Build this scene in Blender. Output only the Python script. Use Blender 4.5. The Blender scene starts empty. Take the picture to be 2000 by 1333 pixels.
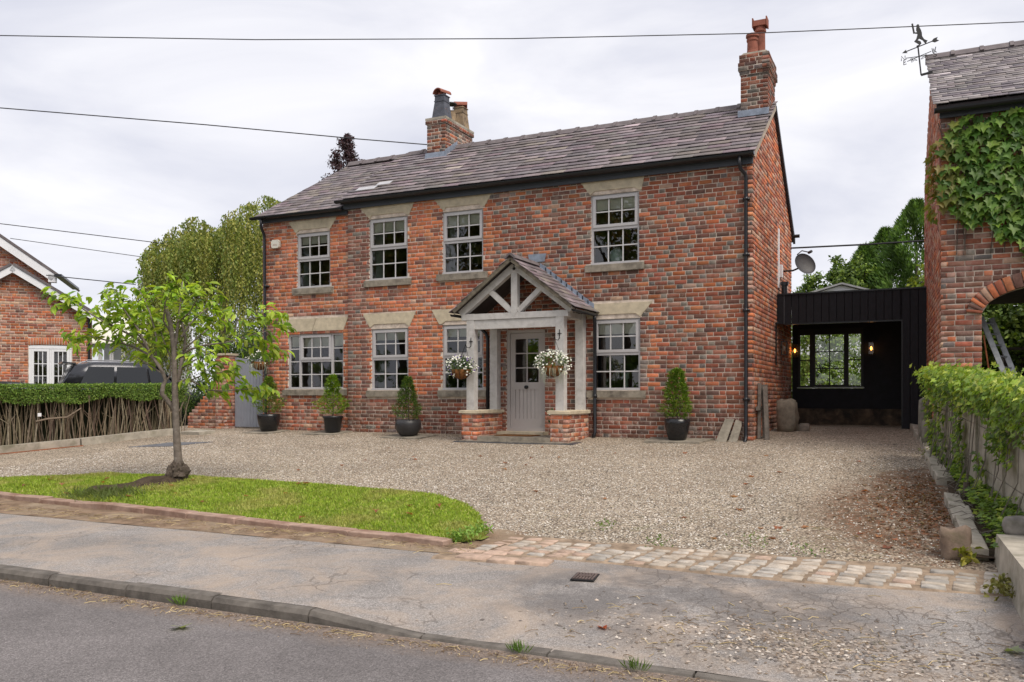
import bpy, math, random
import numpy as np
from mathutils import Vector, Matrix, noise as mnoise
R = math.radians
rnd = random.Random(11)
npr = np.random.default_rng(5)
scene = bpy.context.scene
col = scene.collection

# ---------------------------------------------------------------- camera
FPX, HY, DIST, CZ = 1679.0, 773.0, 15.8, 0.82          # focal length and horizon in photo pixels, distance to facade, eye height
YAW = math.atan(800 / 1679.0)
SN, CS = math.sin(YAW), math.cos(YAW)
cam = bpy.data.cameras.new('camera')
cam.sensor_width = 36.0
cam.lens = 36 * FPX / 2000
cam.shift_y = (HY - 666.5) / 2000
cam.clip_end = 2000
camo = bpy.data.objects.new('camera', cam)
col.objects.link(camo)
camo.location = (0, -DIST, CZ)
camo.rotation_euler = (R(90), 0, YAW)
scene.camera = camo

def ray(x, y):
    r = (x - 1000) / FPX
    return Vector((-SN + r * CS, CS + r * SN, (HY - y) / FPX))
def at(x, y, t):                       # photo pixel at depth t -> world point
    return Vector((0, -DIST, CZ)) + ray(x, y) * t

# ---------------------------------------------------------------- sky, sun, exposure
SUN_EL, SUN_AZ = R(54), R(118)         # azimuth from +Y towards +X: high on the right, a little in front; veiled by cloud
world = bpy.data.worlds.new('World')
scene.world = world
world.use_nodes = True
nt = world.node_tree
nt.nodes.clear()
def wn(t, **k):
    n = nt.nodes.new(t)
    for a, b in k.items(): setattr(n, a, b)
    return n
wo = wn('ShaderNodeOutputWorld'); bg = wn('ShaderNodeBackground')
sky = wn('ShaderNodeTexSky', sky_type='NISHITA', sun_disc=False)
sky.sun_elevation = SUN_EL; sky.sun_rotation = SUN_AZ
tc = wn('ShaderNodeTexCoord'); mp = wn('ShaderNodeMapping'); mp.inputs['Scale'].default_value = (1.1, 1.1, 3.6)
mp.inputs['Rotation'].default_value = (0, 0, R(20))
n1 = wn('ShaderNodeTexNoise'); n1.inputs['Scale'].default_value = 2.2; n1.inputs['Detail'].default_value = 7; n1.inputs['Roughness'].default_value = .52
n1.inputs['Distortion'].default_value = .5
cr = wn('ShaderNodeValToRGB')
cr.color_ramp.elements[0].position = .30; cr.color_ramp.elements[0].color = (5.5, 5.65, 6.6, 1)
cr.color_ramp.elements[1].position = .66; cr.color_ramp.elements[1].color = (8.9, 8.8, 9.05, 1)
mx = wn('ShaderNodeMixRGB'); mx.inputs[0].default_value = .94
nt.links.new(tc.outputs['Generated'], mp.inputs[0]); nt.links.new(mp.outputs[0], n1.inputs['Vector'])
nt.links.new(n1.outputs['Fac'], cr.inputs[0]); nt.links.new(sky.outputs[0], mx.inputs[1]); nt.links.new(cr.outputs[0], mx.inputs[2])
nt.links.new(mx.outputs[0], bg.inputs[0]); bg.inputs[1].default_value = .1
nt.links.new(bg.outputs[0], wo.inputs[0])
sl = bpy.data.lights.new('sun', 'SUN'); sl.energy = 2.6; sl.angle = R(35); sl.color = (1, .91, .79)
so = bpy.data.objects.new('sun', sl); col.objects.link(so)
sd = Vector((math.sin(SUN_AZ) * math.cos(SUN_EL), math.cos(SUN_AZ) * math.cos(SUN_EL), math.sin(SUN_EL)))
so.rotation_euler = sd.to_track_quat('Z', 'Y').to_euler()
so.location = (10, 20, 40)
vs = scene.view_settings
vs.view_transform = 'Standard'; vs.look = 'None'; vs.gamma = 1; vs.exposure = .30; vs.use_curve_mapping = False

# ---------------------------------------------------------------- helpers
ORG = {}
def org(o):
    return ORG.get(o.name, Vector((0, 0, 0))) if o else Vector((0, 0, 0))
def thing(name, label, cat, loc=(0, 0, 0), group=None, kind=None):
    o = bpy.data.objects.new(name, None); col.objects.link(o)
    o.empty_display_size = .1
    o.location = loc; ORG[o.name] = Vector(loc)
    return tag(o, label, cat, group, kind)
def tag(o, label=None, cat=None, group=None, kind=None):
    if label: o['label'] = label
    if cat: o['category'] = cat
    if group: o['group'] = group
    if kind: o['kind'] = kind
    return o
def link(name, me, parent=None, loc=None):
    o = bpy.data.objects.new(name, me); col.objects.link(o)
    o.parent = parent
    w = Vector(loc) if loc is not None else org(parent)
    o.location = w - org(parent); ORG[o.name] = w
    return o
class MB:
    def __init__(s): s.v = []; s.f = []; s.c = []
    def add(s, vs, fs, c=None):
        b = len(s.v); s.v += [tuple(p) for p in vs]
        for q in fs:
            s.f.append([b + i for i in q]); s.c.append(c)
        return s
    def box(s, x0, x1, y0, y1, z0, z1, c=None):
        return s.add([(x, y, z) for z in (z0, z1) for y in (y0, y1) for x in (x0, x1)],
              [(0, 2, 3, 1), (4, 5, 7, 6), (0, 1, 5, 4), (2, 6, 7, 3), (0, 4, 6, 2), (1, 3, 7, 5)], c)
    def obox(s, p, ux, uy, uz, c=None):    # centre and three half vectors
        p = Vector(p); ux, uy, uz = Vector(ux), Vector(uy), Vector(uz)
        return s.add([p + a * ux + b * uy + d * uz for d in (-1, 1) for b in (-1, 1) for a in (-1, 1)],
              [(0, 2, 3, 1), (4, 5, 7, 6), (0, 1, 5, 4), (2, 6, 7, 3), (0, 4, 6, 2), (1, 3, 7, 5)], c)
    def bar(s, a, b, w, d, c=None, up=(0, 0, 1)):   # a beam from a to b, w wide (sideways) and d deep (up-ish)
        a, b = Vector(a), Vector(b); t = (b - a); L = t.length; t.normalize()
        u = Vector(up)
        if abs(t.dot(u)) > .95: u = Vector((0, 1, 0))
        sd_ = t.cross(u).normalized(); u = sd_.cross(t).normalized()
        return s.obox((a + b) / 2, t * L / 2, sd_ * w / 2, u * d / 2, c)
    def prism(s, poly, ext, c=None):
        n = len(poly); e = Vector(ext); p = [Vector(q) for q in poly]
        return s.add(p + [q + e for q in p], [tuple(range(n))[::-1], tuple(range(n, 2 * n))] + [(i, (i + 1) % n, n + (i + 1) % n, n + i) for i in range(n)], c)
    def tube(s, pts, rad, n=8, c=None):
        pts = [Vector(p) for p in pts]
        if not hasattr(rad, '__len__'): rad = [rad] * len(pts)
        vs_, fs = [], []
        pu = None
        for i, p in enumerate(pts):
            t = (pts[min(i + 1, len(pts) - 1)] - pts[max(i - 1, 0)]).normalized()
            if pu is None:
                pu = t.orthogonal().normalized()
            else:
                pu = (pu - t * pu.dot(t))
                pu = pu.normalized() if pu.length > 1e-5 else t.orthogonal().normalized()
            w = t.cross(pu)
            for k in range(n):
                a = 2 * math.pi * k / n
                vs_.append(p + (pu * math.cos(a) + w * math.sin(a)) * rad[i])
        for i in range(len(pts) - 1):
            for k in range(n):
                fs.append((i * n + k, i * n + (k + 1) % n, (i + 1) * n + (k + 1) % n, (i + 1) * n + k))
        fs.append(tuple(range(n))[::-1]); fs.append(tuple((len(pts) - 1) * n + k for k in range(n)))
        return s.add(vs_, fs, c)
    def lathe(s, prof, ctr, n=20, c=None, sq=False):
        cx, cy, cz = ctr; vs_, fs = [], []
        for r, z in prof:
            for k in range(n):
                a = 2 * math.pi * (k + .5) / n
                vs_.append((cx + r * math.cos(a), cy + r * math.sin(a), cz + z))
        for i in range(len(prof) - 1):
            for k in range(n):
                fs.append((i * n + k, i * n + (k + 1) % n, (i + 1) * n + (k + 1) % n, (i + 1) * n + k))
        fs.append(tuple(range(n))[::-1]); fs.append(tuple((len(prof) - 1) * n + k for k in range(n)))
        return s.add(vs_, fs, c)
    def build(s, name, mat, parent=None, smooth=False, loc=None):
        o_ = Vector(loc) if loc is not None else org(parent)
        me = bpy.data.meshes.new(name)
        me.from_pydata([(x - o_.x, y - o_.y, z - o_.z) for x, y, z in s.v], [], s.f)
        if any(c is not None for c in s.c):
            a = me.attributes.new('Col', 'FLOAT_COLOR', 'FACE')
            a.data.foreach_set('color', np.array([(list(c) + [1]) if c is not None else [.5, .5, .5, 1] for c in s.c], dtype=np.float32).ravel())
        me.materials.append(mat)
        if smooth: me.polygons.foreach_set('use_smooth', [True] * len(me.polygons))
        me.update()
        return link(name, me, parent, o_)
def npmesh(name, V, F, C, mat, smooth=False):
    """V (n,3); F (m,k) faces of equal size; C (m,3) face colours or None"""
    me = bpy.data.meshes.new(name)
    V = np.asarray(V, np.float32); F = np.asarray(F, np.int32); m, k = F.shape
    me.vertices.add(len(V)); me.vertices.foreach_set('co', V.ravel())
    me.loops.add(m * k); me.loops.foreach_set('vertex_index', F.ravel())
    me.polygons.add(m)
    me.polygons.foreach_set('loop_start', np.arange(m, dtype=np.int32) * k)
    me.polygons.foreach_set('loop_total', np.full(m, k, np.int32))
    if smooth: me.polygons.foreach_set('use_smooth', np.ones(m, bool))
    if C is not None:
        a = me.attributes.new('Col', 'FLOAT_COLOR', 'FACE')
        a.data.foreach_set('color', np.hstack([np.asarray(C, np.float32), np.ones((m, 1), np.float32)]).ravel())
    me.materials.append(mat)
    me.update(calc_edges=True)
    return me

# ---------------------------------------------------------------- materials
class NT:
    def __init__(s, name):
        s.m = bpy.data.materials.new(name); s.m.use_nodes = True; s.t = s.m.node_tree
        s.b = s.t.nodes['Principled BSDF']; s.o = s.t.nodes['Material Output']
        s.pos = s.n('ShaderNodeNewGeometry').outputs['Position']
    def n(s, t, **k):
        x = s.t.nodes.new(t)
        for a, b in k.items(): setattr(x, a, b)
        return x
    def l(s, a, b): s.t.links.new(a, b)
    def noise(s, sc, det=4, rough=.55, dist=0, vec=None):
        x = s.n('ShaderNodeTexNoise'); x.inputs['Scale'].default_value = sc; x.inputs['Detail'].default_value = det
        x.inputs['Roughness'].default_value = rough; x.inputs['Distortion'].default_value = dist
        s.l(vec or s.pos, x.inputs['Vector']); return x.outputs['Fac']
    def vor(s, sc, feat='F1', vec=None, rnd_=1):
        x = s.n('ShaderNodeTexVoronoi', feature=feat); x.inputs['Scale'].default_value = sc
        x.inputs['Randomness'].default_value = rnd_
        s.l(vec or s.pos, x.inputs['Vector']); return x
    def ramp(s, fac, els, interp='LINEAR'):
        x = s.n('ShaderNodeValToRGB'); e = x.color_ramp.elements; x.color_ramp.interpolation = interp
        while len(e) < len(els): e.new(.5)
        for i, (p, c) in enumerate(els):
            e[i].position = p
            e[i].color = (c, c, c, 1) if not hasattr(c, '__len__') else (*c, 1)
        s.l(fac, x.inputs[0]); return x.outputs[0]
    def mix(s, fac, a, b, mode='MIX'):
        x = s.n('ShaderNodeMixRGB', blend_type=mode)
        for i, q in ((0, fac), (1, a), (2, b)):
            if hasattr(q, 'is_linked'): s.l(q, x.inputs[i])
            elif i == 0: x.inputs[0].default_value = q
            else: x.inputs[i].default_value = (*q, 1) if hasattr(q, '__len__') else (q, q, q, 1)
        return x.outputs[0]
    def math(s, op, a, b=0.0, clamp=False):
        x = s.n('ShaderNodeMath', operation=op, use_clamp=clamp)
        for i, q in ((0, a), (1, b)):
            if hasattr(q, 'is_linked'): s.l(q, x.inputs[i])
            else: x.inputs[i].default_value = q
        return x.outputs[0]
    def blob(s, p, r):         # 1 in the middle of a patch of the ground, 0 at radius r (radius per axis)
        mp_ = s.n('ShaderNodeVectorMath', operation='SUBTRACT'); s.l(s.pos, mp_.inputs[0]); mp_.inputs[1].default_value = p
        dv = s.n('ShaderNodeVectorMath', operation='DIVIDE'); s.l(mp_.outputs[0], dv.inputs[0]); dv.inputs[1].default_value = r
        ln = s.n('ShaderNodeVectorMath', operation='LENGTH'); s.l(dv.outputs[0], ln.inputs[0])
        return s.math('SUBTRACT', 1.0, ln.outputs['Value'], True)
    def bump(s, h, strength=.3, dist=.01, prev=None):
        x = s.n('ShaderNodeBump'); x.inputs['Strength'].default_value = strength; x.inputs['Distance'].default_value = dist
        s.l(h, x.inputs['Height'])
        if prev is not None: s.l(prev, x.inputs['Normal'])
        return x.outputs[0]
    def fin(s, c=None, rough=.8, nrm=None, spec=.3, metal=0):
        if c is not None:
            if hasattr(c, 'is_linked'): s.l(c, s.b.inputs['Base Color'])
            else: s.b.inputs['Base Color'].default_value = (*c, 1)
        if hasattr(rough, 'is_linked'): s.l(rough, s.b.inputs['Roughness'])
        else: s.b.inputs['Roughness'].default_value = rough
        s.b.inputs['Specular IOR Level'].default_value = spec; s.b.inputs['Metallic'].default_value = metal
        if nrm is not None: s.l(nrm, s.b.inputs['Normal'])
        return s.m
def pmat(name, c=None, rough=.8, var=.2, vs_=6, bump=.25, bs=70, spec=.3, metal=0, bd=.006, tint=None):
    """plain procedural material; c None takes the piece's own colour attribute"""
    m = NT(name)
    if c is None:
        a = m.n('ShaderNodeAttribute', attribute_name='Col'); base = a.outputs['Color']
    else:
        base = m.mix(0, c, c)
    k = m.ramp(m.noise(vs_, 5, .6), [(.3, 1 - var), (.7, 1 + var)])
    base = m.mix(1, base, k, 'MULTIPLY')
    if tint:                       # blotches of another colour: stains, lichen
        tcol, tscale, lo, hi, amt = tint
        base = m.mix(m.math('MULTIPLY', m.ramp(m.noise(tscale, 6, .65, .3), [(lo, 0.0), (hi, 1.0)]), amt), base, tcol)
    nb = m.bump(m.noise(bs, 4, .6), bump, bd) if bump else None
    return m.fin(base, rough, nb, spec, metal)
def leafmat(name, trans=.35, rough=.5):
    m = NT(name)
    a = m.n('ShaderNodeAttribute', attribute_name='Col').outputs['Color']
    base = m.mix(1, a, m.ramp(m.noise(9, 3), [(.3, .75), (.7, 1.25)]), 'MULTIPLY')
    m.fin(base, rough, None, .35)
    tr = m.n('ShaderNodeBsdfTranslucent'); m.l(m.mix(1, base, (1.25, 1.3, .55), 'MULTIPLY'), tr.inputs[0])
    ms = m.n('ShaderNodeMixShader'); ms.inputs[0].default_value = trans
    m.l(m.b.outputs[0], ms.inputs[1]); m.l(tr.outputs[0], ms.inputs[2]); m.l(ms.outputs[0], m.o.inputs[0])
    return m.m
def glassmat(name, tint=(.9, .93, .92), ior=1.75):
    m = NT(name)
    fr = m.n('ShaderNodeFresnel'); fr.inputs[0].default_value = ior
    g = m.n('ShaderNodeBsdfGlossy'); g.inputs['Roughness'].default_value = .004
    nb = m.bump(m.noise(2.5, 2), .03, .02); m.l(nb, g.inputs['Normal'])
    t = m.n('ShaderNodeBsdfTransparent'); t.inputs[0].default_value = (*tint, 1)
    ms = m.n('ShaderNodeMixShader'); m.l(fr.outputs[0], ms.inputs[0]); m.l(t.outputs[0], ms.inputs[1]); m.l(g.outputs[0], ms.inputs[2])
    m.l(ms.outputs[0], m.o.inputs[0]); return m.m
def emit(name, c, st):
    m = NT(name); e = m.n('ShaderNodeEmission'); e.inputs[0].default_value = (*c, 1); e.inputs[1].default_value = st
    m.l(e.outputs[0], m.o.inputs[0]); return m.m

M = {}
def brickmat(name):
    m = NT(name)
    a = m.n('ShaderNodeAttribute', attribute_name='Col').outputs['Color']
    c = m.mix(1, a, m.ramp(m.noise(14, 6, .65), [(.28, .72), (.72, 1.28)]), 'MULTIPLY')
    c = m.mix(1, c, m.ramp(m.noise(.55, 5, .6), [(.3, .80), (.7, 1.16)]), 'MULTIPLY')                                    # broad weathering
    c = m.mix(m.math('MULTIPLY', m.ramp(m.noise(3.1, 8, .75, .4), [(.5, 0.0), (.74, 1.0)]), .5), c, (.46, .37, .31))     # smeared mortar, lime bloom
    c = m.mix(m.math('MULTIPLY', m.ramp(m.noise(38, 4, .7), [(.62, 0.0), (.72, 1.0)]), .45), c, (.06, .045, .04))      # soot specks
    c = m.mix(m.math('MULTIPLY', m.ramp(m.noise(55, 3, .6), [(.7, 0.0), (.76, 1.0)]), .5), c, (.55, .5, .46))
    sp = m.n('ShaderNodeSeparateXYZ'); m.l(m.pos, sp.inputs[0])                                                          # salts drawn up from the ground
    salt = m.math('MULTIPLY', m.ramp(m.noise(7, 7, .75, .5), [(.53, 0.0), (.66, 1.0)]), m.ramp(m.math('ADD', sp.outputs[2], m.math('MULTIPLY', m.noise(1.3, 3), .5)), [(.35, .75), (.95, 0.0)]))
    c = m.mix(salt, c, (.56, .50, .46))
    n = m.bump(m.noise(45, 6, .7), .5, .008)
    return m.fin(c, .9, n, .2)
M['brick'] = brickmat('brick')
M['mortar'] = pmat('mortar', (.64, .55, .47), .95, .25, 8, .5, 90, .1, tint=((.22, .165, .13), 3, .5, .7, .7))
M['stone'] = pmat('sandstone', (.53, .46, .34), .9, .2, 7, .35, 60, .2, tint=((.20, .165, .12), 2.2, .58, .78, .6))
M['sill'] = pmat('sill_stone', (.27, .24, .195), .9, .3, 9, .4, 60, .2, tint=((.07, .06, .05), 4, .5, .75, .8))
M['slate'] = pmat('slate', None, .68, .25, 7, .45, 40, .25, tint=((.36, .33, .33), 5, .62, .78, .45))
M['ridge'] = pmat('ridge_tile', (.15, .13, .135), .8, .25, 6, .4, 50, .3, tint=((.3, .29, .25), 6, .6, .75, .5))
M['roofdeck'] = pmat('roof_deck', (.06, .05, .05), .9)
M['frame'] = pmat('painted_frame_grey', (.47, .46, .47), .45, .05, 3, .05, 80, .4)
M['doorpaint'] = pmat('door_paint', (.46, .43, .42), .5, .05, 3, .05, 80, .4)
M['bar'] = pmat('glazing_bar', (.58, .57, .57), .45, .04, 3, .03, 80, .4)
M['black'] = pmat('black_plastic', (.012, .013, .017), .32, .15, 5, .06, 60, .5)
M['fascia'] = pmat('fascia_blue_black', (.05, .058, .072), .5, .12, 4, .08, 60, .4)
M['glass'] = glassmat('window_glass', (.9, .93, .92), 1.95)
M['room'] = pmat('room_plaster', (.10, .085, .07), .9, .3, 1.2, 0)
M['blind'] = pmat('blind_cream', (.86, .84, .72), .9, .08, 4, .1, 60)
M['curtain'] = pmat('curtain_sage', (.42, .47, .42), .9, .15, 4, .1, 40)
M['oak'] = pmat('limed_timber', (.53, .515, .50), .75, .12, 9, .35, 55, .25, tint=((.30, .28, .26), 5, .5, .75, .6))
M['lead'] = pmat('lead', (.25, .29, .355), .5, .25, 9, .2, 40, .5, .3)
M['terra'] = pmat('terracotta', (.27, .10, .07), .85, .25, 7, .3, 50, .2, tint=((.08, .06, .05), 5, .55, .75, .7))
M['potcream'] = pmat('cream_clay', (.30, .22, .14), .85, .3, 9, .3, 50, .2, tint=((.06, .05, .05), 6, .45, .7, .8))
M['potblue'] = pmat('blue_clay', (.075, .08, .10), .6, .3, 9, .3, 40, .4, tint=((.34, .15, .07), 5, .62, .72, .7))
M['blacktimber'] = pmat('black_timber', (.0085, .0085, .0125), .6, .35, 9, .35, 60, .3)
M['gateblue'] = pmat('gate_paint', (.29, .31, .36), .55, .06, 4, .1, 40, .35)
M['white'] = pmat('white_paint', (.78, .79, .82), .5, .04, 4, .03, 60, .4)
M['cream'] = pmat('cream_paint', (.68, .66, .58), .7, .08, 3, .1, 50)
M['concrete'] = pmat('concrete', (.38, .345, .29), .92, .25, 5, .5, 60, .2, tint=((.12, .12, .07), 3, .5, .7, .6))
M['kerbstone'] = pmat('kerb_concrete', (.155, .14, .125), .92, .25, 9, .7, 120, .2, tint=((.05, .045, .042), 6, .45, .7, .6))
M['sett'] = pmat('granite_sett', None, .85, .28, 13, .8, 40, .25, tint=((.34, .26, .19), 7, .5, .7, .6))
M['rock'] = pmat('field_stone', None, .92, .3, 9, .7, 35, .2, tint=((.10, .11, .05), 5, .55, .75, .6))
M['glazepot'] = pmat('black_glaze', (.012, .012, .014), .22, .3, 5, .04, 40, .5)
M['greypot'] = pmat('grey_glaze', (.035, .034, .037), .42, .25, 6, .08, 40, .45)
M['soil'] = pmat('soil', (.075, .055, .04), .95, .4, 14, 1, 60, .1, bd=.02)
M['bark'] = pmat('cherry_bark', (.175, .145, .125), .8, .3, 18, .6, 40, .25, tint=((.32, .30, .27), 9, .55, .7, .5))
M['darkbark'] = pmat('dark_bark', (.10, .08, .065), .9, .35, 14, .9, 30, .2, bd=.02)
M['stems'] = pmat('hedge_stems', None, .85, .25, 16, .4, 50, .2)
M['leaf'] = leafmat('leaf', .38, .45)
M['fleaf'] = leafmat('foliage', .28, .6)
M['petal'] = leafmat('petal', .25, .7)
M['coir'] = pmat('coir_liner', (.20, .09, .035), .95, .4, 22, 1, 60, .1)
M['iron'] = pmat('black_iron', (.012, .012, .013), .5, .2, 8, .15, 60, .4)
M['wire'] = pmat('cable', (.03, .03, .035), .6, 0, 1, 0)
M['mat'] = pmat('doormat', (.17, .085, .04), 1, .3, 30, 1, 200, .05)
M['zinc'] = pmat('zinc', (.30, .31, .31), .45, .25, 12, .15, 40, .5, .6)
M['dish'] = pmat('dish_grey', (.045, .045, .05), .5, .1, 4, .05, 60, .4)
M['rust'] = pmat('rusty_red', (.24, .085, .04), .9, .4, 9, .6, 30, .2)
M['oldwood'] = pmat('weathered_wood', (.20, .175, .15), .85, .35, 10, .7, 40, .2, tint=((.06, .05, .045), 5, .5, .7, .6))
M['carpaint'] = pmat('car_paint_grey', (.05, .052, .06), .18, .03, 2, 0, 60, .6, .5)
M['carblack'] = pmat('car_paint_black', (.012, .012, .014), .25, .03, 2, 0, 60, .6, .2)
M['softtop'] = pmat('soft_top', (.018, .018, .02), .9, .15, 6, .3, 150)
M['carglass'] = pmat('car_glass', (.012, .014, .016), .05, 0, 1, 0, 60, .6)
M['tyre'] = pmat('tyre', (.02, .02, .02), .9)
M['silver'] = pmat('silver', (.5, .5, .52), .3, .05, 5, 0, 60, .5, .8)
M['lamp'] = emit('lamp_filament', (1, .36, .06), 6)
M['lampglass'] = glassmat('lamp_glass', (.95, .9, .8), 1.45)

# ---------------------------------------------------------------- pieces: bricks, slates, setts ...
_pm = {}
CAMP = Vector((0, -DIST, CZ))
def piece_mesh(name, dims, c, ch, mat):
    key = (name, tuple(round(d, 2) for d in dims), tuple(round(q, 3) for q in c), mat.name)
    if key not in _pm:
        x, y, z = (max(round(d, 2), .02) / 2 for d in dims) if name != 'slate' else (dims[0] / 2, dims[1] / 2, dims[2] / 2)
        V, F = piece_vf(x, y, z, ch)
        _pm[key] = npmesh(name, V, F, np.tile(c, (len(F), 1)), mat)
    return _pm[key]
def piece_vf(x, y, z, ch):
    c = min(ch, x * .4, y * .4)
    V = [(-x, -y, -z), (x, -y, -z), (x, y, -z), (-x, y, -z), (-x, -y, z - c), (x, -y, z - c), (x, y, z - c), (-x, y, z - c),
         (-x + c, -y + c, z), (x - c, -y + c, z), (x - c, y - c, z), (-x + c, y - c, z)]
    F = [(8, 9, 10, 11)]
    for i in range(4):
        j = (i + 1) % 4
        F += [(4 + i, 4 + j, 8 + j, 8 + i), (i, j, 4 + j, 4 + i)]
    return np.array(V), np.array(F)
def inview(p):
    d = Vector(p) - CAMP
    z = -SN * d.x + CS * d.y
    if z < .5: return 0
    px = 1000 + FPX * (CS * d.x + SN * d.y) / z; py = HY - FPX * d.z / z
    return z if (-20 < px < 2020 and -20 < py < 1353) else 0
def pieces(parent, items, mat, name, limit=300, ch=.004, rest='brickwork', jit=0):
    """items: (4x4 world matrix, (lx,ly,lz), colour). The ones that show largest become objects, the rest one mesh."""
    sc_ = []
    for i, (m, d, c) in enumerate(items):
        z = inview(m.translation)
        sc_.append(((d[0] * d[1] / (z * z)) if z else 0, i))
    sc_.sort(reverse=True)
    solo = set(i for s_, i in sc_[:limit] if s_ > 0)
    Vs, Fs, Cs, b = [], [], [], 0
    po = org(parent)
    for i, (m, d, c) in enumerate(items):
        if i in solo:
            me = piece_mesh(name, d, c, ch, mat)
            o = bpy.data.objects.new(name, me); col.objects.link(o); o.parent = parent
            mm = m.copy(); mm.translation = m.translation - po
            o.matrix_local = mm
        else:
            V, F = piece_vf(d[0] / 2, d[1] / 2, d[2] / 2, ch)
            A = np.array(m)
            Vs.append(V @ A[:3, :3].T + A[:3, 3]); Fs.append(F + b); Cs.append(np.tile(c, (len(F), 1))); b += len(V)
    if Vs:
        V = np.vstack(Vs) - np.array(po)
        me = npmesh(rest, V, np.vstack(Fs), np.vstack(Cs), mat)
        o = link(rest, me, parent)
        o['kind'] = 'stuff'
def frame_m(p, u, v, n):
    m = Matrix.Identity(4)
    for i, a in enumerate((u, v, n)):
        for k in range(3): m[k][i] = a[k]
    m.translation = Vector(p)
    return m
CG = .0825
def brick_items(O, u, length, z0, z1, holes=(), colf=None, top=None, depth=.1, proud=.0, phase=0., bond='flemish', u0=0.):
    """courses of bricks on a vertical plane: O origin (z ignored), u direction along it, outward normal = u x z"""
    u = Vector(u).normalized(); O = Vector((O[0], O[1], 0)); n = u.cross(Vector((0, 0, 1)))
    out = []
    k = 0
    z = z0
    while z < z1 - .03:
        h = CG - .0135
        zc = z + CG / 2
        iv = [(u0, length)]
        if top:                     # gable: keep the part under the slope
            a, b = top(zc + .03)
            if b - a < .08: break
            iv = [(max(u0, a), min(length, b))]
        for ho in holes:
            h0, h1, fa, fb = ho
            if h0 - .02 < zc < h1 + .02:
                a, b = (fa(zc), fb(zc)) if callable(fa) else (fa, fb)
                nv = []
                for p, q in iv:
                    if b <= p or a >= q: nv.append((p, q)); continue
                    if a > p: nv.append((p, a))
                    if b < q: nv.append((b, q))
                iv = nv
        x = -.4 + phase + ((.17 if k % 2 else 0) if bond == 'flemish' else (.115 if k % 2 else 0))
        st = 0
        wob = .006 * math.sin(k * 1.7)
        while x < length:
            w = (.23 if (st % 2 == 0) else .108) if bond == 'flemish' else (.228 if (k % 4) else .108)
            w += rnd.uniform(-.008, .008)
            for p, q in iv:
                a, b = max(x, p), min(x + w, q)
                if b - a > .035:
                    if p - .06 < a < p + .035: a = p
                    if q - .035 < b < q + .06: b = q
                    c = colf((a + b) / 2, zc, b - a > .16)
                    ctr = O + u * ((a + b) / 2) + n * (proud - depth / 2 + rnd.uniform(-.003, .003)) + Vector((0, 0, zc + wob * math.sin(x * 1.3) * .6 + rnd.uniform(-.002, .002)))
                    ti = rnd.uniform(-.012, .012)
                    uu = (u + Vector((0, 0, ti))).normalized(); vv = n.cross(uu)
                    out.append((frame_m(ctr, uu, vv, n), (b - a, h + rnd.uniform(-.004, .003), depth), c))
            x += w + .0135
            st += 1
        z += CG; k += 1
    return out
def pal(cs, n=5, v=.16):
    o = []
    for c in cs:
        for i in range(n):
            f = 1 + rnd.uniform(-v, v)
            o.append(tuple(max(0, q * f * (1 + rnd.uniform(-.06, .06))) for q in c))
    return o
P_OR = pal([(.50, .165, .075), (.44, .15, .072), (.52, .195, .10)])
P_RD = pal([(.365, .125, .075), (.32, .112, .07), (.40, .14, .085)])
P_DK = pal([(.21, .105, .077), (.24, .115, .08), (.165, .092, .075)])
P_GR = pal([(.23, .195, .17), (.18, .155, .14), (.27, .225, .19)])
P_PU = pal([(.25, .12, .092), (.205, .105, .085), (.285, .13, .095)])
P_PK = pal([(.42, .23, .17), (.48, .30, .23)])
def choose(*wp):
    r = rnd.random() * sum(w for w, _ in wp)
    for w, p in wp:
        r -= w
        if r <= 0: return rnd.choice(p)
    return rnd.choice(wp[0][1])

# ---------------------------------------------------------------- leaves
def leaf_shape(kind):
    if kind == 'quad':
        return np.array([(0, 0, 0), (.5, -.5, .06), (1, 0, -.05), (.5, .5, .06)]), np.array([(0, 1, 2, 3)])
    if kind == 'leaf':
        V = [(0, 0, 0), (.28, -.36, .07), (.28, 0, -.02), (.28, .36, .07), (.65, -.36, .03), (.65, 0, -.08), (.65, .36, .03), (1, 0, -.24)]
        F = [(0, 1, 2, 2), (0, 2, 3, 3), (1, 4, 5, 2), (2, 5, 6, 3), (4, 7, 5, 5), (5, 7, 6, 6)]
        T = []
        for f in F:
            T.append((f[0], f[1], f[2]))
            if f[3] != f[2]: T.append((f[0], f[2], f[3]))
        return np.array(V), np.array(T)
    if kind == 'ivy':
        V = [(.25, 0, -.03), (0, -.08, 0), (-.08, -.38, .05), (.3, -.3, .03), (.45, -.52, .08), (.6, -.2, .02), (1, 0, -.12), (.6, .2, .02), (.45, .52, .08), (.3, .3, .03), (-.08, .38, .05), (0, .08, 0)]
        return np.array(V), np.array([(0, i, i + 1) for i in range(1, 11)])
def leaf_frames(D, N):
    D = D / np.maximum(np.linalg.norm(D, axis=1, keepdims=True), 1e-6)
    S = np.cross(N, D); S /= np.maximum(np.linalg.norm(S, axis=1, keepdims=True), 1e-6)
    U = np.cross(D, S)
    return D, S, U
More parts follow.
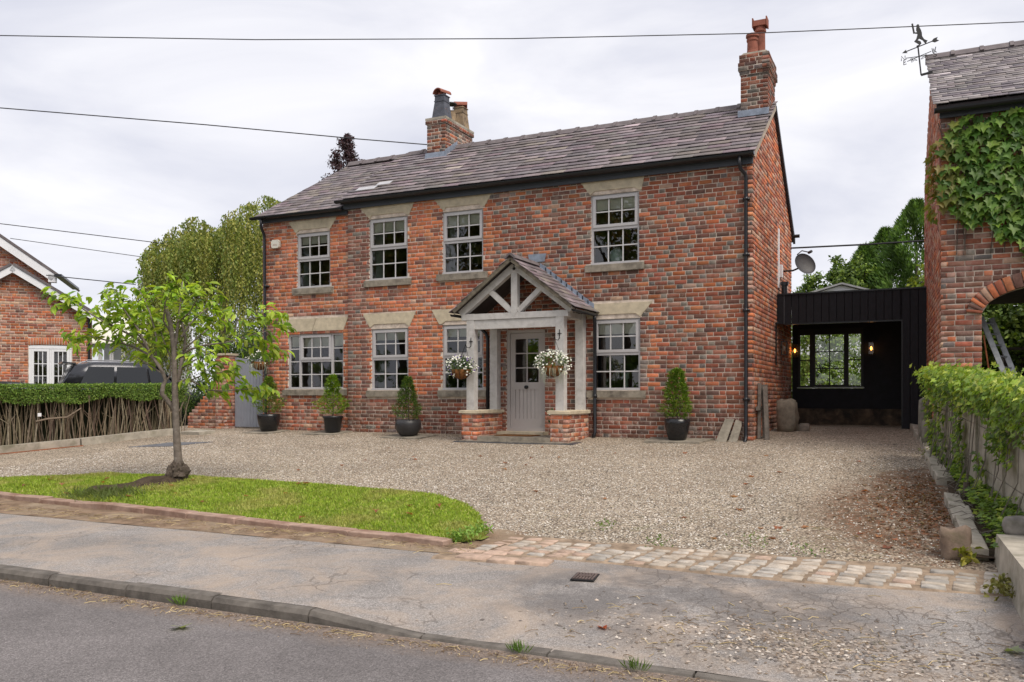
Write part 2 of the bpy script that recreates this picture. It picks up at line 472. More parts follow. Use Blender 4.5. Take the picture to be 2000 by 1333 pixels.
def leaves(parent, name, P, D, N, L, W, cols, mat, kind='quad', solo=0, soloname='leaf'):
    """one mesh of leaves; with solo > 0 the ones that show largest become objects of their own"""
    P = np.asarray(P, float); n = len(P)
    D, S, U = leaf_frames(np.asarray(D, float), np.asarray(N, float))
    L = np.broadcast_to(np.asarray(L, float), (n,)); W = np.broadcast_to(np.asarray(W, float), (n,))
    cols = np.asarray(cols); ci = npr.integers(0, len(cols), n) if cols.ndim == 2 and len(cols) != n else None
    C = cols[ci] if ci is not None else cols
    V0, F0 = leaf_shape(kind); po = np.array(org(parent))
    keep = np.ones(n, bool)
    if solo:
        d = P - np.array(CAMP); z = -SN * d[:, 0] + CS * d[:, 1]
        px = 1000 + FPX * (CS * d[:, 0] + SN * d[:, 1]) / z
        face = np.abs((U * d).sum(1)) / np.linalg.norm(d, axis=1)
        s_ = np.where((z > .5) & (px > 0) & (px < 2000), L * W / z ** 2 * (face + .15), 0)
        idx = np.argsort(-s_)[:solo]
        keep[idx] = False
        for i in idx:
            c = tuple(float(q) for q in C[i]); key = (soloname, kind, tuple(round(q, 3) for q in c), mat.name)
            if key not in _pm: _pm[key] = npmesh(soloname, V0, F0, np.tile(c, (len(F0), 1)), mat, True)
            o = bpy.data.objects.new(soloname, _pm[key]); col.objects.link(o); o.parent = parent
            o.matrix_local = frame_m(P[i] - po, D[i] * L[i], S[i] * W[i], U[i] * L[i])
    P, D, S, U, L, W, C = (a[keep] for a in (P, D, S, U, L, W, C))
    n = len(P)
    if n == 0: return None
    A = P[:, None, :] + D[:, None, :] * (V0[None, :, 0:1] * L[:, None, None]) + S[:, None, :] * (V0[None, :, 1:2] * W[:, None, None]) + U[:, None, :] * (V0[None, :, 2:3] * L[:, None, None])
    F = F0[None] + (np.arange(n) * len(V0))[:, None, None]
    me = npmesh(name, A.reshape(-1, 3) - po, F.reshape(-1, F0.shape[1]), np.repeat(C, len(F0), 0), mat)
    return link(name, me, parent)
def rdir(n, up=0.):
    v = npr.normal(size=(n, 3)); v[:, 2] += up
    return v / np.linalg.norm(v, axis=1, keepdims=True)
def gcol(base, n=10, v=.25):
    b = np.array(base)
    return np.clip(b[None] * (1 + npr.uniform(-v, v, (n, 1))) * (1 + npr.uniform(-.08, .08, (n, 3))), 0, 1)

# ---------------------------------------------------------------- ground
def gz(Y):
    if Y < -8.3: return -.6225 - max(0, min(1, (-8.6 - Y) / 2.3)) * .065
    return .075 * Y if Y < 0 else min(.05 * Y, .145)
def n2(x, y, s=1.): return mnoise.noise(Vector((x * s, y * s, 3.1)))
def sheet(name, x0, x1, y0, y1, step, zf, mat, inside=None, parent=None):
    nx = max(1, int(round((x1 - x0) / step))); ny = max(1, int(round((y1 - y0) / step)))
    xs = np.linspace(x0, x1, nx + 1); ys = np.linspace(y0, y1, ny + 1)
    V = [(x, y, zf(x, y)) for y in ys for x in xs]
    F = []
    for j in range(ny):
        for i in range(nx):
            if inside is None or inside((xs[i] + xs[i + 1]) / 2, (ys[j] + ys[j + 1]) / 2):
                a = j * (nx + 1) + i; F.append((a, a + 1, a + nx + 2, a + nx + 1))
    me = npmesh(name, np.array(V) - np.array(org(parent)), np.array(F), None, mat, True)
    return link(name, me, parent)
def inpoly(poly):
    def f(x, y):
        r = False; n = len(poly)
        for i in range(n):
            (xa, ya), (xb, yb) = poly[i], poly[(i + 1) % n]
            if (ya > y) != (yb > y) and x < (xb - xa) * (y - ya) / (yb - ya) + xa: r = not r
        return r
    return f

def terrain_mat():
    m = NT('earth_and_grass')
    c = m.mix(m.ramp(m.noise(.6, 5), [(.4, 0.0), (.6, 1.0)]), (.06, .085, .03), (.11, .09, .06))
    return m.fin(c, .95, m.bump(m.noise(9, 6), .6, .05), .1)
def gravel_mat():
    m = NT('gravel')
    wv = m.n('ShaderNodeVectorMath', operation='MULTIPLY'); m.l(m.pos, wv.inputs[0]); wv.inputs[1].default_value = (1, 1, 1)
    a = m.vor(40); b = m.vor(85)
    c1 = m.ramp(a.outputs['Color'], [(.12, (.19, .155, .125)), (.3, (.46, .40, .33)), (.5, (.66, .595, .51)), (.68, (.30, .25, .20)), (.85, (.80, .76, .69)), (.97, (.45, .37, .29))])
    c2 = m.ramp(b.outputs['Color'], [(.15, (.18, .15, .12)), (.5, (.64, .575, .49)), (.85, (.40, .345, .285))])
    c = m.mix(m.ramp(m.noise(21, 2), [(.45, 0.0), (.55, 1.0)]), c1, c2)
    gap = m.ramp(a.outputs['Distance'], [(.4, 1.0), (.78, .22)])
    c = m.mix(1, c, gap, 'MULTIPLY')
    c = m.mix(1, c, m.ramp(m.noise(.8, 5, .6), [(.3, .84), (.7, 1.22)]), 'MULTIPLY')
    # dust and trodden dirt, moss, and the drift of brown leaf mould along the right-hand kerb
    c = m.mix(m.math('MULTIPLY', m.ramp(m.noise(1.1, 7, .7), [(.48, 0.0), (.72, 1.0)]), .5), c, (.26, .205, .155))
    moss = m.math('MULTIPLY', m.ramp(m.noise(4.5, 5, .7), [(.56, 0.0), (.66, 1.0)]), m.ramp(m.blob((-1.6, -7.4, -.5), (3.2, 1.5, 2)), [(0, 0.0), (.5, .6)]))
    c = m.mix(moss, c, (.14, .16, .06))
    dr = m.math('ADD', m.blob((.1, -5.6, -.4), (1.5, 3.0, 2)), m.math('MULTIPLY', m.blob((.15, -3.6, -.3), (.75, 1.2, 2)), 1.3))
    dirt = m.math('MULTIPLY', m.ramp(m.noise(5, 7, .72, .5), [(.32, 0.0), (.52, 1.0)]), m.ramp(dr, [(.05, 0.0), (.45, .97)]))
    c = m.mix(dirt, c, m.ramp(m.noise(13, 4, .7), [(.35, (.09, .068, .05)), (.5, (.17, .11, .075)), (.68, (.27, .125, .07))]))
    c = m.mix(1, c, (.95, .895, .825), 'MULTIPLY')
    h = m.math('ADD', m.ramp(a.outputs['Distance'], [(0, 1.0), (.75, 0.0)]), m.math('MULTIPLY', m.ramp(b.outputs['Distance'], [(0, 1.0), (.7, 0.0)]), .5))
    n = m.bump(h, .85, .014)
    return m.fin(c, .93, n, .2)
def asphalt_mat(name, base, path=False):
    m = NT(name)
    v = m.vor(130)
    c = m.mix(1, m.mix(0, base, base), m.ramp(v.outputs['Color'], [(.1, .62), (.6, 1.05), (.95, 1.6)]), 'MULTIPLY')
    c = m.mix(1, c, m.ramp(m.noise(1.1, 6, .62, .4), [(.28, .78), (.72, 1.22)]), 'MULTIPLY')
    h = m.math('ADD', m.ramp(v.outputs['Distance'], [(0, 1.0), (.6, 0.0)]), m.math('MULTIPLY', m.noise(18, 5, .6), .6))
    if path:
        # sandy dust dried into the surface, dark tar patch on the crossing, crazed cracks
        c = m.mix(m.math('MULTIPLY', m.ramp(m.noise(1.5, 7, .68, .6), [(.42, 0.0), (.64, 1.0)]), .62), c, (.41, .325, .255))
        c = m.mix(m.math('MULTIPLY', m.ramp(m.noise(3.2, 6, .7), [(.66, 0.0), (.72, 1.0)]), .55), c, (.50, .41, .33))
        tar = m.math('MULTIPLY', m.ramp(m.blob((-1.6, -9.6, -.6), (1.9, 1.2, 2)), [(.05, 0.0), (.45, 1.0)]), m.ramp(m.noise(2.2, 6, .65), [(.36, 0.0), (.52, 1.0)]))
        c = m.mix(m.math('MULTIPLY', tar, .62), c, (.105, .098, .098))
        dv = m.n('ShaderNodeVectorMath', operation='ADD'); m.l(m.pos, dv.inputs[0])
        nn = m.n('ShaderNodeTexNoise'); nn.inputs['Scale'].default_value = 3; nn.inputs['Detail'].default_value = 5; m.l(m.pos, nn.inputs['Vector'])
        sc = m.n('ShaderNodeVectorMath', operation='SCALE'); sc.inputs['Scale'].default_value = .35; m.l(nn.outputs['Color'], sc.inputs[0]); m.l(sc.outputs[0], dv.inputs[1])
        cv = m.vor(5.5, 'DISTANCE_TO_EDGE', dv.outputs[0]); cw = m.vor(1.1, 'DISTANCE_TO_EDGE', dv.outputs[0])
        crz = m.math('MULTIPLY', m.ramp(cv.outputs['Distance'], [(.012, 1.0), (.045, 0.0)]),
                     m.math('MAXIMUM', m.ramp(m.blob((-.35, -9.85, -.6), (1.5, .9, 2)), [(.1, 0.0), (.4, 1.0)]), m.math('MULTIPLY', m.ramp(m.noise(.9, 3), [(.56, 0.0), (.62, 1.0)]), .8)))
        big = m.math('MULTIPLY', m.ramp(cw.outputs['Distance'], [(.003, 1.0), (.012, 0.0)]), m.ramp(m.noise(1.3, 3), [(.5, 0.0), (.56, .8)]))
        ck = m.math('MAXIMUM', crz, big)
        c = m.mix(m.math('MULTIPLY', ck, .6), c, (.10, .083, .07))
        rub = m.math('MULTIPLY', m.ramp(m.blob((-.35, -10.45, -.65), (1.4, .6, 2)), [(.05, 0.0), (.4, 1.0)]), m.ramp(m.noise(3.4, 6, .7), [(.42, 0.0), (.56, 1.0)]))
        st = m.vor(60)
        c = m.mix(m.math('MULTIPLY', rub, .85), c, m.ramp(st.outputs['Color'], [(.1, (.11, .09, .075)), (.5, (.24, .19, .15)), (.9, (.42, .37, .32))]))
        h = m.math('SUBTRACT', h, m.math('MULTIPLY', ck, 2.2))
        h = m.math('SUBTRACT', h, m.math('MULTIPLY', rub, m.math('MULTIPLY', m.noise(9, 5), 2.0)))
    else:
        # grit washed along the kerb
        sp = m.n('ShaderNodeSeparateXYZ'); m.l(m.pos, sp.inputs[0])
        gr = m.math('MULTIPLY', m.ramp(m.math('ADD', m.math('MULTIPLY', m.math('ADD', sp.outputs[1], 11.5), 1.6), m.math('MULTIPLY', m.noise(2.5, 6, .7), .5)), [(.5, 0.0), (1.0, 1.0)]), .6)
        c = m.mix(gr, c, m.ramp(m.noise(30, 4), [(.35, (.13, .095, .07)), (.65, (.30, .22, .16))]))
    n = m.bump(h, .5, .006)
    return m.fin(c, .88, n, .25)
def lawn_mat():
    m = NT('lawn_turf')
    c = m.mix(m.ramp(m.noise(3, 6, .7), [(.4, 0.0), (.62, 1.0)]), (.16, .23, .035), (.24, .27, .06))
    c = m.mix(m.math('MULTIPLY', m.ramp(m.noise(2.4, 5, .7), [(.6, 0.0), (.72, 1.0)]), .5), c, (.22, .17, .09))
    return m.fin(c, .9, m.bump(m.noise(80, 5), 1, .02), .15)

prof = [(-300, -.9), (-9.2, -.9), (-8.4, -.74), (0, -.07), (3, .09), (40, .3), (300, .3)]
V = [(x, y, z) for y, z in prof for x in (-300, 300)]
tm = MB().add(V, [(2 * i, 2 * i + 1, 2 * i + 3, 2 * i + 2) for i in range(len(prof) - 1)]).build('ground', terrain_mat())
tag(tm, 'earth and rough grass reaching behind the houses', 'ground', kind='structure')
road = MB().add([(-120, -17.2, -.78), (60, -17.2, -.78), (60, -10.96, -.78), (-120, -10.96, -.78)], [(0, 1, 2, 3)]).build('road', asphalt_mat('road_asphalt', (.165, .152, .152)))
tag(road, 'grey asphalt road along the bottom of the picture', 'road', kind='structure')
def kdrop(x): return max(0., min(1., (x + 3.9) / .909))
def pathz(x, y):
    t = max(0., min(1., (-8.7 - y) / 2.15)); zz = gz(y) - .006
    d = kdrop(x)
    return zz - d * .080 * t * t + .006 * n2(x, y, 1.3)
path = sheet('footpath', -30, 8, -10.86, -8.45, .11, pathz, asphalt_mat('footpath_asphalt', (.262, .245, .235), True))
tag(path, 'worn grey tarmac footpath between kerb and lawn', 'footpath', kind='structure')
drivez = lambda x, y: gz(y) + (.010 * n2(x, y, .9) + .004 * n2(x, y, 4) + .012) * min(1., max(0., (y + 8.2) / .4))
drive = sheet('gravel_driveway', -17.2, 1.6, -8.2, 8.2, .16, drivez, gravel_mat())
tag(drive, 'pale beige gravel driveway in front of the cottage', 'driveway', kind='structure')
# kerb stones
kb = thing('kerb', 'line of dark concrete kerb stones, dropped to the right', 'kerb', (-8, -10.9, -.7), kind='structure')
x = -3.9 - 14 * .909
while x < 3:
    L = .905
    za, zb = -.692 - kdrop(x) * .080, -.692 - kdrop(x + L) * .080
    w = .135
    f, bk, zl = -10.955, -10.955 + w, -.86
    pr = [(0, zl), (0, -.012), (.004, -.03), (.022, 0), (w, 0), (w, zl)]
    m = MB(); jz = rnd.uniform(-.004, .004); jy = rnd.uniform(-.006, .006)
    sec = lambda xx, z: [(xx, f + .0 + jy, zl), (xx, f + .006 + jy, z - .035 + jz), (xx, f + .03 + jy, z + jz - .004), (xx, f + .05 + jy, z + jz), (xx, bk, z + jz), (xx, bk, zl)]
    A = sec(x + .005, za); B = sec(x + L - .005, zb)
    m.add(A + B, [(0, 1, 2, 3, 4, 5)[::-1], (6, 7, 8, 9, 10, 11)] + [(i, (i + 1) % 6, 6 + (i + 1) % 6, 6 + i) for i in range(6)])
    m.build('kerb_stone', M['kerbstone'], kb)
    x += L + .004
# lawn
LB = [(-17.2, -7.6), (-15.2, -7.25), (-13.1, -7.0), (-11.6, -6.2), (-10.3, -6.05), (-8.8, -6.05), (-6.9, -6.15), (-5.8, -6.3), (-5.35, -6.45), (-4.95, -6.75), (-4.55, -7.15), (-4.15, -7.75), (-3.92, -8.2), (-3.95, -8.46)]
LF = [(-4.1, -8.52), (-5.27, -8.43), (-6.9, -8.30), (-8.5, -8.14), (-9.85, -8.10), (-11.8, -7.92), (-14, -7.85), (-17.2, -7.9)]
lawn_in = inpoly(LB + LF)
def edge_d(x, y):
    best = 9
    P_ = LB + LF
    for i in range(len(P_)):
        a = Vector(P_[i]); b = Vector(P_[(i + 1) % len(P_)]); t = max(0, min(1, (Vector((x, y)) - a).dot(b - a) / max((b - a).length_squared, 1e-6)))
        best = min(best, (Vector((x, y)) - a - (b - a) * t).length)
    return best
def lawnz(x, y): return gz(y) + .02 + .055 * min(1, edge_d(x, y) / .25) + .015 * n2(x, y, 1.1)
lawn = sheet('lawn', -17.2, -3.8, -8.6, -6.0, .09, lawnz, lawn_mat(), lawn_in)
tag(lawn, 'narrow strip of lawn with rounded right end', 'lawn', kind='structure')
N = 100000
gx = npr.uniform(-14.5, -3.85, N); gy = npr.uniform(-8.58, -6.02, N)
ok = np.array([lawn_in(a, b) for a, b in zip(gx, gy)])
gx, gy = gx[ok], gy[ok]
gzv = np.array([lawnz(a, b) for a, b in zip(gx, gy)]) - .004
n = len(gx)
dd = np.array([max(.0, n2(a, b, 1.5)) for a, b in zip(gx, gy)])
D = np.stack([npr.normal(0, .55, n), npr.normal(0, .55, n), np.ones(n)], 1)
gl = npr.uniform(.02, .05, n) * (1 + dd * .9)
pc = np.array([(.29, .40, .045), (.35, .46, .06), (.23, .35, .04), (.41, .46, .09), (.47, .44, .17)])
dry = np.array([n2(a, b, .9) + .5 * n2(a + 9, b, 2.7) for a, b in zip(gx, gy)])
C = pc[npr.choice(5, n, p=[.3, .3, .2, .14, .06])] * (1 + npr.uniform(-.2, .2, (n, 1)))
kd = np.clip((dry - .05) * 1.8, 0, .6)[:, None]; C = C * (1 - kd) + np.array([[.50, .44, .17]]) * kd * npr.uniform(.7, 1.1, (n, 1))
g = leaves(None, 'grass', np.stack([gx, gy, gzv], 1), D, rdir(n), gl, .011, C, M['fleaf'])
tag(g, 'short bright green grass blades on the lawn', 'grass', kind='stuff')
# soil verge and stone edging
soil = sheet('soil_verge', -17.2, -3.6, -8.92, -7.8, .14, lambda x, y: gz(y) + .004 + (.012 * n2(x, y, 3) + .010) * max(-.7, min(1, (y + 8.80) / .12)), pmat('verge_soil', (.235, .165, .115), .95, .4, 5, .9, 60, .1, tint=((.36, .29, .21), 2, .45, .65, .7), bd=.02))
tag(soil, 'strip of bare brown soil between lawn edging and footpath', 'soil', kind='structure')
ed = thing('lawn_edging', 'row of pinkish sandstone edging stones in front of the lawn', 'edging', (-8, -8.2, -.6), kind='structure')
M['edging'] = pmat('pink_sandstone', (.36, .255, .205), .92, .25, 7, .6, 50, .15, tint=((.19, .10, .07), 3, .45, .65, .7))
for i in range(len(LF) - 1):
    a = Vector((*LF[i], 0)); b = Vector((*LF[i + 1], 0)); Ld = (b - a).length; k = max(1, round(Ld / .75))
    for j in range(k):
        p = a + (b - a) * (j / k + .004); q = a + (b - a) * ((j + 1) / k - .006); t = (q - p).normalized(); nn_ = Vector((t.y, -t.x, 0))
        if nn_.y > 0: nn_ = -nn_
        w0, w1 = rnd.uniform(.16, .2), rnd.uniform(.16, .2)
        z0, z1 = gz(p.y) + .058 + rnd.uniform(-.012, .012), gz(q.y) + .058 + rnd.uniform(-.012, .012)
        A = [p, q, q + nn_ * w1, p + nn_ * w0]
        m = MB(); up = [Vector((v_.x, v_.y, (z0, z1, z1, z0)[i_])) for i_, v_ in enumerate(A)]
        mid = [(up[i_] * .93 + sum(up, Vector()) / 4 * .07) + Vector((0, 0, .008)) for i_ in range(4)]
        lo = [Vector((v_.x, v_.y, v_.z - .14)) for v_ in up]
        m.add(lo + up + mid, [(8, 9, 10, 11)] + [(i_, (i_ + 1) % 4, 4 + (i_ + 1) % 4, 4 + i_) for i_ in range(4)] + [(4 + i_, 4 + (i_ + 1) % 4, 8 + (i_ + 1) % 4, 8 + i_) for i_ in range(4)])
        m.build('edging_stone', M['edging'], ed)
# cobbled strip
cob = thing('cobble_strip', 'band of worn stone setts across the driveway mouth', 'cobbles', (-2, -8.5, -.62), kind='structure')
def bedz(x, y):
    ye = -8.77 + .05 * math.sin(x * 2 + .5) + .02 * (x + 2) - (.27 if x < -2.95 else 0)
    return gz(y) + .010 + .005 * n2(x, y, 6) - .05 * max(0., min(1., (ye - y) / .06))
cb = sheet('joint_bed', -3.98, .55, -9.2, -7.95, .05, bedz, pmat('joint_dirt', (.27, .205, .15), .95, .4, 9, .9, 60, .1), None, cob)
items = []
PS = [tuple(q_ * f_ for q_ in c_) for c_ in ((.40, .36, .315), (.43, .38, .325), (.35, .325, .295), (.385, .335, .28)) for f_ in (.85, 1, 1.12)]
PP = [tuple(q_ * f_ for q_ in c_) for c_ in ((.46, .335, .265), (.41, .30, .235)) for f_ in (.9, 1, 1.08)]
x = -3.75
ci = 0
while x < .42:
    w = rnd.uniform(.145, .19)
    yb = -8.76 + .05 * math.sin(x * 2.0 + .5) + .02 * (x + 2); y = yb; k = 0
    while y < -8.06 + .03 * math.sin(x * 3):
        h = rnd.uniform(.085, .115)
        skew = .12 * (y + 8.4)
        tt = rnd.uniform(-.09, .09)
        u = Vector((math.cos(tt), math.sin(tt), rnd.uniform(-.05, .05))).normalized(); nn_ = Vector((rnd.uniform(-.05, .05), rnd.uniform(-.05, .05), 1)); nn_ = (nn_ - u * nn_.dot(u)).normalized()
        v_ = nn_.cross(u)
        pp = PP if (x < -2.95 and rnd.random() < .6) or rnd.random() < .05 else PS
        if not (rnd.random() < .03):
            items.append((frame_m((x + w / 2 + skew + rnd.uniform(-.012, .012), y + h / 2, gz(y) - .012 + rnd.uniform(-.007, .006)), u, v_, nn_), (w - .016, h - .008, .07), rnd.choice(pp)))
        y += h + .012; k += 1
    x += w + .022
for (a, b, w, h) in [(-3.62, -8.98, .3, .2), (-3.32, -9.0, .26, .17), (-3.05, -8.95, .3, .2), (-3.5, -8.79, .22, .14), (-3.83, -8.82, .25, .16)]:
    items.append((frame_m((a, b, gz(b) - .014), Vector((1, .08, 0)).normalized(), Vector((-.08, 1, 0)).normalized(), Vector((0, 0, 1))), (w, h, .07), rnd.choice(PP)))
pieces(cob, items, M['sett'], 'sett', 300, .009)
# right-hand bed, its kerb stones
bed = MB()
bl = [(-.1, 3.2), (.06, -.7), (.24, -4.0), (.33, -5.6), (.42, -7.5)]
br = [(.1, 3.2), (.3, -1.4), (.85, -4.2), (1.1, -6.2), (1.4, -7.7)]
bs = sheet('planting_bed', -.2, 2.2, -7.7, 3.0, .12, lambda x, y: gz(y) + .06 + .03 * n2(x, y, 3), M['soil'], lambda x, y: x > np.interp(y, [-7.7, -5.6, -4, -.7, 3.2], [.45, .36, .27, .09, -.08]))
tag(bs, 'dark soil bed below the ivy on the right', 'soil bed', kind='structure')
dk = thing('driveway_kerb', 'broken line of kerb stones edging the right-hand bed', 'kerb', (.2, -3, -.2), kind='structure')
ys = [3.0]
while ys[-1] > -7.2: ys.append(ys[-1] - rnd.uniform(.42, .8))
xk = lambda y: float(np.interp(y, [-7.6, -5.5, -4, -.7, 3.4], [.34, .25, .17, 0.0, -.22]))
for i in range(len(ys) - 1):
    a, b = ys[i] - .01, ys[i + 1] + .012
    if -4.75 < (a + b) / 2 < -4.2: continue
    h = .11 + rnd.uniform(-.02, .03); w = rnd.uniform(.13, .19); j = rnd.uniform(-.02, .02)
    A = [(xk(a) + j, a), (xk(a) + w + j, a), (xk(b) + w + j, b), (xk(b) + j, b)]
    m = MB(); t = rnd.uniform(-.015, .015)
    lo = [Vector((p, q, gz(q) - .1)) for p, q in A]; up = [Vector((p, q, gz(q) + h + (t if k_ % 3 == 0 else -t))) for k_, (p, q) in enumerate(A)]
    md = [v_ * .86 + sum(up, Vector()) / 4 * .14 + Vector((0, 0, .012)) for v_ in up]
    m.add(lo + up + md, [(8, 9, 10, 11)[::-1]] + [(i_, (i_ + 1) % 4, 4 + (i_ + 1) % 4, 4 + i_)[::-1] for i_ in range(4)] + [(4 + i_, 4 + (i_ + 1) % 4, 8 + (i_ + 1) % 4, 8 + i_)[::-1] for i_ in range(4)])
    m.build('kerb_stone', M['concrete'], dk)

# ---------------------------------------------------------------- cottage
XR, XJ, XL = -2.74, -11.6, -14.1
RY, RZ = 2.42, 6.82
ct = thing('cottage', 'two-storey red brick cottage with slate roof, grey windows and gabled porch', 'house', (-8, 2, 0))
LIN = {   # lintels: top xa, xb, z; bottom xa, xb, z
 'U1': (-13.32, -11.95, 4.85, -13.11, -12.14, 4.59), 'U2': (-11.26, -9.86, 4.985, -11.03, -9.98, 4.735), 'U3': (-9.36, -7.99, 4.985, -9.14, -8.16, 4.735), 'U4': (-6.03, -4.75, 4.98, -5.84, -4.80, 4.735),
 'L1': (-13.62, -11.62, 2.59, -13.53, -11.76, 2.30), 'L2': (-11.19, -9.82, 2.62, -11.01, -9.97, 2.33), 'L3': (-9.42, -8.02, 2.64, -9.24, -8.16, 2.335), 'L4': (-5.98, -4.59, 2.6, -5.90, -4.82, 2.33)}
WIN = {'U1': (-13.09, -12.13, 3.30, 4.57), 'U2': (-11.04, -10.03, 3.36, 4.715), 'U3': (-9.17, -8.19, 3.39, 4.70), 'U4': (-5.83, -4.85, 3.365, 4.72),
       'L1': (-13.35, -11.765, .97, 2.24), 'L2': (-10.98, -10.01, .94, 2.285), 'L3': (-9.17, -8.185, .94, 2.31), 'L4': (-5.785, -4.83, .925, 2.30)}
DOOR = (-7.67, -6.80, .10, 2.16)
def wall_slab(x0, x1, y0, y1, z0, z1, holes):
    m = MB()
    xs = sorted({x0, x1, *[h[0] for h in holes], *[h[1] for h in holes]}); zs = sorted({z0, z1, *[h[2] for h in holes], *[h[3] for h in holes]})
    for i in range(len(xs) - 1):
        j = 0
        while j < len(zs) - 1:
            inh = lambda jj: any(h[0] <= (xs[i] + xs[i + 1]) / 2 <= h[1] and h[2] <= (zs[jj] + zs[jj + 1]) / 2 <= h[3] for h in holes)
            if inh(j): j += 1; continue
            k = j
            while k + 1 < len(zs) - 1 and not inh(k + 1): k += 1
            m.box(xs[i], xs[i + 1], y0, y1, zs[j], zs[k + 1]); j = k + 1
    return m
main = [WIN[k] for k in ('U2', 'U3', 'U4', 'L2', 'L3', 'L4')] + [DOOR]
wing = [WIN['U1'], WIN['L1']]
fw = wall_slab(XJ, XR - .008, .009, .3, -.2, 5.2, main).build('front_wall', M['mortar'], ct)
ww = wall_slab(XL + .008, XJ + .02, .059, .35, -.2, 5.08, wing).build('wing_wall', M['mortar'], ct)
ORANGE_X = [(w[0], w[1], w[2], w[3]) for w in WIN.values()]
def front_col(x0):
    def f(u, z, stretcher):
        x = x0 + u
        near = any(-.36 < x - w[1] < .36 and w[2] - .1 < z < w[3] + .2 or -.36 < w[0] - x < .36 and w[2] - .1 < z < w[3] + .2 for w in ORANGE_X)
        left = x < -8.0
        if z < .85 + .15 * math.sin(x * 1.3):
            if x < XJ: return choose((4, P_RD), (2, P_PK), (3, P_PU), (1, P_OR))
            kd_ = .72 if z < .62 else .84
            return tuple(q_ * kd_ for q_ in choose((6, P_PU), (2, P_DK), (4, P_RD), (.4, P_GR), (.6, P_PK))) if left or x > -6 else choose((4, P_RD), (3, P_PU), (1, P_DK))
        if x < XJ - .02 and z < 2.8 and not near: return choose((5, P_RD), (2, P_PU), (1, P_PK), (1, P_DK))
        if -11.6 < x < -11.05: return choose((4, P_PU), (4, P_DK), (2, P_RD), (1, P_GR))
        if near and (left or x > -4.6 and z < 2.4 and x < -4.5): return choose((7, P_OR), (3, P_RD), (1, P_DK))
        if left: return choose((7, P_OR), (5, P_RD), (1.3, P_DK), (.8, P_PU), (.5, P_PK))
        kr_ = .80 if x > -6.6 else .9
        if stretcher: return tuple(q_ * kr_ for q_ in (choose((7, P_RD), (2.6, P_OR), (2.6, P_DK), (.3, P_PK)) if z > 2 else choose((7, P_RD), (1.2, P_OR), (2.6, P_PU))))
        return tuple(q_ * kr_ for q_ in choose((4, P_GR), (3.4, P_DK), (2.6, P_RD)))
    return f
def lin_holes(keys, x0):
    out = []
    for k in keys:
        a = LIN[k]
        def fa(z, a=a): t = (z - a[5]) / (a[2] - a[5]); return a[3] + (a[0] - a[3]) * max(0, min(1, t)) - x0
        def fb(z, a=a): t = (z - a[5]) / (a[2] - a[5]); return a[4] + (a[1] - a[4]) * max(0, min(1, t)) - x0
        out.append((a[5], a[2], fa, fb))
        w = WIN[k]
        out.append((w[2] - .15, w[2], w[0] - .10 - x0, w[1] + .10 - x0))      # sill
        out.append((w[2], w[3], w[0] - x0, w[1] - x0))
    return out
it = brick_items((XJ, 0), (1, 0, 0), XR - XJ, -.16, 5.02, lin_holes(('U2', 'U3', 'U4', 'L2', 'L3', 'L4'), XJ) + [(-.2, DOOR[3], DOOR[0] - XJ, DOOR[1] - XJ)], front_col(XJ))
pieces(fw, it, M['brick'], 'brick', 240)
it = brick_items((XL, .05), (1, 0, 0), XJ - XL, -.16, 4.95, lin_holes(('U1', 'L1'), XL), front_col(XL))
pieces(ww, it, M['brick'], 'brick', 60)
# gable wall (right), left end, rear
def gtop(z):
    a = 0 if z < 5.2 else (z - 5.22) / .64
    b = 5.12 if z < 4.66 else 5.12 - (z - 4.66) / .8
    return a, b
gp = [(.1, -.2), (5.1, -.2), (5.1, 4.6), (RY, 6.74), (.1, 5.26)]
gw = MB().prism([(XR - .009, y, z) for y, z in gp], (-.28, 0, 0)).build('gable_wall', M['mortar'], ct)
gcolf = lambda u, z, s_: tuple(q_ * 1.12 for q_ in choose((4, P_RD), (5, P_OR), (4, P_PK), (.7, P_DK))) if s_ else choose((4, P_RD), (1, P_DK), (3, P_PK))  # gable stretchers lightened: the sunlit look of this side is put into their colour
it = brick_items((XR, 0), (0, 1, 0), 5.12, -.16, 6.75, (), gcolf, gtop, bond='english', phase=.06)
pieces(gw, it, M['brick'], 'brick', 0)
m = MB(); m.prism([(XL + .01, .06, -.2), (XL + .01, .06, 5.0), (-13.4, RY, 6.66), (-12.9, 5.1, 4.6), (-12.9, 5.1, -.2)], (.25, .05, 0)); m.build('end_wall', M['mortar'], ct)
m = MB(); m.box(-13.2, XR - .3, 4.85, 5.09, -.2, 4.6); m.build('rear_wall', M['mortar'], ct)
# rooms behind the windows
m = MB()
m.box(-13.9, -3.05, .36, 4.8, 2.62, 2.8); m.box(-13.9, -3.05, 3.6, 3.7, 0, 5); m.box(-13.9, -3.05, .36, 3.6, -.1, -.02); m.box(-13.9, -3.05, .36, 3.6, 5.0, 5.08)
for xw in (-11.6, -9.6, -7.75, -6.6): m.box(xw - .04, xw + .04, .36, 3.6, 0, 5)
m.build('interior', M['room'], ct)
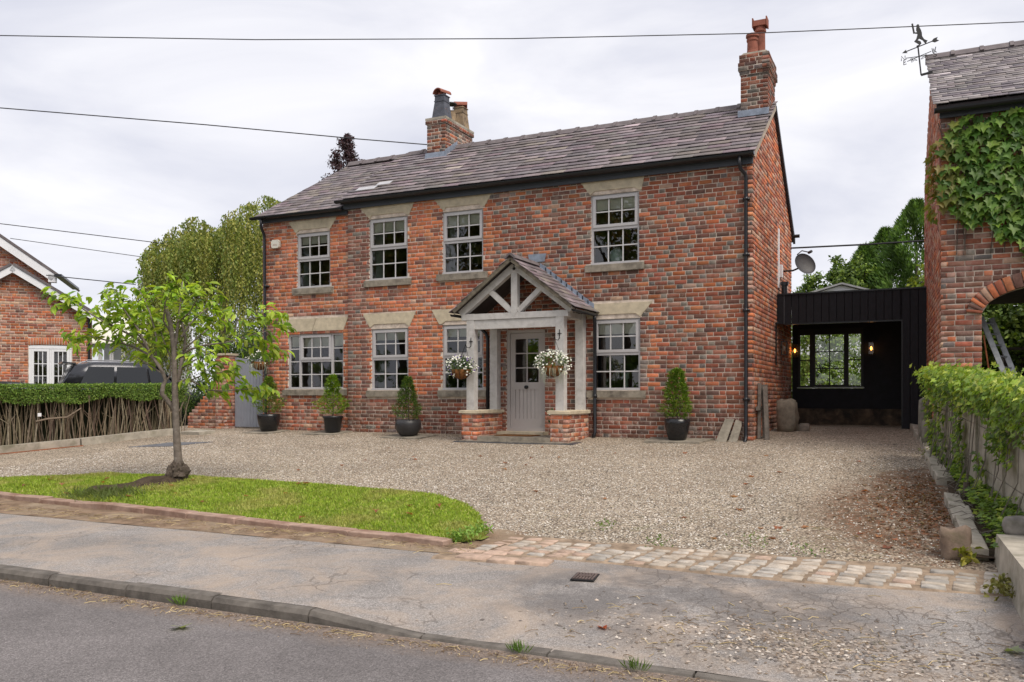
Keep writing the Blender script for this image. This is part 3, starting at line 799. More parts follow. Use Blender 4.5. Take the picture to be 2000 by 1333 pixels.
# vase, books and a figure-like lampshade on the sills are small room things
def lintel(k, parent, y):
    a = LIN[k]
    if k == 'L1':
        for (p, q, r_, s_) in ((a[0], -12.52, a[3], -12.64), (-12.51, a[1], -12.63, a[4])):
            MB().prism([(r_, y, a[5]), (s_, y, a[5]), (q, y, a[2]), (p, y, a[2])], (0, .12, 0)).build('lintel', M['stone'], parent)
    else:
        w = WIN[k]; c = .06
        pl = [(a[3], a[5]), (w[0] + .0, a[5]), (w[0] + .09, a[5] + .06), (w[1] - .09, a[5] + .06), (w[1], a[5]), (a[4], a[5]), (a[1], a[2]), (a[0], a[2])]
        if a[3] > w[0] - .005: pl = pl[:1] + [(a[3] + .03, a[5])] + pl[2:]
        if a[4] < w[1] + .005: pl = [p for p in pl if p != (w[1], a[5])]
        MB().prism([(px, y, pz) for px, pz in pl], (0, .12, 0)).build('lintel', M['stone'], parent)
def casement(m, x0, x1, z0, z1, y0, y1, t):
    m.box(x0, x0 + t, y0, y1, z0, z1); m.box(x1 - t, x1, y0, y1, z0, z1); m.box(x0 + t, x1 - t, y0, y1, z0, z0 + t); m.box(x0 + t, x1 - t, y0, y1, z1 - t, z1)
def lights(parent, x0, x1, z0, z1, y, nc, nr, matbar=None):
    matbar = matbar or M['bar']; b = .011
    xs = [x0 + (x1 - x0) * i / nc for i in range(nc + 1)]; zs = [z0 + (z1 - z0) * i / nr for i in range(nr + 1)]
    for xx in xs[1:-1]: MB().box(xx - b, xx + b, y - .012, y + .014, z0, z1).build('glazing_bar', matbar, parent)
    for zz in zs[1:-1]: MB().box(x0, x1, y - .010, y + .012, zz - b, zz + b).build('glazing_bar', matbar, parent)
    for i in range(nc):
        for j in range(nr):
            e = rnd.uniform(-.0004, .0004); e2 = rnd.uniform(-.0004, .0004)
            MB().add([(xs[i] + b, y + e, zs[j] + b), (xs[i + 1] - b, y + e2, zs[j] + b), (xs[i + 1] - b, y + e2 - e, zs[j + 1] - b), (xs[i] + b, y - e, zs[j + 1] - b)], [(0, 1, 2, 3)]).build('pane', M['glass'], parent)
def window(k, yw):
    x0, x1, z0, z1 = WIN[k]; y = yw + .045
    m = MB(); casement(m, x0, x1, z0, z1, y, y + .07, .045); m.box(x0 - .0, x1 + .0, y - .035, y + .012, z0 - .012, z0 + .034)
    m.box(x0, x1, y - .01, y + .03, z1 - .004, z1 + .02)
    zm = z0 + (z1 - z0) * .515
    if k == 'L1':
        xa, xb = x0 + .36, x1 - .36
        m.box(xa - .05, xa, y - .004, y + .07, z0 + .045, z1 - .045); m.box(xb, xb + .05, y - .004, y + .07, z0 + .045, z1 - .045); m.box(xa, xb, y - .002, y + .07, zm - .03, zm + .03)
    else:
        m.box(x0 + .045, x1 - .045, y - .002, y + .07, zm - .035, zm + .03)
    w = m.build('window', M['frame'], ct)
    xa, xb = (x0 + .36, x1 - .36) if k == 'L1' else (x0 + .035, x1 - .035)
    s_ = MB(); casement(s_, xa + .004, xb - .004, zm + .022, z1 - .03, y - .02, y + .035, .055); s_.build('opening_sash', M['frame'], w)
    lights(w, xa + .059, xb - .059, zm + .077, z1 - .085, y + .012, 3, 2)
    lights(w, xa if k == 'L1' else x0 + .045, xb if k == 'L1' else x1 - .045, z0 + .045, zm - .03, y + .03, 3, 2)
    if k == 'L1':
        lights(w, x0 + .045, xa - .05, z0 + .045, z1 - .045, y + .03, 1, 4); lights(w, xb + .05, x1 - .045, z0 + .045, z1 - .045, y + .03, 1, 4)
    sm = MB(); q = .10 + rnd.uniform(-.02, .03)
    sm.box(x0 - q, x1 + q, yw - .055, yw + .06, z0 - .145, z0 - .012); sm.build('sill', M['sill'], w)
    lintel(k, w, yw - .010)
    hb = .24 if k in ('L1', 'L4', 'U2', 'U3', 'U4') else .2
    bm = MB()
    nseg = 5
    for i in range(nseg):
        bm.box(x0 + .05, x1 - .05, y + .065 + .004 * (i % 2), y + .077 + .004 * (i % 2), z1 - .05 - hb + hb * i / nseg, z1 - .05 - hb + hb * (i + 1) / nseg)
    bm.build('blind', M['blind'], w)
    if k in ('U2', 'U3', 'L2', 'U1'):
        cm = MB(); n_ = 10; cw = .2 if k != 'U3' else .12
        for i in range(n_):
            xa_ = x0 + .07 + cw * i / n_; xb_ = x0 + .07 + cw * (i + 1) / n_
            ya, yb = y + .13 + .02 * (i % 2), y + .17 + .02 * ((i + 1) % 2)
            cm.add([(xa_, ya, z0), (xb_, yb, z0), (xb_, yb, z1), (xa_, ya, z1)], [(0, 1, 2, 3)])
        cm.build('curtain', M['curtain'], w)
    return w
for k in WIN: window(k, .05 if k in ('U1', 'L1') else 0.)
M['celadon'] = pmat('celadon_glaze', (.42, .56, .50), .25, .1, 8, .05, 30, .5)
v = MB().lathe([(.05, 0), (.12, .04), (.155, .14), (.14, .24), (.07, .30), (.06, .33)], (-5.37, .24, 3.38), 20).build('vase', M['celadon'], None, True, loc=(-5.37, .24, 3.38))
tag(v, 'pale green round vase standing inside the right-hand upstairs window', 'vase')
v = MB().lathe([(.05, 0), (.06, .02), (.05, .12), (.045, .2), (.075, .2), (.07, .32), (.0, .32)], (-5.2, .26, .95), 16).build('bottle', M['celadon'], None, True, loc=(-5.2, .26, .95))
tag(v, 'pale green bottle inside the ground-floor window right of the porch', 'bottle')
v = MB().lathe([(.0, 0), (.05, 0), (.055, .1), (.04, .14), (.0, .15)], (-12.8, .3, 1.0), 16).build('ornament', M['rust'], None, True, loc=(-12.8, .3, 1.0))
tag(v, 'small red ornament on the sill inside the wide ground-floor window', 'ornament')

# roof: slates, ridge, fascia, gutter
PSL = pal([(.18, .152, .155), (.152, .13, .135), (.205, .175, .177), (.23, .20, .198), (.168, .14, .142)], 4, .12)
def slate_items(O, u, up, nrm, xa, xb, s0, s1, ex, wmin, wmax, lift=.018, skew0=None, skew1=None, palette=None, th=.012):
    """courses from the eave (s0) up the slope (s1); O is the point at u=0, s=0"""
    out = []; s_ = s0; k = 0
    palette = palette or PSL
    while s_ < s1 - .02:
        h = ex + .05
        a = xa + (skew0(s_) if skew0 else 0) + rnd.uniform(-.02, .005); b = xb + (skew1(s_) if skew1 else 0)
        x_ = a - (k % 2) * (wmin + wmax) / 4 - rnd.uniform(0, .06)
        first = True
        while x_ < b:
            w = rnd.uniform(wmin, wmax)
            p, q = max(x_, a), min(x_ + w, b)
            if q - p > .05:
                c = rnd.choice(palette)
                if rnd.random() < .035: c = tuple(v_ * 1.7 for v_ in c)
                ti = rnd.uniform(-.009, .009); dz = rnd.uniform(-.002, .005); ds = rnd.uniform(-.008, .006)
                uu = (u + up * ti).normalized()
                vv = (up * h + nrm * -lift).normalized(); nn_ = uu.cross(vv).normalized(); vv = nn_.cross(uu)
                out.append((frame_m(O + u * ((p + q) / 2) + up * (s_ + h / 2 + ds) + nrm * (lift * .62 + dz), uu, vv, nn_), (q - p - .005, h, th), c))
            x_ += w
        s_ += ex; k += 1
    return out
SP = .64; UPM = Vector((0, 1, SP)).normalized(); NM = Vector((0, -SP, 1)).normalized()
Ex = -.16; Ez = 5.27 + SP * Ex
SLM = (RY - Ex) * math.sqrt(1 + SP * SP)
rf = MB()
rf.prism([(-11.72, Ex + .03, Ez - .012), (-11.72, RY, RZ - .02), (-11.72, 5.3, 4.50), (-11.72, 5.3, 4.42), (-11.72, RY, RZ - .13), (-11.72, Ex + .05, Ez - .08)], (9.02, 0, 0))
SW = .685; WEz = 5.04
rf.prism([(-14.16, -.06, WEz - .01), (-11.55, -.06, WEz - .01), (-11.55, RY, 6.74), (-13.36, RY, 6.74)], (0, .01, -.07))
rf.prism([(-13.36, RY, 6.74), (-11.55, RY, 6.74), (-11.55, 5.3, 4.5), (-13.1, 5.3, 4.5)], (0, -.01, -.07))
roof = rf.build('roof', M['roofdeck'], ct)
its = slate_items(Vector((0, Ex, Ez)), Vector((1, 0, 0)), UPM, NM, -11.74, -2.66, 0, SLM, .205, .34, .54, lift=.026)
UPW = Vector((0, 1, SW)).normalized(); NW = Vector((0, -SW, 1)).normalized()
SLW = (RY + .1) * math.sqrt(1 + SW * SW)
its += slate_items(Vector((0, -.10, WEz - .03)), Vector((1, 0, 0)), UPW, NW, -14.2, -11.62, 0, SLW, .165, .26, .4, skew0=lambda s_: .87 * s_ / SLW, skew1=lambda s_: -.06)
pieces(roof, its, M['slate'], 'slate', 300, .002, 'slating')
# pale replacement slates at the junction
for (xx, s_, w) in ((-11.3, .55, .5), (-10.95, .78, .36)):
    MB().obox(Vector((xx, Ex, Ez)) + UPM * s_ + NM * .034, Vector((w / 2, 0, 0)), UPM * .1, NM * .006).build('slate', pmat('pale_slate', (.42, .42, .44), .5, .1), roof)
x = -13.3
while x < -3.35:
    L = .45
    zz = (6.80 if x < -11.6 else RZ + .02) + .006 * math.sin(x * 3)
    if not (-10.75 < x + L / 2 < -10.05):
        m = MB(); pr = [(-.15, -.09), (-.08, .012), (0, .05), (.08, .012), (.15, -.09), (.12, -.10), (0, .015), (-.12, -.10)]
        m.prism([(x + .004, RY + a, zz + b) for a, b in pr], (L - .008, 0, 0))
        m.prism([(x + L - .06, RY + a * 1.12, zz + b * 1.0 + .016) for a, b in pr], (.07, 0, 0))
        m.build('ridge_tile', M['ridge'], roof)
    x += L
m = MB(); m.box(-11.68, XR + .015, -.07, -.03, 4.975, 5.19); m.box(-11.68, XR + .01, -.03, .02, 5.06, 5.16); m.build('fascia_board', M['fascia'], ct)
m = MB(); m.box(-14.12, -11.62, -.02, .02, 4.875, 5.05); m.box(-14.12, -11.62, .02, .07, 4.93, 4.98); m.build('fascia_board', M['fascia'], ct)
m = MB(); m.prism([(XR + .012, -.14, 5.16), (XR + .012, -.14, 5.10), (XR + .012, 0, 5.10), (XR + .012, RY, 6.66), (XR + .012, RY, 6.76)], (.035, 0, 0)); m.build('verge', pmat('verge_mortar', (.42, .36, .29), .9), ct)
m = MB(); m.prism([(XR + .012, RY, 6.76), (XR + .012, RY, 6.66), (XR + .012, 5.3, 4.38), (XR + .012, 5.3, 4.5)], (.05, 0, 0)); m.build('rear_verge', M['fascia'], ct)
def gutter(x0, x1, y, z, parent):
    m = MB(); n_ = 8
    ring = [(y + .06 * math.cos(math.pi + math.pi * i / n_), z + .062 * math.sin(math.pi + math.pi * i / n_)) for i in range(n_ + 1)]
    ring += [(y + .052 * math.cos(2 * math.pi - math.pi * i / n_), z + .054 * math.sin(2 * math.pi - math.pi * i / n_)) for i in range(n_ + 1)]
    m.prism([(x0, a, b) for a, b in ring], (x1 - x0, 0, 0))
    m.box(x0 - .004, x0 + .004, y - .06, y + .06, z - .05, z); m.box(x1 - .004, x1 + .004, y - .06, y + .06, z - .05, z)
    xx = x0 + .4
    while xx < x1: m.prism([(xx, a + (a - y) * .1, z + (b - z) * 1.12) for a, b in ring], (.05, 0, 0)); xx += 1.55
    m.build('gutter', M['black'], parent)
gutter(-11.78, XR + .06, -.205, 5.145, ct); gutter(-14.27, -11.66, -.15, 5.005, ct)
def downpipe(pts, parent, rings):
    m = MB().tube(pts, .034, 10)
    for p in rings: m.tube([(p[0], p[1], p[2] - .03), (p[0], p[1], p[2] + .03)], .043, 10); m.box(p[0] - .06, p[0] + .06, p[1] + .01, p[1] + .07, p[2] - .02, p[2] + .02)
    m.build('downpipe', M['black'], parent, True)
dx = -2.845
downpipe([(dx - .09, -.205, 5.10), (dx - .09, -.205, 4.96), (dx - .075, -.18, 4.87), (dx - .015, -.09, 4.80), (dx, -.07, 4.72), (dx, -.07, .12), (dx, -.10, .03), (dx, -.2, -.03)], ct, [(dx, -.07, z) for z in (4.35, 3.35, 2.35, .75)])
dx = -13.95
downpipe([(dx - .02, -.15, 4.97), (dx - .02, -.15, 4.80), (dx - .04, -.1, 4.72), (dx - .04, -.02, 4.62), (dx - .04, -.01, 4.5), (dx, -.01, .1), (dx, -.08, 0)], ct, [(dx, -.01, z) for z in (3.4, 1.2)])

# chimneys
def stack(x0, x1, y0, y1, z0, z1, cap, pc):
    st = MB().box(x0 + .006, x1 - .006, y0 + .006, y1 - .006, z0, z1 - .004).build('chimney', M['mortar'], ct)
    it = brick_items((x0, y0), (1, 0, 0), x1 - x0, z0, z1, (), pc, depth=.09, bond='flemish') + brick_items((x1, y0), (0, 1, 0), y1 - y0, z0, z1, (), pc, depth=.09, phase=.1)
    for (o_, a, b) in cap:
        it += brick_items((x0 - o_, y0 - o_), (1, 0, 0), x1 - x0 + 2 * o_, a, b, (), pc, depth=.1 + o_) + brick_items((x1 + o_, y0 - o_), (0, 1, 0), y1 - y0 + 2 * o_, a, b, (), pc, depth=.1 + o_, phase=.13)
    pieces(st, it, M['brick'], 'brick', 0)
    m = MB()
    for (o_, a, b) in cap: m.box(x0 - o_ + .006, x1 + o_ - .006, y0 - o_ + .006, y1 + o_ - .006, a, b)
    m.build('cap', M['mortar'], st)
    return st
dim = lambda c_, k_: tuple(q_ * k_ for q_ in c_)
dkc = lambda u, z, s_: dim(choose((4, P_DK), (3, P_RD), (2, P_GR), (1, P_PU)), .72)
dkc2 = lambda u, z, s_: dim(choose((4, P_DK), (3, P_RD), (2, P_PK), (3, P_GR), (.5, P_OR)), .78)
c1 = stack(-3.27, -2.742, 1.70, 2.62, 6.1, 7.22, [(.02, 7.22, 7.30), (.045, 7.30, 7.46), (.025, 7.46, 7.60)], dkc)
c2 = stack(-10.67, -10.165, 1.87, 3.23, 6.1, 7.30, [(.03, 7.28, 7.37)], dkc2)
MB().prism([(-3.29, 1.68, 7.6), (-2.72, 1.68, 7.6), (-2.78, 1.75, 7.68), (-3.22, 1.75, 7.68)], (0, .9, 0)).build('flaunching', M['sill'], c1)
MB().box(-10.70, -10.135, 1.84, 3.26, 7.375, 7.43).build('flaunching', M['concrete'], c2)
MB().prism([(-3.32, 1.66, 6.38), (-2.72, 1.66, 6.38), (-2.72, 1.66, 6.50), (-3.32, 1.66, 6.50)], (0, .04, .02)).build('lead_flashing', M['lead'], c1)
MB().prism([(-10.72, 1.83, 6.44), (-10.12, 1.83, 6.44), (-10.13, 1.85, 6.60), (-10.70, 1.85, 6.60)], (0, .03, 0)).build('lead_flashing', M['lead'], c2)
MB().prism([(-10.155, 1.83, 6.45), (-10.155, 2.42, 6.86), (-10.155, 2.42, 6.98), (-10.155, 1.83, 6.62)], (.012, 0, 0)).build('lead_flashing', M['lead'], c2)
def hood(m, p, r, L, ax):      # half-round terracotta hood, axis ax
    ax = Vector(ax).normalized(); sd_ = ax.cross(Vector((0, 0, 1)))
    ring = [Vector(p) - ax * L / 2 + sd_ * r * math.cos(math.pi * i / 10) + Vector((0, 0, r * .8 * math.sin(math.pi * i / 10))) for i in range(11)]
    ring += [Vector(p) - ax * L / 2 + sd_ * r * .84 * math.cos(math.pi - math.pi * i / 10) + Vector((0, 0, r * .64 * math.sin(math.pi * i / 10))) for i in range(11)]
    m.prism(ring, ax * L)
m = MB().lathe([(.135, 0), (.12, .05), (.10, .1), (.095, .58), (.115, .6), (.115, .64), (.1, .66), (.1, .72)], (-2.96, 2.15, 7.6), 18)
for s_ in (-1, 1): m.obox((-2.96 + s_ * .135, 2.15, 8.38), (.012, 0, 0), (0, .12, 0), (0, 0, .09))
m.obox((-2.96, 2.15, 8.36), (.13, 0, 0), (0, .12, 0), (0, 0, .055)); m.build('pot', M['terra'], c1)
m = MB().lathe([(.13, 0), (.12, .05), (.105, .12), (.10, .30), (.115, .32), (.115, .35), (.10, .37), (.13, .40), (.125, .45), (.06, .46)], (-3.07, 1.88, 7.62), 18).build('pot', M['terra'], c1)
def sqpot(ctr, w0, w1, h, mat, parent):
    m = MB(); x, y, z = ctr
    for (a, b, z0, z1) in ((w0, w1, 0, h * .72), (w1 * 1.08, w1 * 1.08, h * .72, h * .76), (w1, w1 * .97, h * .76, h * .96), (w1 * 1.1, w1 * 1.1, h * .96, h)):
        m.add([(x - a, y - a, z + z0), (x + a, y - a, z + z0), (x + a, y + a, z + z0), (x - a, y + a, z + z0), (x - b, y - b, z + z1), (x + b, y - b, z + z1), (x + b, y + b, z + z1), (x - b, y + b, z + z1)],
              [(0, 3, 2, 1), (4, 5, 6, 7), (0, 1, 5, 4), (1, 2, 6, 5), (2, 3, 7, 6), (3, 0, 4, 7)])
    return m.build('pot', mat, parent)
p1 = sqpot((-10.40, 2.12, 7.43), .18, .13, .58, M['potblue'], c2)
m = MB().lathe([(.1, 0), (.1, .07)], (-10.40, 2.12, 8.0), 14); hood(m, (-10.40, 2.12, 8.05), .15, .34, (.3, 1, 0)); m.build('hood', M['terra'], c2)
p2 = sqpot((-10.38, 3.0, 7.43), .17, .13, .55, M['potcream'], c2)
m = MB().lathe([(.1, 0), (.1, .06)], (-10.38, 3.0, 7.97), 14); hood(m, (-10.38, 3.0, 8.02), .15, .34, (.9, .5, 0)); m.build('hood', M['terra'], c2)
m = MB().lathe([(.12, 0), (.11, .3), (.12, .34)], (-10.40, 2.56, 7.43), 14).build('pot', M['potcream'], c2)
m = MB()
for a in range(4): m.tube([(-10.40 + .09 * math.cos(a * 1.57), 2.56 + .09 * math.sin(a * 1.57), 7.76), (-10.40 + .09 * math.cos(a * 1.57), 2.56 + .09 * math.sin(a * 1.57), 7.94)], .008, 5)
m.lathe([(.15, 0), (.13, .03), (.0, .05)], (-10.40, 2.56, 7.94), 14); m.build('cowl', M['iron'], c2)

# front door
dm = MB(); x0, x1, z0, z1 = DOOR
yd = .085
casement(dm, x0, x1, z0 - .0, z1, yd - .03, yd + .06, .065)
fr = dm.build('door_frame', M['doorpaint'], ct)
lf = MB(); xa, xb, za, zb = x0 + .07, x1 - .07, z0 + .05, z1 - .07
st_ = .105; zmid = 1.03
lf.box(xa, xa + st_, yd, yd + .045, za, zb); lf.box(xb - st_, xb, yd, yd + .045, za, zb); lf.box(xa + st_, xb - st_, yd, yd + .045, zb - .12, zb); lf.box(xa + st_, xb - st_, yd, yd + .045, zmid - .09, zmid + .06)
lf.box(xa + st_, xb - st_, yd, yd + .045, za, za + .2)
door = lf.build('door', M['doorpaint'], ct)
nb_ = 6
for i in range(nb_):
    w = (xb - xa - 2 * st_) / nb_; a = xa + st_ + w * i
    MB().prism([(a + .001, yd + .022, za + .2), (a + .007, yd + .013, za + .2), (a + w - .007, yd + .013, za + .2), (a + w - .001, yd + .022, za + .2), (a + w - .001, yd + .036, za + .2), (a + .001, yd + .036, za + .2)], (0, 0, zmid - .09 - za - .2)).build('plank', M['doorpaint'], door)
lights(door, xa + st_, xb - st_, zmid + .06, zb - .12, yd + .02, 2, 3, M['doorpaint'])
MB().lathe([(.0, -.001), (.036, 0), (.036, .008), (.012, .012), (.014, .03), (.034, .042), (.036, .058), (.02, .07), (.0, .072)], (0, 0, 0), 16).build('knob', M['iron'], door, True)
kn = bpy.data.objects[[o.name for o in bpy.data.objects if o.name.startswith('knob')][-1]]
kn.data.transform(Matrix.Translation(Vector(((xa + xb) / 2, yd - .001, .99)) - org(door)) @ Matrix.Rotation(R(90), 4, 'X') @ Matrix.Translation(org(door)))
MB().box(xb + .012, xb + .03, yd - .05, yd - .03, 1.42, 1.50).build('latch', M['iron'], door)
MB().box(xa, xb, yd - .012, yd + .03, za - .035, za - .002).build('weather_bar', M['iron'], door)

# porch
po_ = MB(); po_.box(-8.10, -5.84, -1.20, .0, -.3, -.045)
po_.box(-7.74, -6.20, -1.12, .0, -.045, .035)
porch = po_.build('porch', M['sill'], ct)
MB().box(-7.74, -6.72, -.28, .06, .036, .098).build('doorstep', M['stone'], porch)
MB().prism([(-8.2, -1.26, -.082), (-5.7, -1.26, -.082), (-5.7, .0, -.02), (-8.2, 0, -.02)], (0, 0, .012)).build('edging_strip', M['fascia'], porch)
PW = lambda u, z, s_: choose((4, P_OR), (4, P_RD), (3, P_PK), (1, P_DK))
PW2 = lambda u, z, s_: choose((2, P_OR), (4, P_RD), (4, P_PK), (1, P_DK))
for (a, b, pf) in ((-8.08, -7.74, PW), (-6.21, -5.86, PW2)):
    m = MB().box(a + .008, b - .008, -1.112, -.01, -.2, .475).build('low_wall', M['mortar'], porch)
    it = brick_items((a, -1.12), (1, 0, 0), b - a, -.12, .47, (), pf, depth=.09, phase=rnd.uniform(0, .2)) + brick_items((b, -1.12), (0, 1, 0), 1.12, -.12, .47, (), pf, depth=.09)
    it += brick_items((a, 0), (0, -1, 0), 1.12, -.12, .47, (), pf, depth=.09)
    pieces(m, it, M['brick'], 'brick', 0)
    for (q, r_) in ((-1.16, -.60), (-.595, -.012)):
        c = MB(); z = .478; t = .062
        A = [(a - .045, q), (b + .045, q), (b + .045, r_), (a - .045, r_)]
        lo = [Vector((p[0], p[1], z)) for p in A]; up = [Vector((p[0], p[1], z + t - .01 + rnd.uniform(-.006, .006))) for p in A]; md = [v_ * .9 + sum(up, Vector()) / 4 * .1 + Vector((0, 0, .01)) for v_ in up]
        c.add(lo + up + md, [(0, 3, 2, 1), (8, 9, 10, 11)] + [(i_, (i_ + 1) % 4, 4 + (i_ + 1) % 4, 4 + i_) for i_ in range(4)] + [(4 + i_, 4 + (i_ + 1) % 4, 8 + (i_ + 1) % 4, 8 + i_) for i_ in range(4)])
        c.build('coping', M['stone'], porch)
PZ = .54
for (x, y) in ((-7.90, -1.02), (-6.03, -1.02), (-7.86, -.10), (-6.0, -.10)):
    MB().box(x - .082, x + .082, y - .082, y + .082, PZ, 2.14 if y < -.5 and False else 2.40).build('post', M['oak'], porch)
ZT = 2.395
MB().box(-7.818, -6.112, -1.085, -.955, 2.10, 2.275).build('lower_beam', M['oak'], porch)
MB().box(-8.09, -5.86, -1.11, -.945, 2.28, ZT).build('tie_beam', M['oak'], porch)
for x in (-7.90, -6.03): MB().box(x - .07, x + .07, -.94, -.02, 2.285, 2.395).build('wall_plate', M['oak'], porch)
AP = Vector((-6.965, -1.03, 3.30)); EL, ER = Vector((-8.13, -1.03, 2.40)), Vector((-5.80, -1.03, 2.40))
for e in (EL, ER): MB().bar(e, AP - Vector((0, 0, .03)), .13, .13, up=(0, 0, 1)).build('rafter', M['oak'], porch)
MB().box(AP.x - .065, AP.x + .065, -1.09, -.97, ZT, 3.2).build('king_post', M['oak'], porch)
MB().prism([(AP.x - .06, -1.115, 2.39), (AP.x, -1.115, 2.30), (AP.x + .06, -1.115, 2.39), (AP.x + .06, -1.115, 2.46), (AP.x - .06, -1.115, 2.46)], (0, .02, 0)).build('king_post_foot', M['oak'], porch)
for s_ in (-1, 1): MB().bar((AP.x + s_ * .07, -1.03, 2.42), (AP.x + s_ * .52, -1.03, 2.82), .10, .095).build('strut', M['oak'], porch)
rs = MB()
OV = .16
for s_, e in ((-1, EL), (1, ER)):
    d = (Vector((e.x, 0, e.z)) - Vector((AP.x, 0, AP.z))); L = d.length; d.normalize(); nrm = Vector((-d.z, 0, d.x)) if s_ > 0 else Vector((d.z, 0, -d.x))
    if nrm.z < 0: nrm = -nrm
    p0 = Vector((AP.x, 0, AP.z)) + nrm * .07
    rs.prism([p0 + Vector((0, -1.24, 0)), p0 + d * (L + .05) + Vector((0, -1.24, 0)), p0 + d * (L + .05) + Vector((0, -1.24, 0)) + nrm * .03, p0 + Vector((0, -1.24, 0)) + nrm * .03], (0, 1.235, 0))
prf = rs.build('porch_roof', M['roofdeck'], porch)
its = []
for s_, e in ((-1, EL), (1, ER)):
    d = (Vector((e.x, 0, e.z)) - Vector((AP.x, 0, AP.z))); L = d.length + .1; d.normalize(); nrm = Vector((-d.z, 0, d.x))
    if nrm.z < 0: nrm = -nrm
    O = Vector((AP.x, 0, AP.z)) + nrm * .10 + d * L
    u = Vector((0, 1, 0)) if s_ > 0 else Vector((0, -1, 0))
    xa, xb = (-1.28, -.005) if s_ > 0 else (.005, 1.28)
    its += slate_items(O, u, -d, nrm, xa, xb, 0, L - .05, .17, .28, .42)
pieces(prf, its, M['slate'], 'slate', 0, .002, 'slating')
for i in range(3):
    m = MB(); y0 = -1.29 + i * .39
    pr = [(-.13, -.06), (-.06, .02), (0, .05), (.06, .02), (.13, -.06), (.1, -.07), (0, .01), (-.1, -.07)]
    m.prism([(AP.x + a, y0, AP.z + .15 + b) for a, b in pr], (0, .38, 0)); m.build('ridge_tile', M['ridge'], prf)
m = MB()
for s_, e in ((-1, EL), (1, ER)):
    m.bar(Vector((AP.x, -1.25, AP.z + .085)), Vector((e.x + s_ * .06, -1.25, e.z + .045)), .03, .075)
m.build('barge_mortar', pmat('mossy_mortar', (.15, .13, .10), .95, .4, 12, 1, 40, .1), prf)
for s_, x in ((-1, -8.24), (1, -5.71)):
    m = MB(); n_ = 8
    ring = [(x + .045 * math.cos(math.pi + math.pi * i / n_), 2.40 + .05 * math.sin(math.pi + math.pi * i / n_)) for i in range(n_ + 1)] + [(x + .038 * math.cos(-math.pi * i / n_), 2.40 + .04 * math.sin(-math.pi * i / n_)) for i in range(n_ + 1)]
    m.prism([(a, -1.22, b) for a, b in ring], (0, 1.2, 0)); m.build('gutter', M['black'], prf)
m = MB().tube([(-5.71, -.10, 2.38), (-5.71, -.10, 2.30), (-5.72, -.065, 2.22), (-5.72, -.06, .12), (-5.72, -.14, .0)], .036, 10)
m.tube([(-5.72, -.06, .78), (-5.72, -.06, .84)], .046, 10); m.build('downpipe', M['black'], porch, True)
m = MB().tube([(-8.24, -.10, 2.38), (-8.22, -.05, 2.2), (-8.10, -.05, 2.1), (-8.06, -.05, 2.0), (-8.06, -.05, .5)], .034, 10).build('downpipe', M['black'], porch, True)
# stepped lead flashing on the wall over the porch roof
m = MB()
d = (Vector((ER.x, 0, ER.z)) - Vector((AP.x, 0, AP.z))).normalized()
for s_ in (1, -1):
    for i in range(10):
        p = Vector((AP.x, -.016, AP.z + .12)) + Vector((s_ * d.x, 0, d.z)) * (.08 + i * .142)
        m.prism([p, p + Vector((s_ * .175 * d.x, 0, .145 * d.z)), p + Vector((s_ * .17 * d.x, 0, .145 * d.z + .11)), p + Vector((s_ * .0, 0, .10))][::s_], (0, .012, 0))
m.prism([(AP.x - .16, -.017, AP.z + .2), (AP.x + .16, -.017, AP.z + .2), (AP.x + .2, -.017, AP.z + .36), (AP.x - .2, -.017, AP.z + .36)], (0, .012, 0))
for s_ in (1, -1):
    a = Vector((AP.x, -.05, AP.z + .14)); b = a + Vector((s_ * d.x, 0, d.z)) * 1.5
    m.bar(a, b, .09, .02)
m.build('lead_flashing', M['lead'], porch)

# things fixed to the cottage
def small(name, mb, mat, label, cat, loc, smooth=False, group=None):
    o = mb.build(name, mat, None, smooth, loc=loc); tag(o, label, cat, group); return o
a = thing('alarm_box', 'cream burglar alarm box high on the left end of the cottage', 'alarm box', (-13.62, .04, 4.37))
m = MB(); pl = [(-.11, -.07), (-.07, -.10), (.07, -.10), (.11, -.07), (.115, .05), (.08, .095), (-.08, .095), (-.115, .05)]
m.prism([(-13.66 + p, -.03, 4.37 + q) for p, q in pl], (0, .07, 0)); m.build('case', M['cream'], a)
MB().box(-13.72, -13.60, -.034, -.031, 4.33, 4.365).build('label_strip', pmat('strip', (.5, .42, .36), .6), a)
dsh = thing('satellite_dish', 'grey satellite dish on the right gable of the cottage', 'satellite dish', (XR, 3.8, 3.6))
m = MB(); n_ = 24; vv = [];  ax = Vector((.55, -.80, .30)).normalized(); s1_ = ax.orthogonal().normalized(); s2_ = ax.cross(s1_); cc = Vector((XR + .48, 3.62, 3.66))
for j, (r_, d_) in enumerate(((.0, -.05), (.1, -.046), (.19, -.032), (.235, -.012), (.25, .0))):
    for i in range(n_): vv.append(cc + (s1_ * math.cos(i * 2 * math.pi / n_) * .9 + s2_ * math.sin(i * 2 * math.pi / n_)) * r_ + ax * d_)
m.add(vv, [(j * n_ + i, j * n_ + (i + 1) % n_, (j + 1) * n_ + (i + 1) % n_, (j + 1) * n_ + i) for j in range(4) for i in range(n_)]); m.build('reflector', M['dish'], dsh, True)
MB().tube([(XR, 3.80, 3.55), (XR + .2, 3.8, 3.55), (XR + .42, 3.72, 3.62)], .02, 8).build('bracket', M['iron'], dsh)
MB().tube([cc - s2_ * .26, cc - s2_ * .25 + ax * .2, cc - s2_ * .12 + ax * .34], .012, 6).tube([cc - s2_ * .12 + ax * .32, cc - s2_ * .10 + ax * .42], .03, 8).build('arm', M['dish'], dsh)
MB().box(XR, XR + .05, 3.25, 3.4, 3.35, 3.62).build('meter_box', M['white'], None); o = bpy.data.objects['meter_box']; tag(o, 'small white junction box beside the satellite dish', 'junction box')
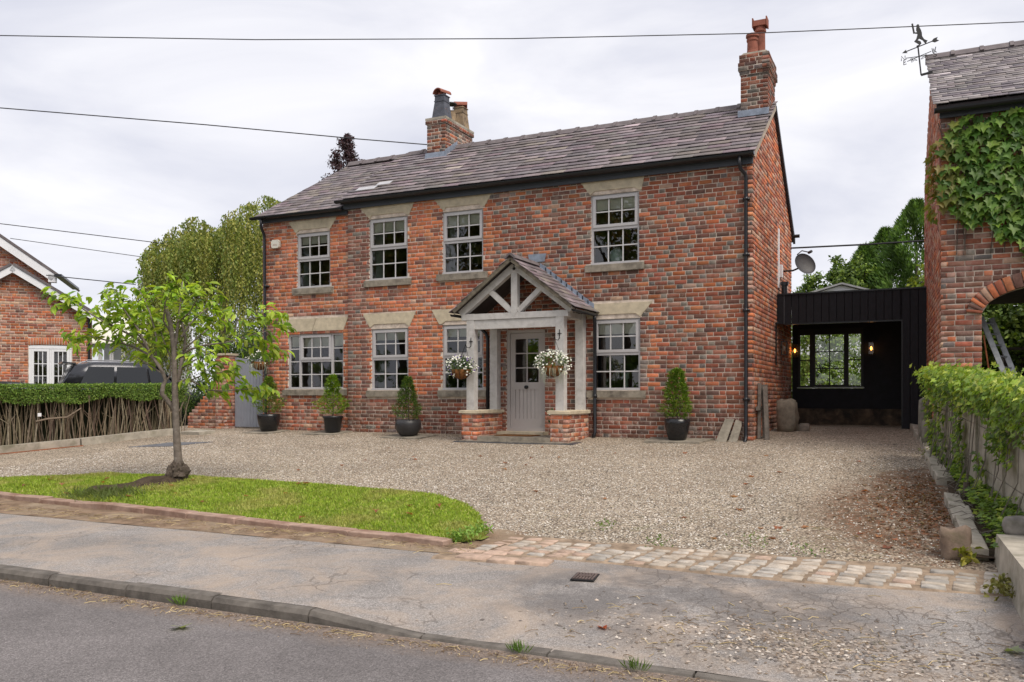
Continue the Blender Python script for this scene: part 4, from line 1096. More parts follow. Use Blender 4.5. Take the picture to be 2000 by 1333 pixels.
MB().box(XR - .03, XR + .02, 2.98, 3.12, 3.1, 4.35).build('slit_window', M['white'], ct)
m = MB().tube([(XR + .05, 4.95, 4.5), (XR + .2, 4.95, 4.5)], .04, 6); o = m.build('flood_light', M['iron'], None); tag(o, 'small dark lamp under the rear eave of the gable', 'lamp')
m = MB().tube([(XR + .12, 3.1, 2.9), (XR + .12, 3.1, 3.15)], .06, 10).tube([(XR + .12, 3.1, 3.15), (XR + .12, 3.1, 3.22)], .085, 10); o = m.build('vent_pipe', M['black'], None); tag(o, 'short black vent pipe where carport roof meets the gable', 'vent pipe')

# ---------------------------------------------------------------- black timber carport
cp = thing('carport', 'black timber-clad link between the cottage gable and the outbuilding', 'carport', (-1.3, 3, .1))
YF, YB = 2.9, 5.15
MB().box(-2.72, .06, YF + .03, YB + .1, 2.86, 2.93).build('flat_roof', M['blacktimber'], cp)
MB().box(-2.73, .10, YF - .04, YF + .06, 2.925, 2.955).build('roof_trim', M['black'], cp)
x = -2.60
while x < -.36:
    w = .148; q = min(x + w, -.355)
    MB().prism([(x + .002, YF, 2.33), (x + .006, YF - .012, 2.33), (q - .006, YF - .012, 2.33), (q - .002, YF, 2.33), (q - .002, YF + .02, 2.33), (x + .002, YF + .02, 2.33)], (0, 0, .595)).build('fascia_plank', M['blacktimber'], cp); x += w
x = -.352
while x < .08:
    w = .148; q = min(x + w, .10)
    MB().prism([(x + .002, YF, .06), (x + .006, YF - .012, .06), (q - .006, YF - .012, .06), (q - .002, YF, .06), (q - .002, YF + .02, .06), (x + .002, YF + .02, .06)], (0, 0, 2.865)).build('side_plank', M['blacktimber'], cp); x += w
MB().box(-2.735, -2.605, YF - .03, YF + .05, 2.32, 2.925).build('end_panel', M['blacktimber'], cp)
MB().box(-2.602, -2.59, YF - .022, YF + .02, 2.32, 2.93).build('corner_bead', pmat('bead', (.10, .10, .11), .4), cp)
MB().box(-2.6, -.36, YF + .0, YF + .07, 2.30, 2.33).build('soffit_trim', M['black'], cp)
MB().box(-.36, -.34, YF - .015, YF + .08, .05, 2.33).build('jamb_trim', M['black'], cp)
MB().box(-.30, .06, YF + .03, YB, .0, 2.86).build('side_wall', M['blacktimber'], cp)
GX = [(-2.55, -2.34), (-2.22, -1.60), (-1.50, -1.24)]
GZ0, GZ1 = 1.05, 2.22
m = MB()
m.box(-2.73, -2.60, YB, YB + .1, .5, 2.86); m.box(-1.19, -.30, YB, YB + .1, .5, 2.86); m.box(-2.60, -1.19, YB, YB + .1, 2.36, 2.86); m.box(-2.60, -1.19, YB, YB + .1, .5, .98)
bw = m.build('back_wall', M['blacktimber'], cp)
MB().box(-2.73, -.30, YB - .12, YB + .05, .05, .52).build('plinth', pmat('plinth_render', (.17, .125, .085), .95, .35, 5, .8, 30, .1, tint=((.03, .03, .03), 3, .4, .6, .85)), cp)
MB().box(-2.62, -1.17, YB - .03, YB + .1, .985, 1.012).build('cill', M['zinc'], cp)
xs_ = [-2.60] + [v_ for g_ in GX for v_ in g_] + [-1.19]
fm = MB(); M['dkframe'] = pmat('dark_frame', (.02, .02, .02), .45, .1)
fm.box(-2.60, -1.19, YB - .015, YB + .06, GZ1, 2.36); fm.box(-2.60, -1.19, YB - .015, YB + .06, 1.015, GZ0)
for i in range(0, 8, 2): fm.box(xs_[i], xs_[i + 1], YB - .015, YB + .06, GZ0, GZ1)
scr = fm.build('glazed_screen', M['dkframe'], cp)
dm_ = MB(); casement(dm_, -2.27, -1.55, 1.02, 2.27, YB - .035, YB - .016, .045); dm_.build('door_frame', M['dkframe'], scr)
lights(scr, *GX[0], GZ0, GZ1, YB + .02, 1, 2, M['dkframe']); lights(scr, *GX[1], GZ0, GZ1, YB + .02, 2, 3, M['dkframe']); lights(scr, *GX[2], GZ0, GZ1, YB + .02, 1, 2, M['dkframe'])
def lantern(x, y, z, label, lit=True, wall=(0, 1)):
    t = thing('wall_lantern', label, 'wall lantern', (x, y, z), 'wall lanterns' if lit else None)
    m = MB(); s_ = .055
    m.box(x - s_ - .008, x + s_ + .008, y - s_, y + s_, z + .13, z + .145); m.box(x - s_ - .008, x + s_ + .008, y - s_, y + s_, z - .145, z - .13)
    for a in (-1, 1):
        for b in (-1, 1): m.box(x + a * s_ - .005, x + a * s_ + .005, y + b * s_ - .005, y + b * s_ + .005, z - .13, z + .13)
    if wall == (0, 1): m.box(x - .03, x + .03, y + s_, y + s_ + .03, z - .1, z + .1)
    else:
        m.box(XR, x, y - .012, y + .012, z + .17, z + .19); m.box(XR + .0, XR + .02, y - .04, y + .04, z - .35, z + .5); m.tube([(x, y, z + .14), (x, y, z + .19)], .01, 6); m.lathe([(.03, 0), (.035, .03), (.0, .06)], (XR + .03, y, z + .5), 8)
    m.build('housing', M['iron'], t)
    MB().box(x - s_ + .006, x + s_ - .006, y - s_ + .006, y + s_ - .006, z - .128, z + .128).build('glass', M['lampglass'], t)
    MB().lathe([(.0, -.05), (.016, -.03), (.022, 0), (.016, .03), (.0, .05)], (x, y, z), 10).build('bulb', M['lamp'] if lit else M['white'], t, True)
    if lit:
        l = bpy.data.lights.new('lantern_light', 'POINT'); l.energy = .5; l.color = (1, .5, .16); l.shadow_soft_size = .03
        lo = bpy.data.objects.new('lantern_light', l); col.objects.link(lo); lo.parent = t; lo.location = (0, -.12, 0)
lantern(-2.66, YB - .08, 1.86, 'lit amber wall lantern left of the glazed door in the carport')
lantern(-1.02, YB - .08, 1.88, 'lit amber wall lantern right of the glazed door in the carport')
lantern(XR + .17, 2.70, 1.80, 'black wall lantern on the cottage gable at the carport mouth', False, (-1, 0))

# ---------------------------------------------------------------- outbuilding on the right
cb_ = thing('coach_house', 'brick outbuilding with slate roof, wide arch and creeper on the right', 'outbuilding', (1.5, .5, 0))
CX0, CY0 = .26, -1.40
AC, AZ, AA, AB = 2.2, 2.03, 1.40, .47
def arch_in(z):
    if z <= AZ: return AC - AA, AC + AA
    t = (z - AZ) / (AB + .0)
    if t >= 1: return AC, AC
    w = AA * math.sqrt(1 - t * t); return AC - w, AC + w
def arch_out(z):
    if z <= AZ: return AC - AA, AC + AA
    t = (z - AZ) / (AB + .22)
    if t >= 1: return AC, AC
    w = (AA + .2) * math.sqrt(1 - t * t); return AC - w, AC + w
m = MB()
m.box(CX0 + .008, AC - AA, CY0 + .009, CY0 + .32, -.4, 5.1); m.box(AC + AA, 7, CY0 + .009, CY0 + .32, -.4, 5.1)
zz = AZ; top_ = AZ + AB
m.box(AC - AA, AC + AA, CY0 + .009, CY0 + .32, top_, 5.1)
ns = 24
for i in range(ns):
    a, b = AC - AA + 2 * AA * i / ns, AC - AA + 2 * AA * (i + 1) / ns
    fz = lambda x: AZ + AB * math.sqrt(max(0, 1 - ((x - AC) / AA) ** 2))
    m.prism([(a, CY0 + .009, fz(a)), (b, CY0 + .009, fz(b)), (b, CY0 + .009, top_), (a, CY0 + .009, top_)], (0, .31, 0))
cw_ = m.build('front_wall', M['mortar'], cb_)
CG0 = CG; CG = .080
ccol = lambda u, z, s_: choose((4.5, P_PU), (2.4, P_RD), (.9, P_OR), (2.5, P_DK), (1.6, P_GR), (1.4, P_PK))
it = brick_items((CX0, CY0), (1, 0, 0), 5.0, -.3, 5.05, [(-.4, AZ + AB + .22, lambda z: arch_out(z)[0] - CX0, lambda z: arch_out(z)[1] - CX0)], ccol, bond='english')
for i in range(30):
    th = math.pi - math.pi * (i + .5) / 30
    p = Vector((AC + (AA + .1) * math.cos(th), CY0 - .05, AZ + (AB + .11) * math.sin(th)))
    nr = Vector((math.cos(th) / AA, 0, math.sin(th) / AB)).normalized(); tn = Vector((nr.z, 0, -nr.x))
    seg = math.pi / 30 * math.sqrt((AA * math.sin(th)) ** 2 + (AB * math.cos(th)) ** 2) * 1.06
    it.append((frame_m(p + Vector((0, .049, 0)), tn, nr, Vector((0, -1, 0)) if tn.cross(nr).y < 0 else Vector((0, 1, 0))), (max(seg - .012, .04), .215, .11), choose((3, P_PU), (3, P_RD), (1, P_OR), (2, P_PK))))
pieces(cw_, it, M['brick'], 'brick', 240)
# side wall, slightly out of square
sdv = Vector((-.18, 4.47, 0)).normalized(); SLn = 5.2
pS = lambda s_, z: Vector((CX0, CY0, 0)) + sdv * s_ + Vector((0, 0, z))
MB().prism([pS(.01, -.4) + Vector((.012, 0, 0)), pS(SLn, -.4) + Vector((.012, 0, 0)), pS(SLn, 5.1) + Vector((.012, 0, 0)), pS(2.6, 6.72) + Vector((.012, 0, 0)), pS(.01, 5.1) + Vector((.012, 0, 0))], (.3, 0, 0)).build('side_wall', M['mortar'], cb_)
sw_ = [o for o in cb_.children if o.name.startswith('side_wall')][0]
def stop(z): return (0, SLn) if z < 5.1 else ((z - 5.12) / .62, SLn - (z - 5.12) / .62)
pk = lambda u, z, s_: choose((4, P_PK), (4, P_RD), (2, P_OR), (1, P_PU))
it = brick_items((CX0 + sdv.x * SLn, CY0 + sdv.y * SLn), -sdv, SLn, -.3, 6.7, (), pk, lambda z: stop(z), bond='english')
pieces(sw_, it, M['brick'], 'brick', 0)
CG = CG0
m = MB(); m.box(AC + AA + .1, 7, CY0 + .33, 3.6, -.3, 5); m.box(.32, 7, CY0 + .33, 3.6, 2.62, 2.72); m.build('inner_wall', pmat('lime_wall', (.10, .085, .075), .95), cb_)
CE = Vector((0, -1.62, 5.12)); CRY, CRZ = 1.2, 6.80
sl_ = (CRZ - CE.z) / (CRY - CE.y); UPC = Vector((0, 1, sl_)).normalized(); NC = Vector((0, -sl_, 1)).normalized(); SLC = math.hypot(CRY - CE.y, CRZ - CE.z)
cr_ = MB().prism([(.20, CE.y + .03, CE.z - .012), (.20, CRY, CRZ - .02), (.20, 4.0, 5.0), (.20, 4.0, 4.92), (.20, CRY, CRZ - .12), (.20, CE.y + .04, CE.z - .08)], (6.8, 0, 0)).build('roof', M['roofdeck'], cb_)
its = slate_items(Vector((0, CE.y, CE.z)), Vector((1, 0, 0)), UPC, NC, .15, 3.2, 0, SLC, .125, .24, .3, skew0=lambda s_: -.085 * s_ / SLC, palette=pal([(.22, .195, .205), (.18, .16, .17), (.26, .235, .24)], 4, .12))
pieces(cr_, its, M['slate'], 'slate', 240, .002, 'slating')
x = .06
while x < 3:
    m = MB(); pr = [(-.15, -.07), (-.08, .02), (0, .06), (.08, .02), (.15, -.07), (.12, -.08), (0, .02), (-.12, -.08)]
    m.prism([(x, CRY + a, CRZ + .03 + b) for a, b in pr], (.44, 0, 0)); m.prism([(x + .40, CRY + a * 1.15, CRZ + .045 + b) for a, b in pr], (.06, 0, 0)); m.build('ridge_tile', M['ridge'], cr_); x += .45
MB().box(.24, 6.9, CY0 - .10, CY0 - .06, 4.95, 5.08).build('fascia_board', M['fascia'], cb_)
gutter(.17, 6.9, CY0 - .20, 5.06, cb_)
# weather vane on the near gable end
wv = thing('weather_vane', 'black weather vane with a cricket batsman above compass letters', 'weather vane', (.0, -.86, 5.8))
B0 = at(1799, 147, 13.4); vt = at(1793, 92, 13.4)
cr_v = Vector((CS, SN, 0))
m = MB().tube([B0, vt], .011, 6).bar(B0, B0 + Vector((.16, .02, .03)), .03, .03); m.build('mast', M['iron'], wv)
hub = B0.lerp(vt, .66)
Nd = Vector((-1, -.06, .0)).normalized(); Wd = Vector((.75, -.62, 0)).normalized()
m = MB()
for d_ in (Nd, -Nd, Wd * 1.15, -Wd * 1.15):
    m.tube([hub, hub + d_ * .19], .006, 5)
    pts = [hub + d_ * .03 + Vector((0, 0, -.05))]
    for i in range(9):
        a = i / 8 * 4.6; rr = .045 * (1 - i / 14)
        pts.append(hub + d_ * (.10 + rr * math.sin(a) * .7) + Vector((0, 0, -.045 - rr * .5 * (1 - math.cos(a)) + .03)))
    m.tube(pts, .004, 4)
m.build('compass_arms', M['iron'], wv)
GL = {'N': [[(0, 0), (0, 1), (.7, 0), (.7, 1)]], 'W': [[(0, 1), (.22, 0), (.45, .8), (.68, 0), (.9, 1)]], 'S': [[(.65, .85), (.4, 1), (.1, .9), (.05, .68), (.35, .5), (.62, .32), (.58, .08), (.3, 0), (0, .15)]], 'E': [[(.65, 1), (0, 1), (0, 0), (.65, 0)], [(0, .5), (.5, .5)]]}
for ch, d_ in (('N', Nd), ('S', -Nd), ('W', Wd * 1.15), ('E', -Wd * 1.15)):
    m = MB(); c_ = hub + d_ * .225; hx = d_.normalized() if ch in 'SW' else -d_.normalized(); s_ = .075
    if ch == 'N': hx = Vector((1, .06, 0)).normalized()
    if ch == 'E': hx = Wd
    for st in GL[ch]:
        m.tube([c_ + hx * (p - .35) * s_ + Vector((0, 0, (q - .45) * s_)) for p, q in st], .0065, 5)
    m.build('letter', M['iron'], wv)
aw = Vector((CS * .93, SN * .93, .37)).normalized(); top_v = vt + Vector((0, 0, .0))
m = MB().tube([top_v - aw * .235, top_v + aw * .255], .008, 6)
pn = aw.cross(Vector((SN, -CS, 0))).normalized(); th_ = Vector((SN, -CS, 0)) * .008
tip = top_v - aw * .25
m.prism([tip - aw * .02, tip + aw * .06 + pn * .03, tip + aw * .045, tip + aw * .06 - pn * .03], th_)
tl = top_v + aw * .22
m.prism([tl, tl + aw * .05 + pn * .035, tl + aw * .12 + pn * .03, tl + aw * .09, tl + aw * .12 - pn * .03, tl + aw * .05 - pn * .03], th_)
m.build('arrow', M['iron'], wv)
# silhouette outline of the batsman, (right, up) in metres from the arrow pivot
sil = [(-.02, .0), (.02, .015), (.05, .05), (.035, .085), (-.01, .10), (.02, .125), (.07, .10), (.115, .045), (.125, .06), (.145, .10), (.12, .105), (.09, .12), (.06, .165), (.055, .22), (.04, .265), (.02, .30), (.012, .325), (.012, .345), (-.012, .35), (-.028, .335), (-.022, .315), (-.03, .29), (-.03, .25), (-.012, .225), (-.06, .222), (-.06, .205), (-.01, .20), (-.015, .17), (-.03, .12), (-.06, .085), (-.055, .075), (-.01, .05), (.015, .035), (-.03, .012)]
m = MB(); m.prism([top_v + cr_v * p * 1.0 + Vector((0, 0, q)) for p, q in sil], Vector((SN, -CS, 0)) * .01)
m.prism([top_v + cr_v * p + Vector((0, 0, q)) for p, q in ((-.075, .20), (-.055, .21), (-.085, .36), (-.105, .355))], Vector((SN, -CS, 0)) * .016)
m.build('batsman', M['iron'], wv)
# ladder and boards inside the arch
ld = thing('ladder', 'grey aluminium ladder leaning inside the outbuilding arch', 'ladder', (1.2, -.6, -.1))
a0, b0 = at(1917, 622, 13.3), at(1963, 735, 12.9); a0, b0 = a0 + (a0 - b0) * .02, b0 + (b0 - a0) * .6
off = Vector((.16, .34, 0))
for k_ in (0, 1): MB().bar(a0 + off * k_, b0 + off * k_, .035, .075, up=(1, 0, 0)).build('rail', M['zinc'], ld)
for i in range(8):
    p = a0.lerp(b0, .06 + i * .12); MB().tube([p, p + off], .014, 8).build('rung', M['silver'], ld)
o = MB().bar(at(1921, 655, 13.0), at(1937, 760, 12.9), .04, .02, up=(1, 0, 0)).build('plank', M['rust'], None); tag(o, 'reddish plank leaning against the arch jamb beside the ladder', 'plank')

# ---------------------------------------------------------------- cars
def car(name, label, loc, rotz, paint, soft=False, L=4.3, H=1.55, W=1.8, rails=False):
    t = thing(name, label, 'car', (0, 0, 0)); h = L / 2; b = H * .58
    sta = [(-h, .38, .62 * b / .9, .72), (-h + .12, .28, b * .93, .86), (-h + .5, .25, b * 1.0, .9), (0, .22, b * .99, .9), (h * .45, .22, b * .96, .9), (h - .45, .24, b * .82, .87), (h - .1, .3, b * .68, .76), (h, .42, b * .55, .62)]
    m = MB(); V_ = []
    for x, z0, z1, w in sta:
        w = w * W / 1.8
        V_ += [(x, -w * .92, z0), (x, -w, z0 + (z1 - z0) * .45), (x, -w * .96, z1 - .04), (x, -w * .86, z1), (x, w * .86, z1), (x, w * .96, z1 - .04), (x, w, z0 + (z1 - z0) * .45), (x, w * .92, z0)]
    F_ = [(i * 8 + k, i * 8 + (k + 1) % 8, (i + 1) * 8 + (k + 1) % 8, (i + 1) * 8 + k) for i in range(len(sta) - 1) for k in range(8)]
    F_ += [tuple(range(8))[::-1], tuple((len(sta) - 1) * 8 + k for k in range(8))]
    m.add(V_, F_); body = m.build('body', M[paint], t, True)
    gs = [(-h + .18, b * .98, b * 1.0, .72, .70), (-h + .55, b, H * .95, .76, .62), (-h + 1.0, b, H * .995, .78, .63), (-.1, b * .99, H, .79, .63), (.35, b * .98, H * .97, .78, .61), (1.12, b * .93, b * .96, .74, .70)]
    m = MB(); V_ = []
    for x, z0, z1, w0, w1 in gs:
        w0 *= W / 1.8; w1 *= W / 1.8
        V_ += [(x, -w0, z0 - .02), (x, -w1, max(z1 - .05, z0)), (x, -w1 * .85, z1), (x, w1 * .85, z1), (x, w1, max(z1 - .05, z0)), (x, w0, z0 - .02)]
    F_ = [(i * 6 + k, i * 6 + (k + 1) % 6, (i + 1) * 6 + (k + 1) % 6, (i + 1) * 6 + k) for i in range(len(gs) - 1) for k in range(6)] + [tuple(range(6))[::-1], tuple((len(gs) - 1) * 6 + k for k in range(6))]
    m.add(V_, F_); m.build('roof', M['softtop' if soft else paint], t, True)
    fw_ = W / 1.8
    def sidew(x, top):       # half width on the side of the cabin
        return (.782 if not top else .648) * fw_
    for s_ in (-1, 1):
        for (xa, xb, ta, tb) in ((-h + .62, -.62, -h + .86, -.58), (-.55, .25, -.52, .18), (.31, .93, .24, .42)):
            zt = H * .93
            m = MB(); p = [(xa, s_ * sidew(xa, 0), b + .02), (xb, s_ * sidew(xb, 0), b + .01), (tb, s_ * sidew(tb, 1), zt - .02), (ta, s_ * sidew(ta, 1), zt - .02)]
            m.prism(p if s_ < 0 else p[::-1], (0, s_ * .014, 0)); m.build('side_window', M['carglass'], t)
        MB().lathe([(.0, 0), (.05, .02), (.075, .06), (.07, .12), (.0, .15)], (.62, s_ * .98 * fw_, b + .0), 10).build('mirror', M[paint], t, True)
    m = MB(); m.prism([(.46, -.56 * fw_, H * .955), (1.1, -.66 * fw_, b * .99), (1.1, .66 * fw_, b * .99), (.46, .56 * fw_, H * .955)], (.02, 0, .014)); m.build('windscreen', M['carglass'], t)
    m = MB(); m.prism([(-h + .24, -.6 * fw_, b * 1.05), (-h + .5, -.54 * fw_, H * .92), (-h + .5, .54 * fw_, H * .92), (-h + .24, .6 * fw_, b * 1.05)], (-.025, 0, .01)); m.build('rear_window', M['carglass'], t)
    for sx in (-h + .85, h - .85):
        for s_ in (-1, 1):
            m = MB().lathe([(.18, -.1), (.30, -.1), (.33, -.07), (.33, .07), (.30, .1), (.18, .1)], (0, 0, 0), 20); w_ = m.build('wheel', M['tyre'], t)
            w_.location = (sx, s_ * .80 * fw_, .33); w_.rotation_euler = (R(90), 0, 0)
            r_ = MB().lathe([(.0, -.08), (.19, -.1), (.2, .1), (.0, .08)], (0, 0, 0), 12).build('rim', M['silver'], None); r_.parent = w_
    for s_ in (-1, 1):
        MB().obox((h - .14, s_ * .56 * fw_, b * .70), (.07, 0, -.02), (0, .16, 0), (.0, 0, .06)).build('headlight', M['silver'], t)
        MB().obox((-h + .1, s_ * .68 * fw_, b * .82), (.04, 0, 0), (0, .12, 0), (0, 0, .09)).build('tail_light', M['rust'], t)
        if rails: MB().tube([(-h + .75, s_ * .57 * fw_, H * .98), (-h + .85, s_ * .57 * fw_, H * 1.02), (.1, s_ * .57 * fw_, H * 1.025), (.22, s_ * .57 * fw_, H * .98)], .018, 6).build('roof_rail', M['silver'], t)
    if rails: MB().obox((-h + .42, 0, H * .975), (.16, 0, -.01), (0, .55, 0), (0, 0, .02)).build('spoiler', M[paint], t)
    t.location = loc; t.rotation_euler = (0, 0, rotz)
    return t
c_ = at(262, 752, 23.4)
car('parked_car', 'dark grey estate car parked behind the hedge on the left', (c_.x, c_.y, .1), R(58), 'carpaint', False, 4.1, 1.6, 1.8, True)
c_ = at(4, 752, 20.4)
car('convertible_car', 'black soft-top car behind the hedge at the left edge', (c_.x, c_.y, -.2), R(22), 'carblack', True, 4.0, 1.36, 1.7)
c_ = at(2032, 752, 13.6)
car('garaged_car', 'black car standing inside the outbuilding arch at the right edge', (c_.x + .75, c_.y + .45, .02), R(205), 'carblack', False, 4.2, 1.5, 1.78)

# ---------------------------------------------------------------- neighbouring house on the left (built square to the view, 27 m off)
nh = thing('neighbour_house', 'red brick house with white bargeboards and french doors at the left edge', 'house', (0, 0, 0))
# local frame: x along its front, y away; origin at the right-hand corner of the front gable
NTH = R(19)                              # turned towards the camera
NO = CAMP + Vector((CS, SN, 0)) * ((178 - 1000) / FPX * 27) + Vector((-SN, CS, 0)) * 27
NU = Vector((math.cos(YAW + NTH), math.sin(YAW + NTH), 0)); NV = Vector((-NU.y, NU.x, 0))
def nhit(px, py, yl=0.):                 # photo pixel on the plane y = yl of the house -> local x, z
    d_ = ray(px, py); t_ = (NO + NV * yl - CAMP).dot(NV) / d_.dot(NV); p_ = CAMP + d_ * t_
    return (p_ - NO).dot(NU), p_.z
lx = lambda px: nhit(px, 650)[0]
WX0 = -4.85; AX = lx(28); EZn = nhit(178, 612)[1]; AZn = nhit(28, 522)[1]
m = MB(); dx0, dx1, dz1 = lx(56), lx(140), nhit(100, 674)[1]
g_ = [(WX0, -.2), (dx0, -.2), (dx0, dz1), (dx1, dz1), (dx1, -.2), (-.008, -.2), (-.008, EZn), (AX, AZn), (WX0, EZn)]
m.prism([(a, .01, b) for a, b in g_], (0, .3, 0)); fwn = m.build('front_wall', M['mortar'], nh)
nc = lambda u, z, s_: choose((4, P_RD), (4, P_OR), (5, P_PK), (1, P_DK), (1, P_PU))
slp = (AZn - EZn) / (0 - AX)
ntop = lambda z: (0, -WX0) if z < EZn else (max(0, (AX - WX0) - (AZn - z) / slp), (AX - WX0) + (AZn - z) / slp)
it = brick_items((WX0, 0), (1, 0, 0), -WX0, -.1, AZn, [(-.2, dz1 + .24, dx0 - WX0 - .02, dx1 - WX0 + .02)], nc, ntop, bond='english')
na = 17
for i in range(na):
    xx = dx0 - .02 + (dx1 - dx0 + .04) * (i + .5) / na; t_ = (xx - (dx0 + dx1) / 2) / (dx1 - dx0) * 2
    zc = dz1 + .12 - .035 * t_ * t_
    it.append((frame_m((xx, .05, zc), Vector((1, 0, 0)), Vector((0, 0, 1)), Vector((0, -1, 0))), ((dx1 - dx0) / na - .012, .215, .1), rnd.choice(P_OR)))
pieces(fwn, it, M['brick'], 'brick', 0)
fdm = MB(); casement(fdm, dx0, dx1, .15, dz1 - .02, .03, .1, .06); fdm.box((dx0 + dx1) / 2 - .02, (dx0 + dx1) / 2 + .02, .03, .1, .2, dz1 - .05); fdm.box(dx0, dx1, .02, .1, dz1 - .12, dz1 - .02)
fd = fdm.build('french_doors', M['white'], nh)
for a, b in ((dx0 + .06, (dx0 + dx1) / 2 - .02), ((dx0 + dx1) / 2 + .02, dx1 - .06)):
    q = MB(); casement(q, a + .004, b - .004, .22, dz1 - .13, .02, .07, .075); q.build('door_leaf', M['white'], fd)
    lights(fd, a + .08, b - .08, .3, dz1 - .21, .045, 3, 5, M['white'])
MB().box(dx0 - .1, dx1 + .1, 1.6, 1.7, 0, 2.6).build('interior', M['room'], nh)
def slope(m, x0, z0, x1, z1, y0, y1, t, up):
    d = Vector((x1 - x0, 0, z1 - z0)).normalized(); n_ = Vector((-d.z, 0, d.x)); n_ = n_ if n_.z > 0 else -n_
    p = [Vector((x0, y0, z0)) + n_ * up, Vector((x1, y0, z1)) + n_ * up, Vector((x1, y0, z1)) + n_ * (up + t), Vector((x0, y0, z0)) + n_ * (up + t)]
    m.prism(p, (0, y1 - y0, 0))
ex_ = .22
m = MB(); slope(m, AX, AZn, ex_, EZn - ex_ * slp, -.28, 2.6, .07, .03); slope(m, AX, AZn, 2 * AX - ex_, EZn - ex_ * slp, -.28, 2.6, .07, .03); m.build('roof', M['ridge'], nh)
m = MB(); slope(m, AX, AZn, ex_, EZn - ex_ * slp, -.25, -.21, .19, -.165); m.build('bargeboard', M['white'], nh)
m = MB(); slope(m, AX, AZn, 2 * AX - ex_, EZn - ex_ * slp, -.25, -.21, .19, -.165); m.build('bargeboard', M['white'], nh)
MB().tube([(-.05, -.06, EZn - .1), (-.05, -.06, .1)], .04, 8).build('downpipe', M['black'], nh)
# taller gable behind
X2, Z2 = nhit(97, 532, 2.5); s2 = .72; W2 = 6.2
m = MB().prism([(X2 - W2, 2.5, -.2), (X2, 2.5, -.2), (X2, 2.5, Z2), (X2 - W2 / 2, 2.5, Z2 + s2 * W2 / 2), (X2 - W2, 2.5, Z2)], (0, .3, 0)); w2 = m.build('rear_gable', M['mortar'], nh)
it = brick_items((X2 - W2, 2.49), (1, 0, 0), W2, 3.2, Z2 + s2 * W2 / 2, (), nc, lambda z: (0, W2) if z < Z2 else ((z - Z2) / s2, W2 - (z - Z2) / s2), bond='english')
pieces(w2, it, M['brick'], 'brick', 0)
AX2 = X2 - W2 / 2; AZ2 = Z2 + s2 * W2 / 2
m = MB(); slope(m, AX2, AZ2, X2 + .25, Z2 - .25 * s2, 2.2, 7, .08, .04); slope(m, AX2, AZ2, X2 - W2 - .25, Z2 - .25 * s2, 2.2, 7, .08, .04); m.build('roof', M['ridge'], nh)
m = MB(); slope(m, AX2, AZ2, X2 + .22, Z2 - .22 * s2, 2.22, 2.27, .24, -.21); m.box(X2 + .0, X2 + .22, 2.22, 2.5, Z2 - .36, Z2 - .1); m.build('bargeboard', M['white'], nh)
MB().box(X2 + .2, X2 + .42, 2.1, 6, Z2 - .17, Z2 - .10).build('gutter', M['black'], nh)
nh.location = (NO.x, NO.y, 0); nh.rotation_euler = (0, 0, YAW + NTH)
# low cream building between the neighbour and the birch
ob = thing('garden_building', 'low cream building with pale roof and a row of white windows', 'building', (0, 0, 0))
DB = 33.; bx = lambda px: (px - 1000) / FPX * DB; bz = lambda py: CZ + (HY - py) / FPX * DB
x0, x1 = bx(150), bx(330)
MB().prism([(x0, -.2, bz(672)), (x1, -.2, bz(672)), (x1, 2.2, bz(607)), (x0, 2.2, bz(607))], (0, .02, .05)).build('roof', M['cream'], ob)
m = MB(); m.box(x0, x1, .02, .1, 0, bz(714)); m.box(x0, x1, .02, .1, bz(676), bz(671)); m.box(x0, x1, 2.2, 2.4, 0, bz(610)); m.build('wall', M['white'], ob)
nw = 8
for i in range(nw):
    a = x0 + (x1 - x0) * i / nw; b = x0 + (x1 - x0) * (i + 1) / nw
    q = MB(); casement(q, a + .01, b - .01, bz(714), bz(676), .0, .06, .06); f_ = q.build('window', M['white'], ob)
    MB().add([(a + .05, .03, bz(712)), (b - .05, .03, bz(712)), (b - .05, .03, bz(678)), (a + .05, .03, bz(678))], [(0, 1, 2, 3)]).build('pane', M['glass'], f_)
ob.location = CAMP + Vector((-SN, CS, 0)) * DB - Vector((0, 0, CZ)); ob.rotation_euler = (0, 0, YAW)
# white summerhouse gable beyond the carport
sh = thing('summerhouse', 'white gabled summerhouse roof just showing above the carport', 'summerhouse', (0, 0, 0))
p = at(1643, 557, 27); zt = p.z + .05
m = MB().prism([(-1.7, 0, 0), (1.7, 0, 0), (1.7, 0, zt - .55), (0, 0, zt - .06), (-1.7, 0, zt - .55)], (0, 2.5, 0)).build('wall', M['white'], sh)
m = MB(); slope(m, 0, zt - .04, 1.85, zt - .57, -.15, 2.6, .05, 0); slope(m, 0, zt - .04, -1.85, zt - .57, -.15, 2.6, .05, 0); m.build('roof', pmat('grey_felt', (.30, .30, .31), .8), sh)
sh.location = (p.x, p.y, 0); sh.rotation_euler = (0, 0, R(12))

# ---------------------------------------------------------------- gate, pier, broken wall
gt = thing('garden_gate', 'grey-blue boarded gate between brick pier and cottage', 'gate', (-14.7, .3, 0))
x = -15.20; i = 0
while x < -14.12:
    w = .098; zt = 1.70 + .05 * ((x + 14.65) / .55) ** 2 * (1 if x < -14.65 else -.1)
    MB().prism([(x + .002, .31, .06), (x + .008, .30, .06), (x + w - .008, .30, .06), (x + w - .002, .31, .06), (x + w - .002, .33, .06), (x + .002, .33, .06)], (0, 0, zt - .06)).build('board', M['gateblue'], gt); x += w
m = MB()
for z in (.3, .95, 1.5): m.box(-15.18, -14.12, .331, .37, z, z + .1)
m.build('ledges', M['gateblue'], gt); MB().lathe([(.0, 0), (.02, .0), (.02, .03), (.0, .04)], (-15.1, .29, 1.0), 8).build('latch', M['iron'], gt)
gpz = thing('garden_wall', 'red brick gate pier with a broken stepped wall beside it', 'wall', (-15.9, .2, 0))
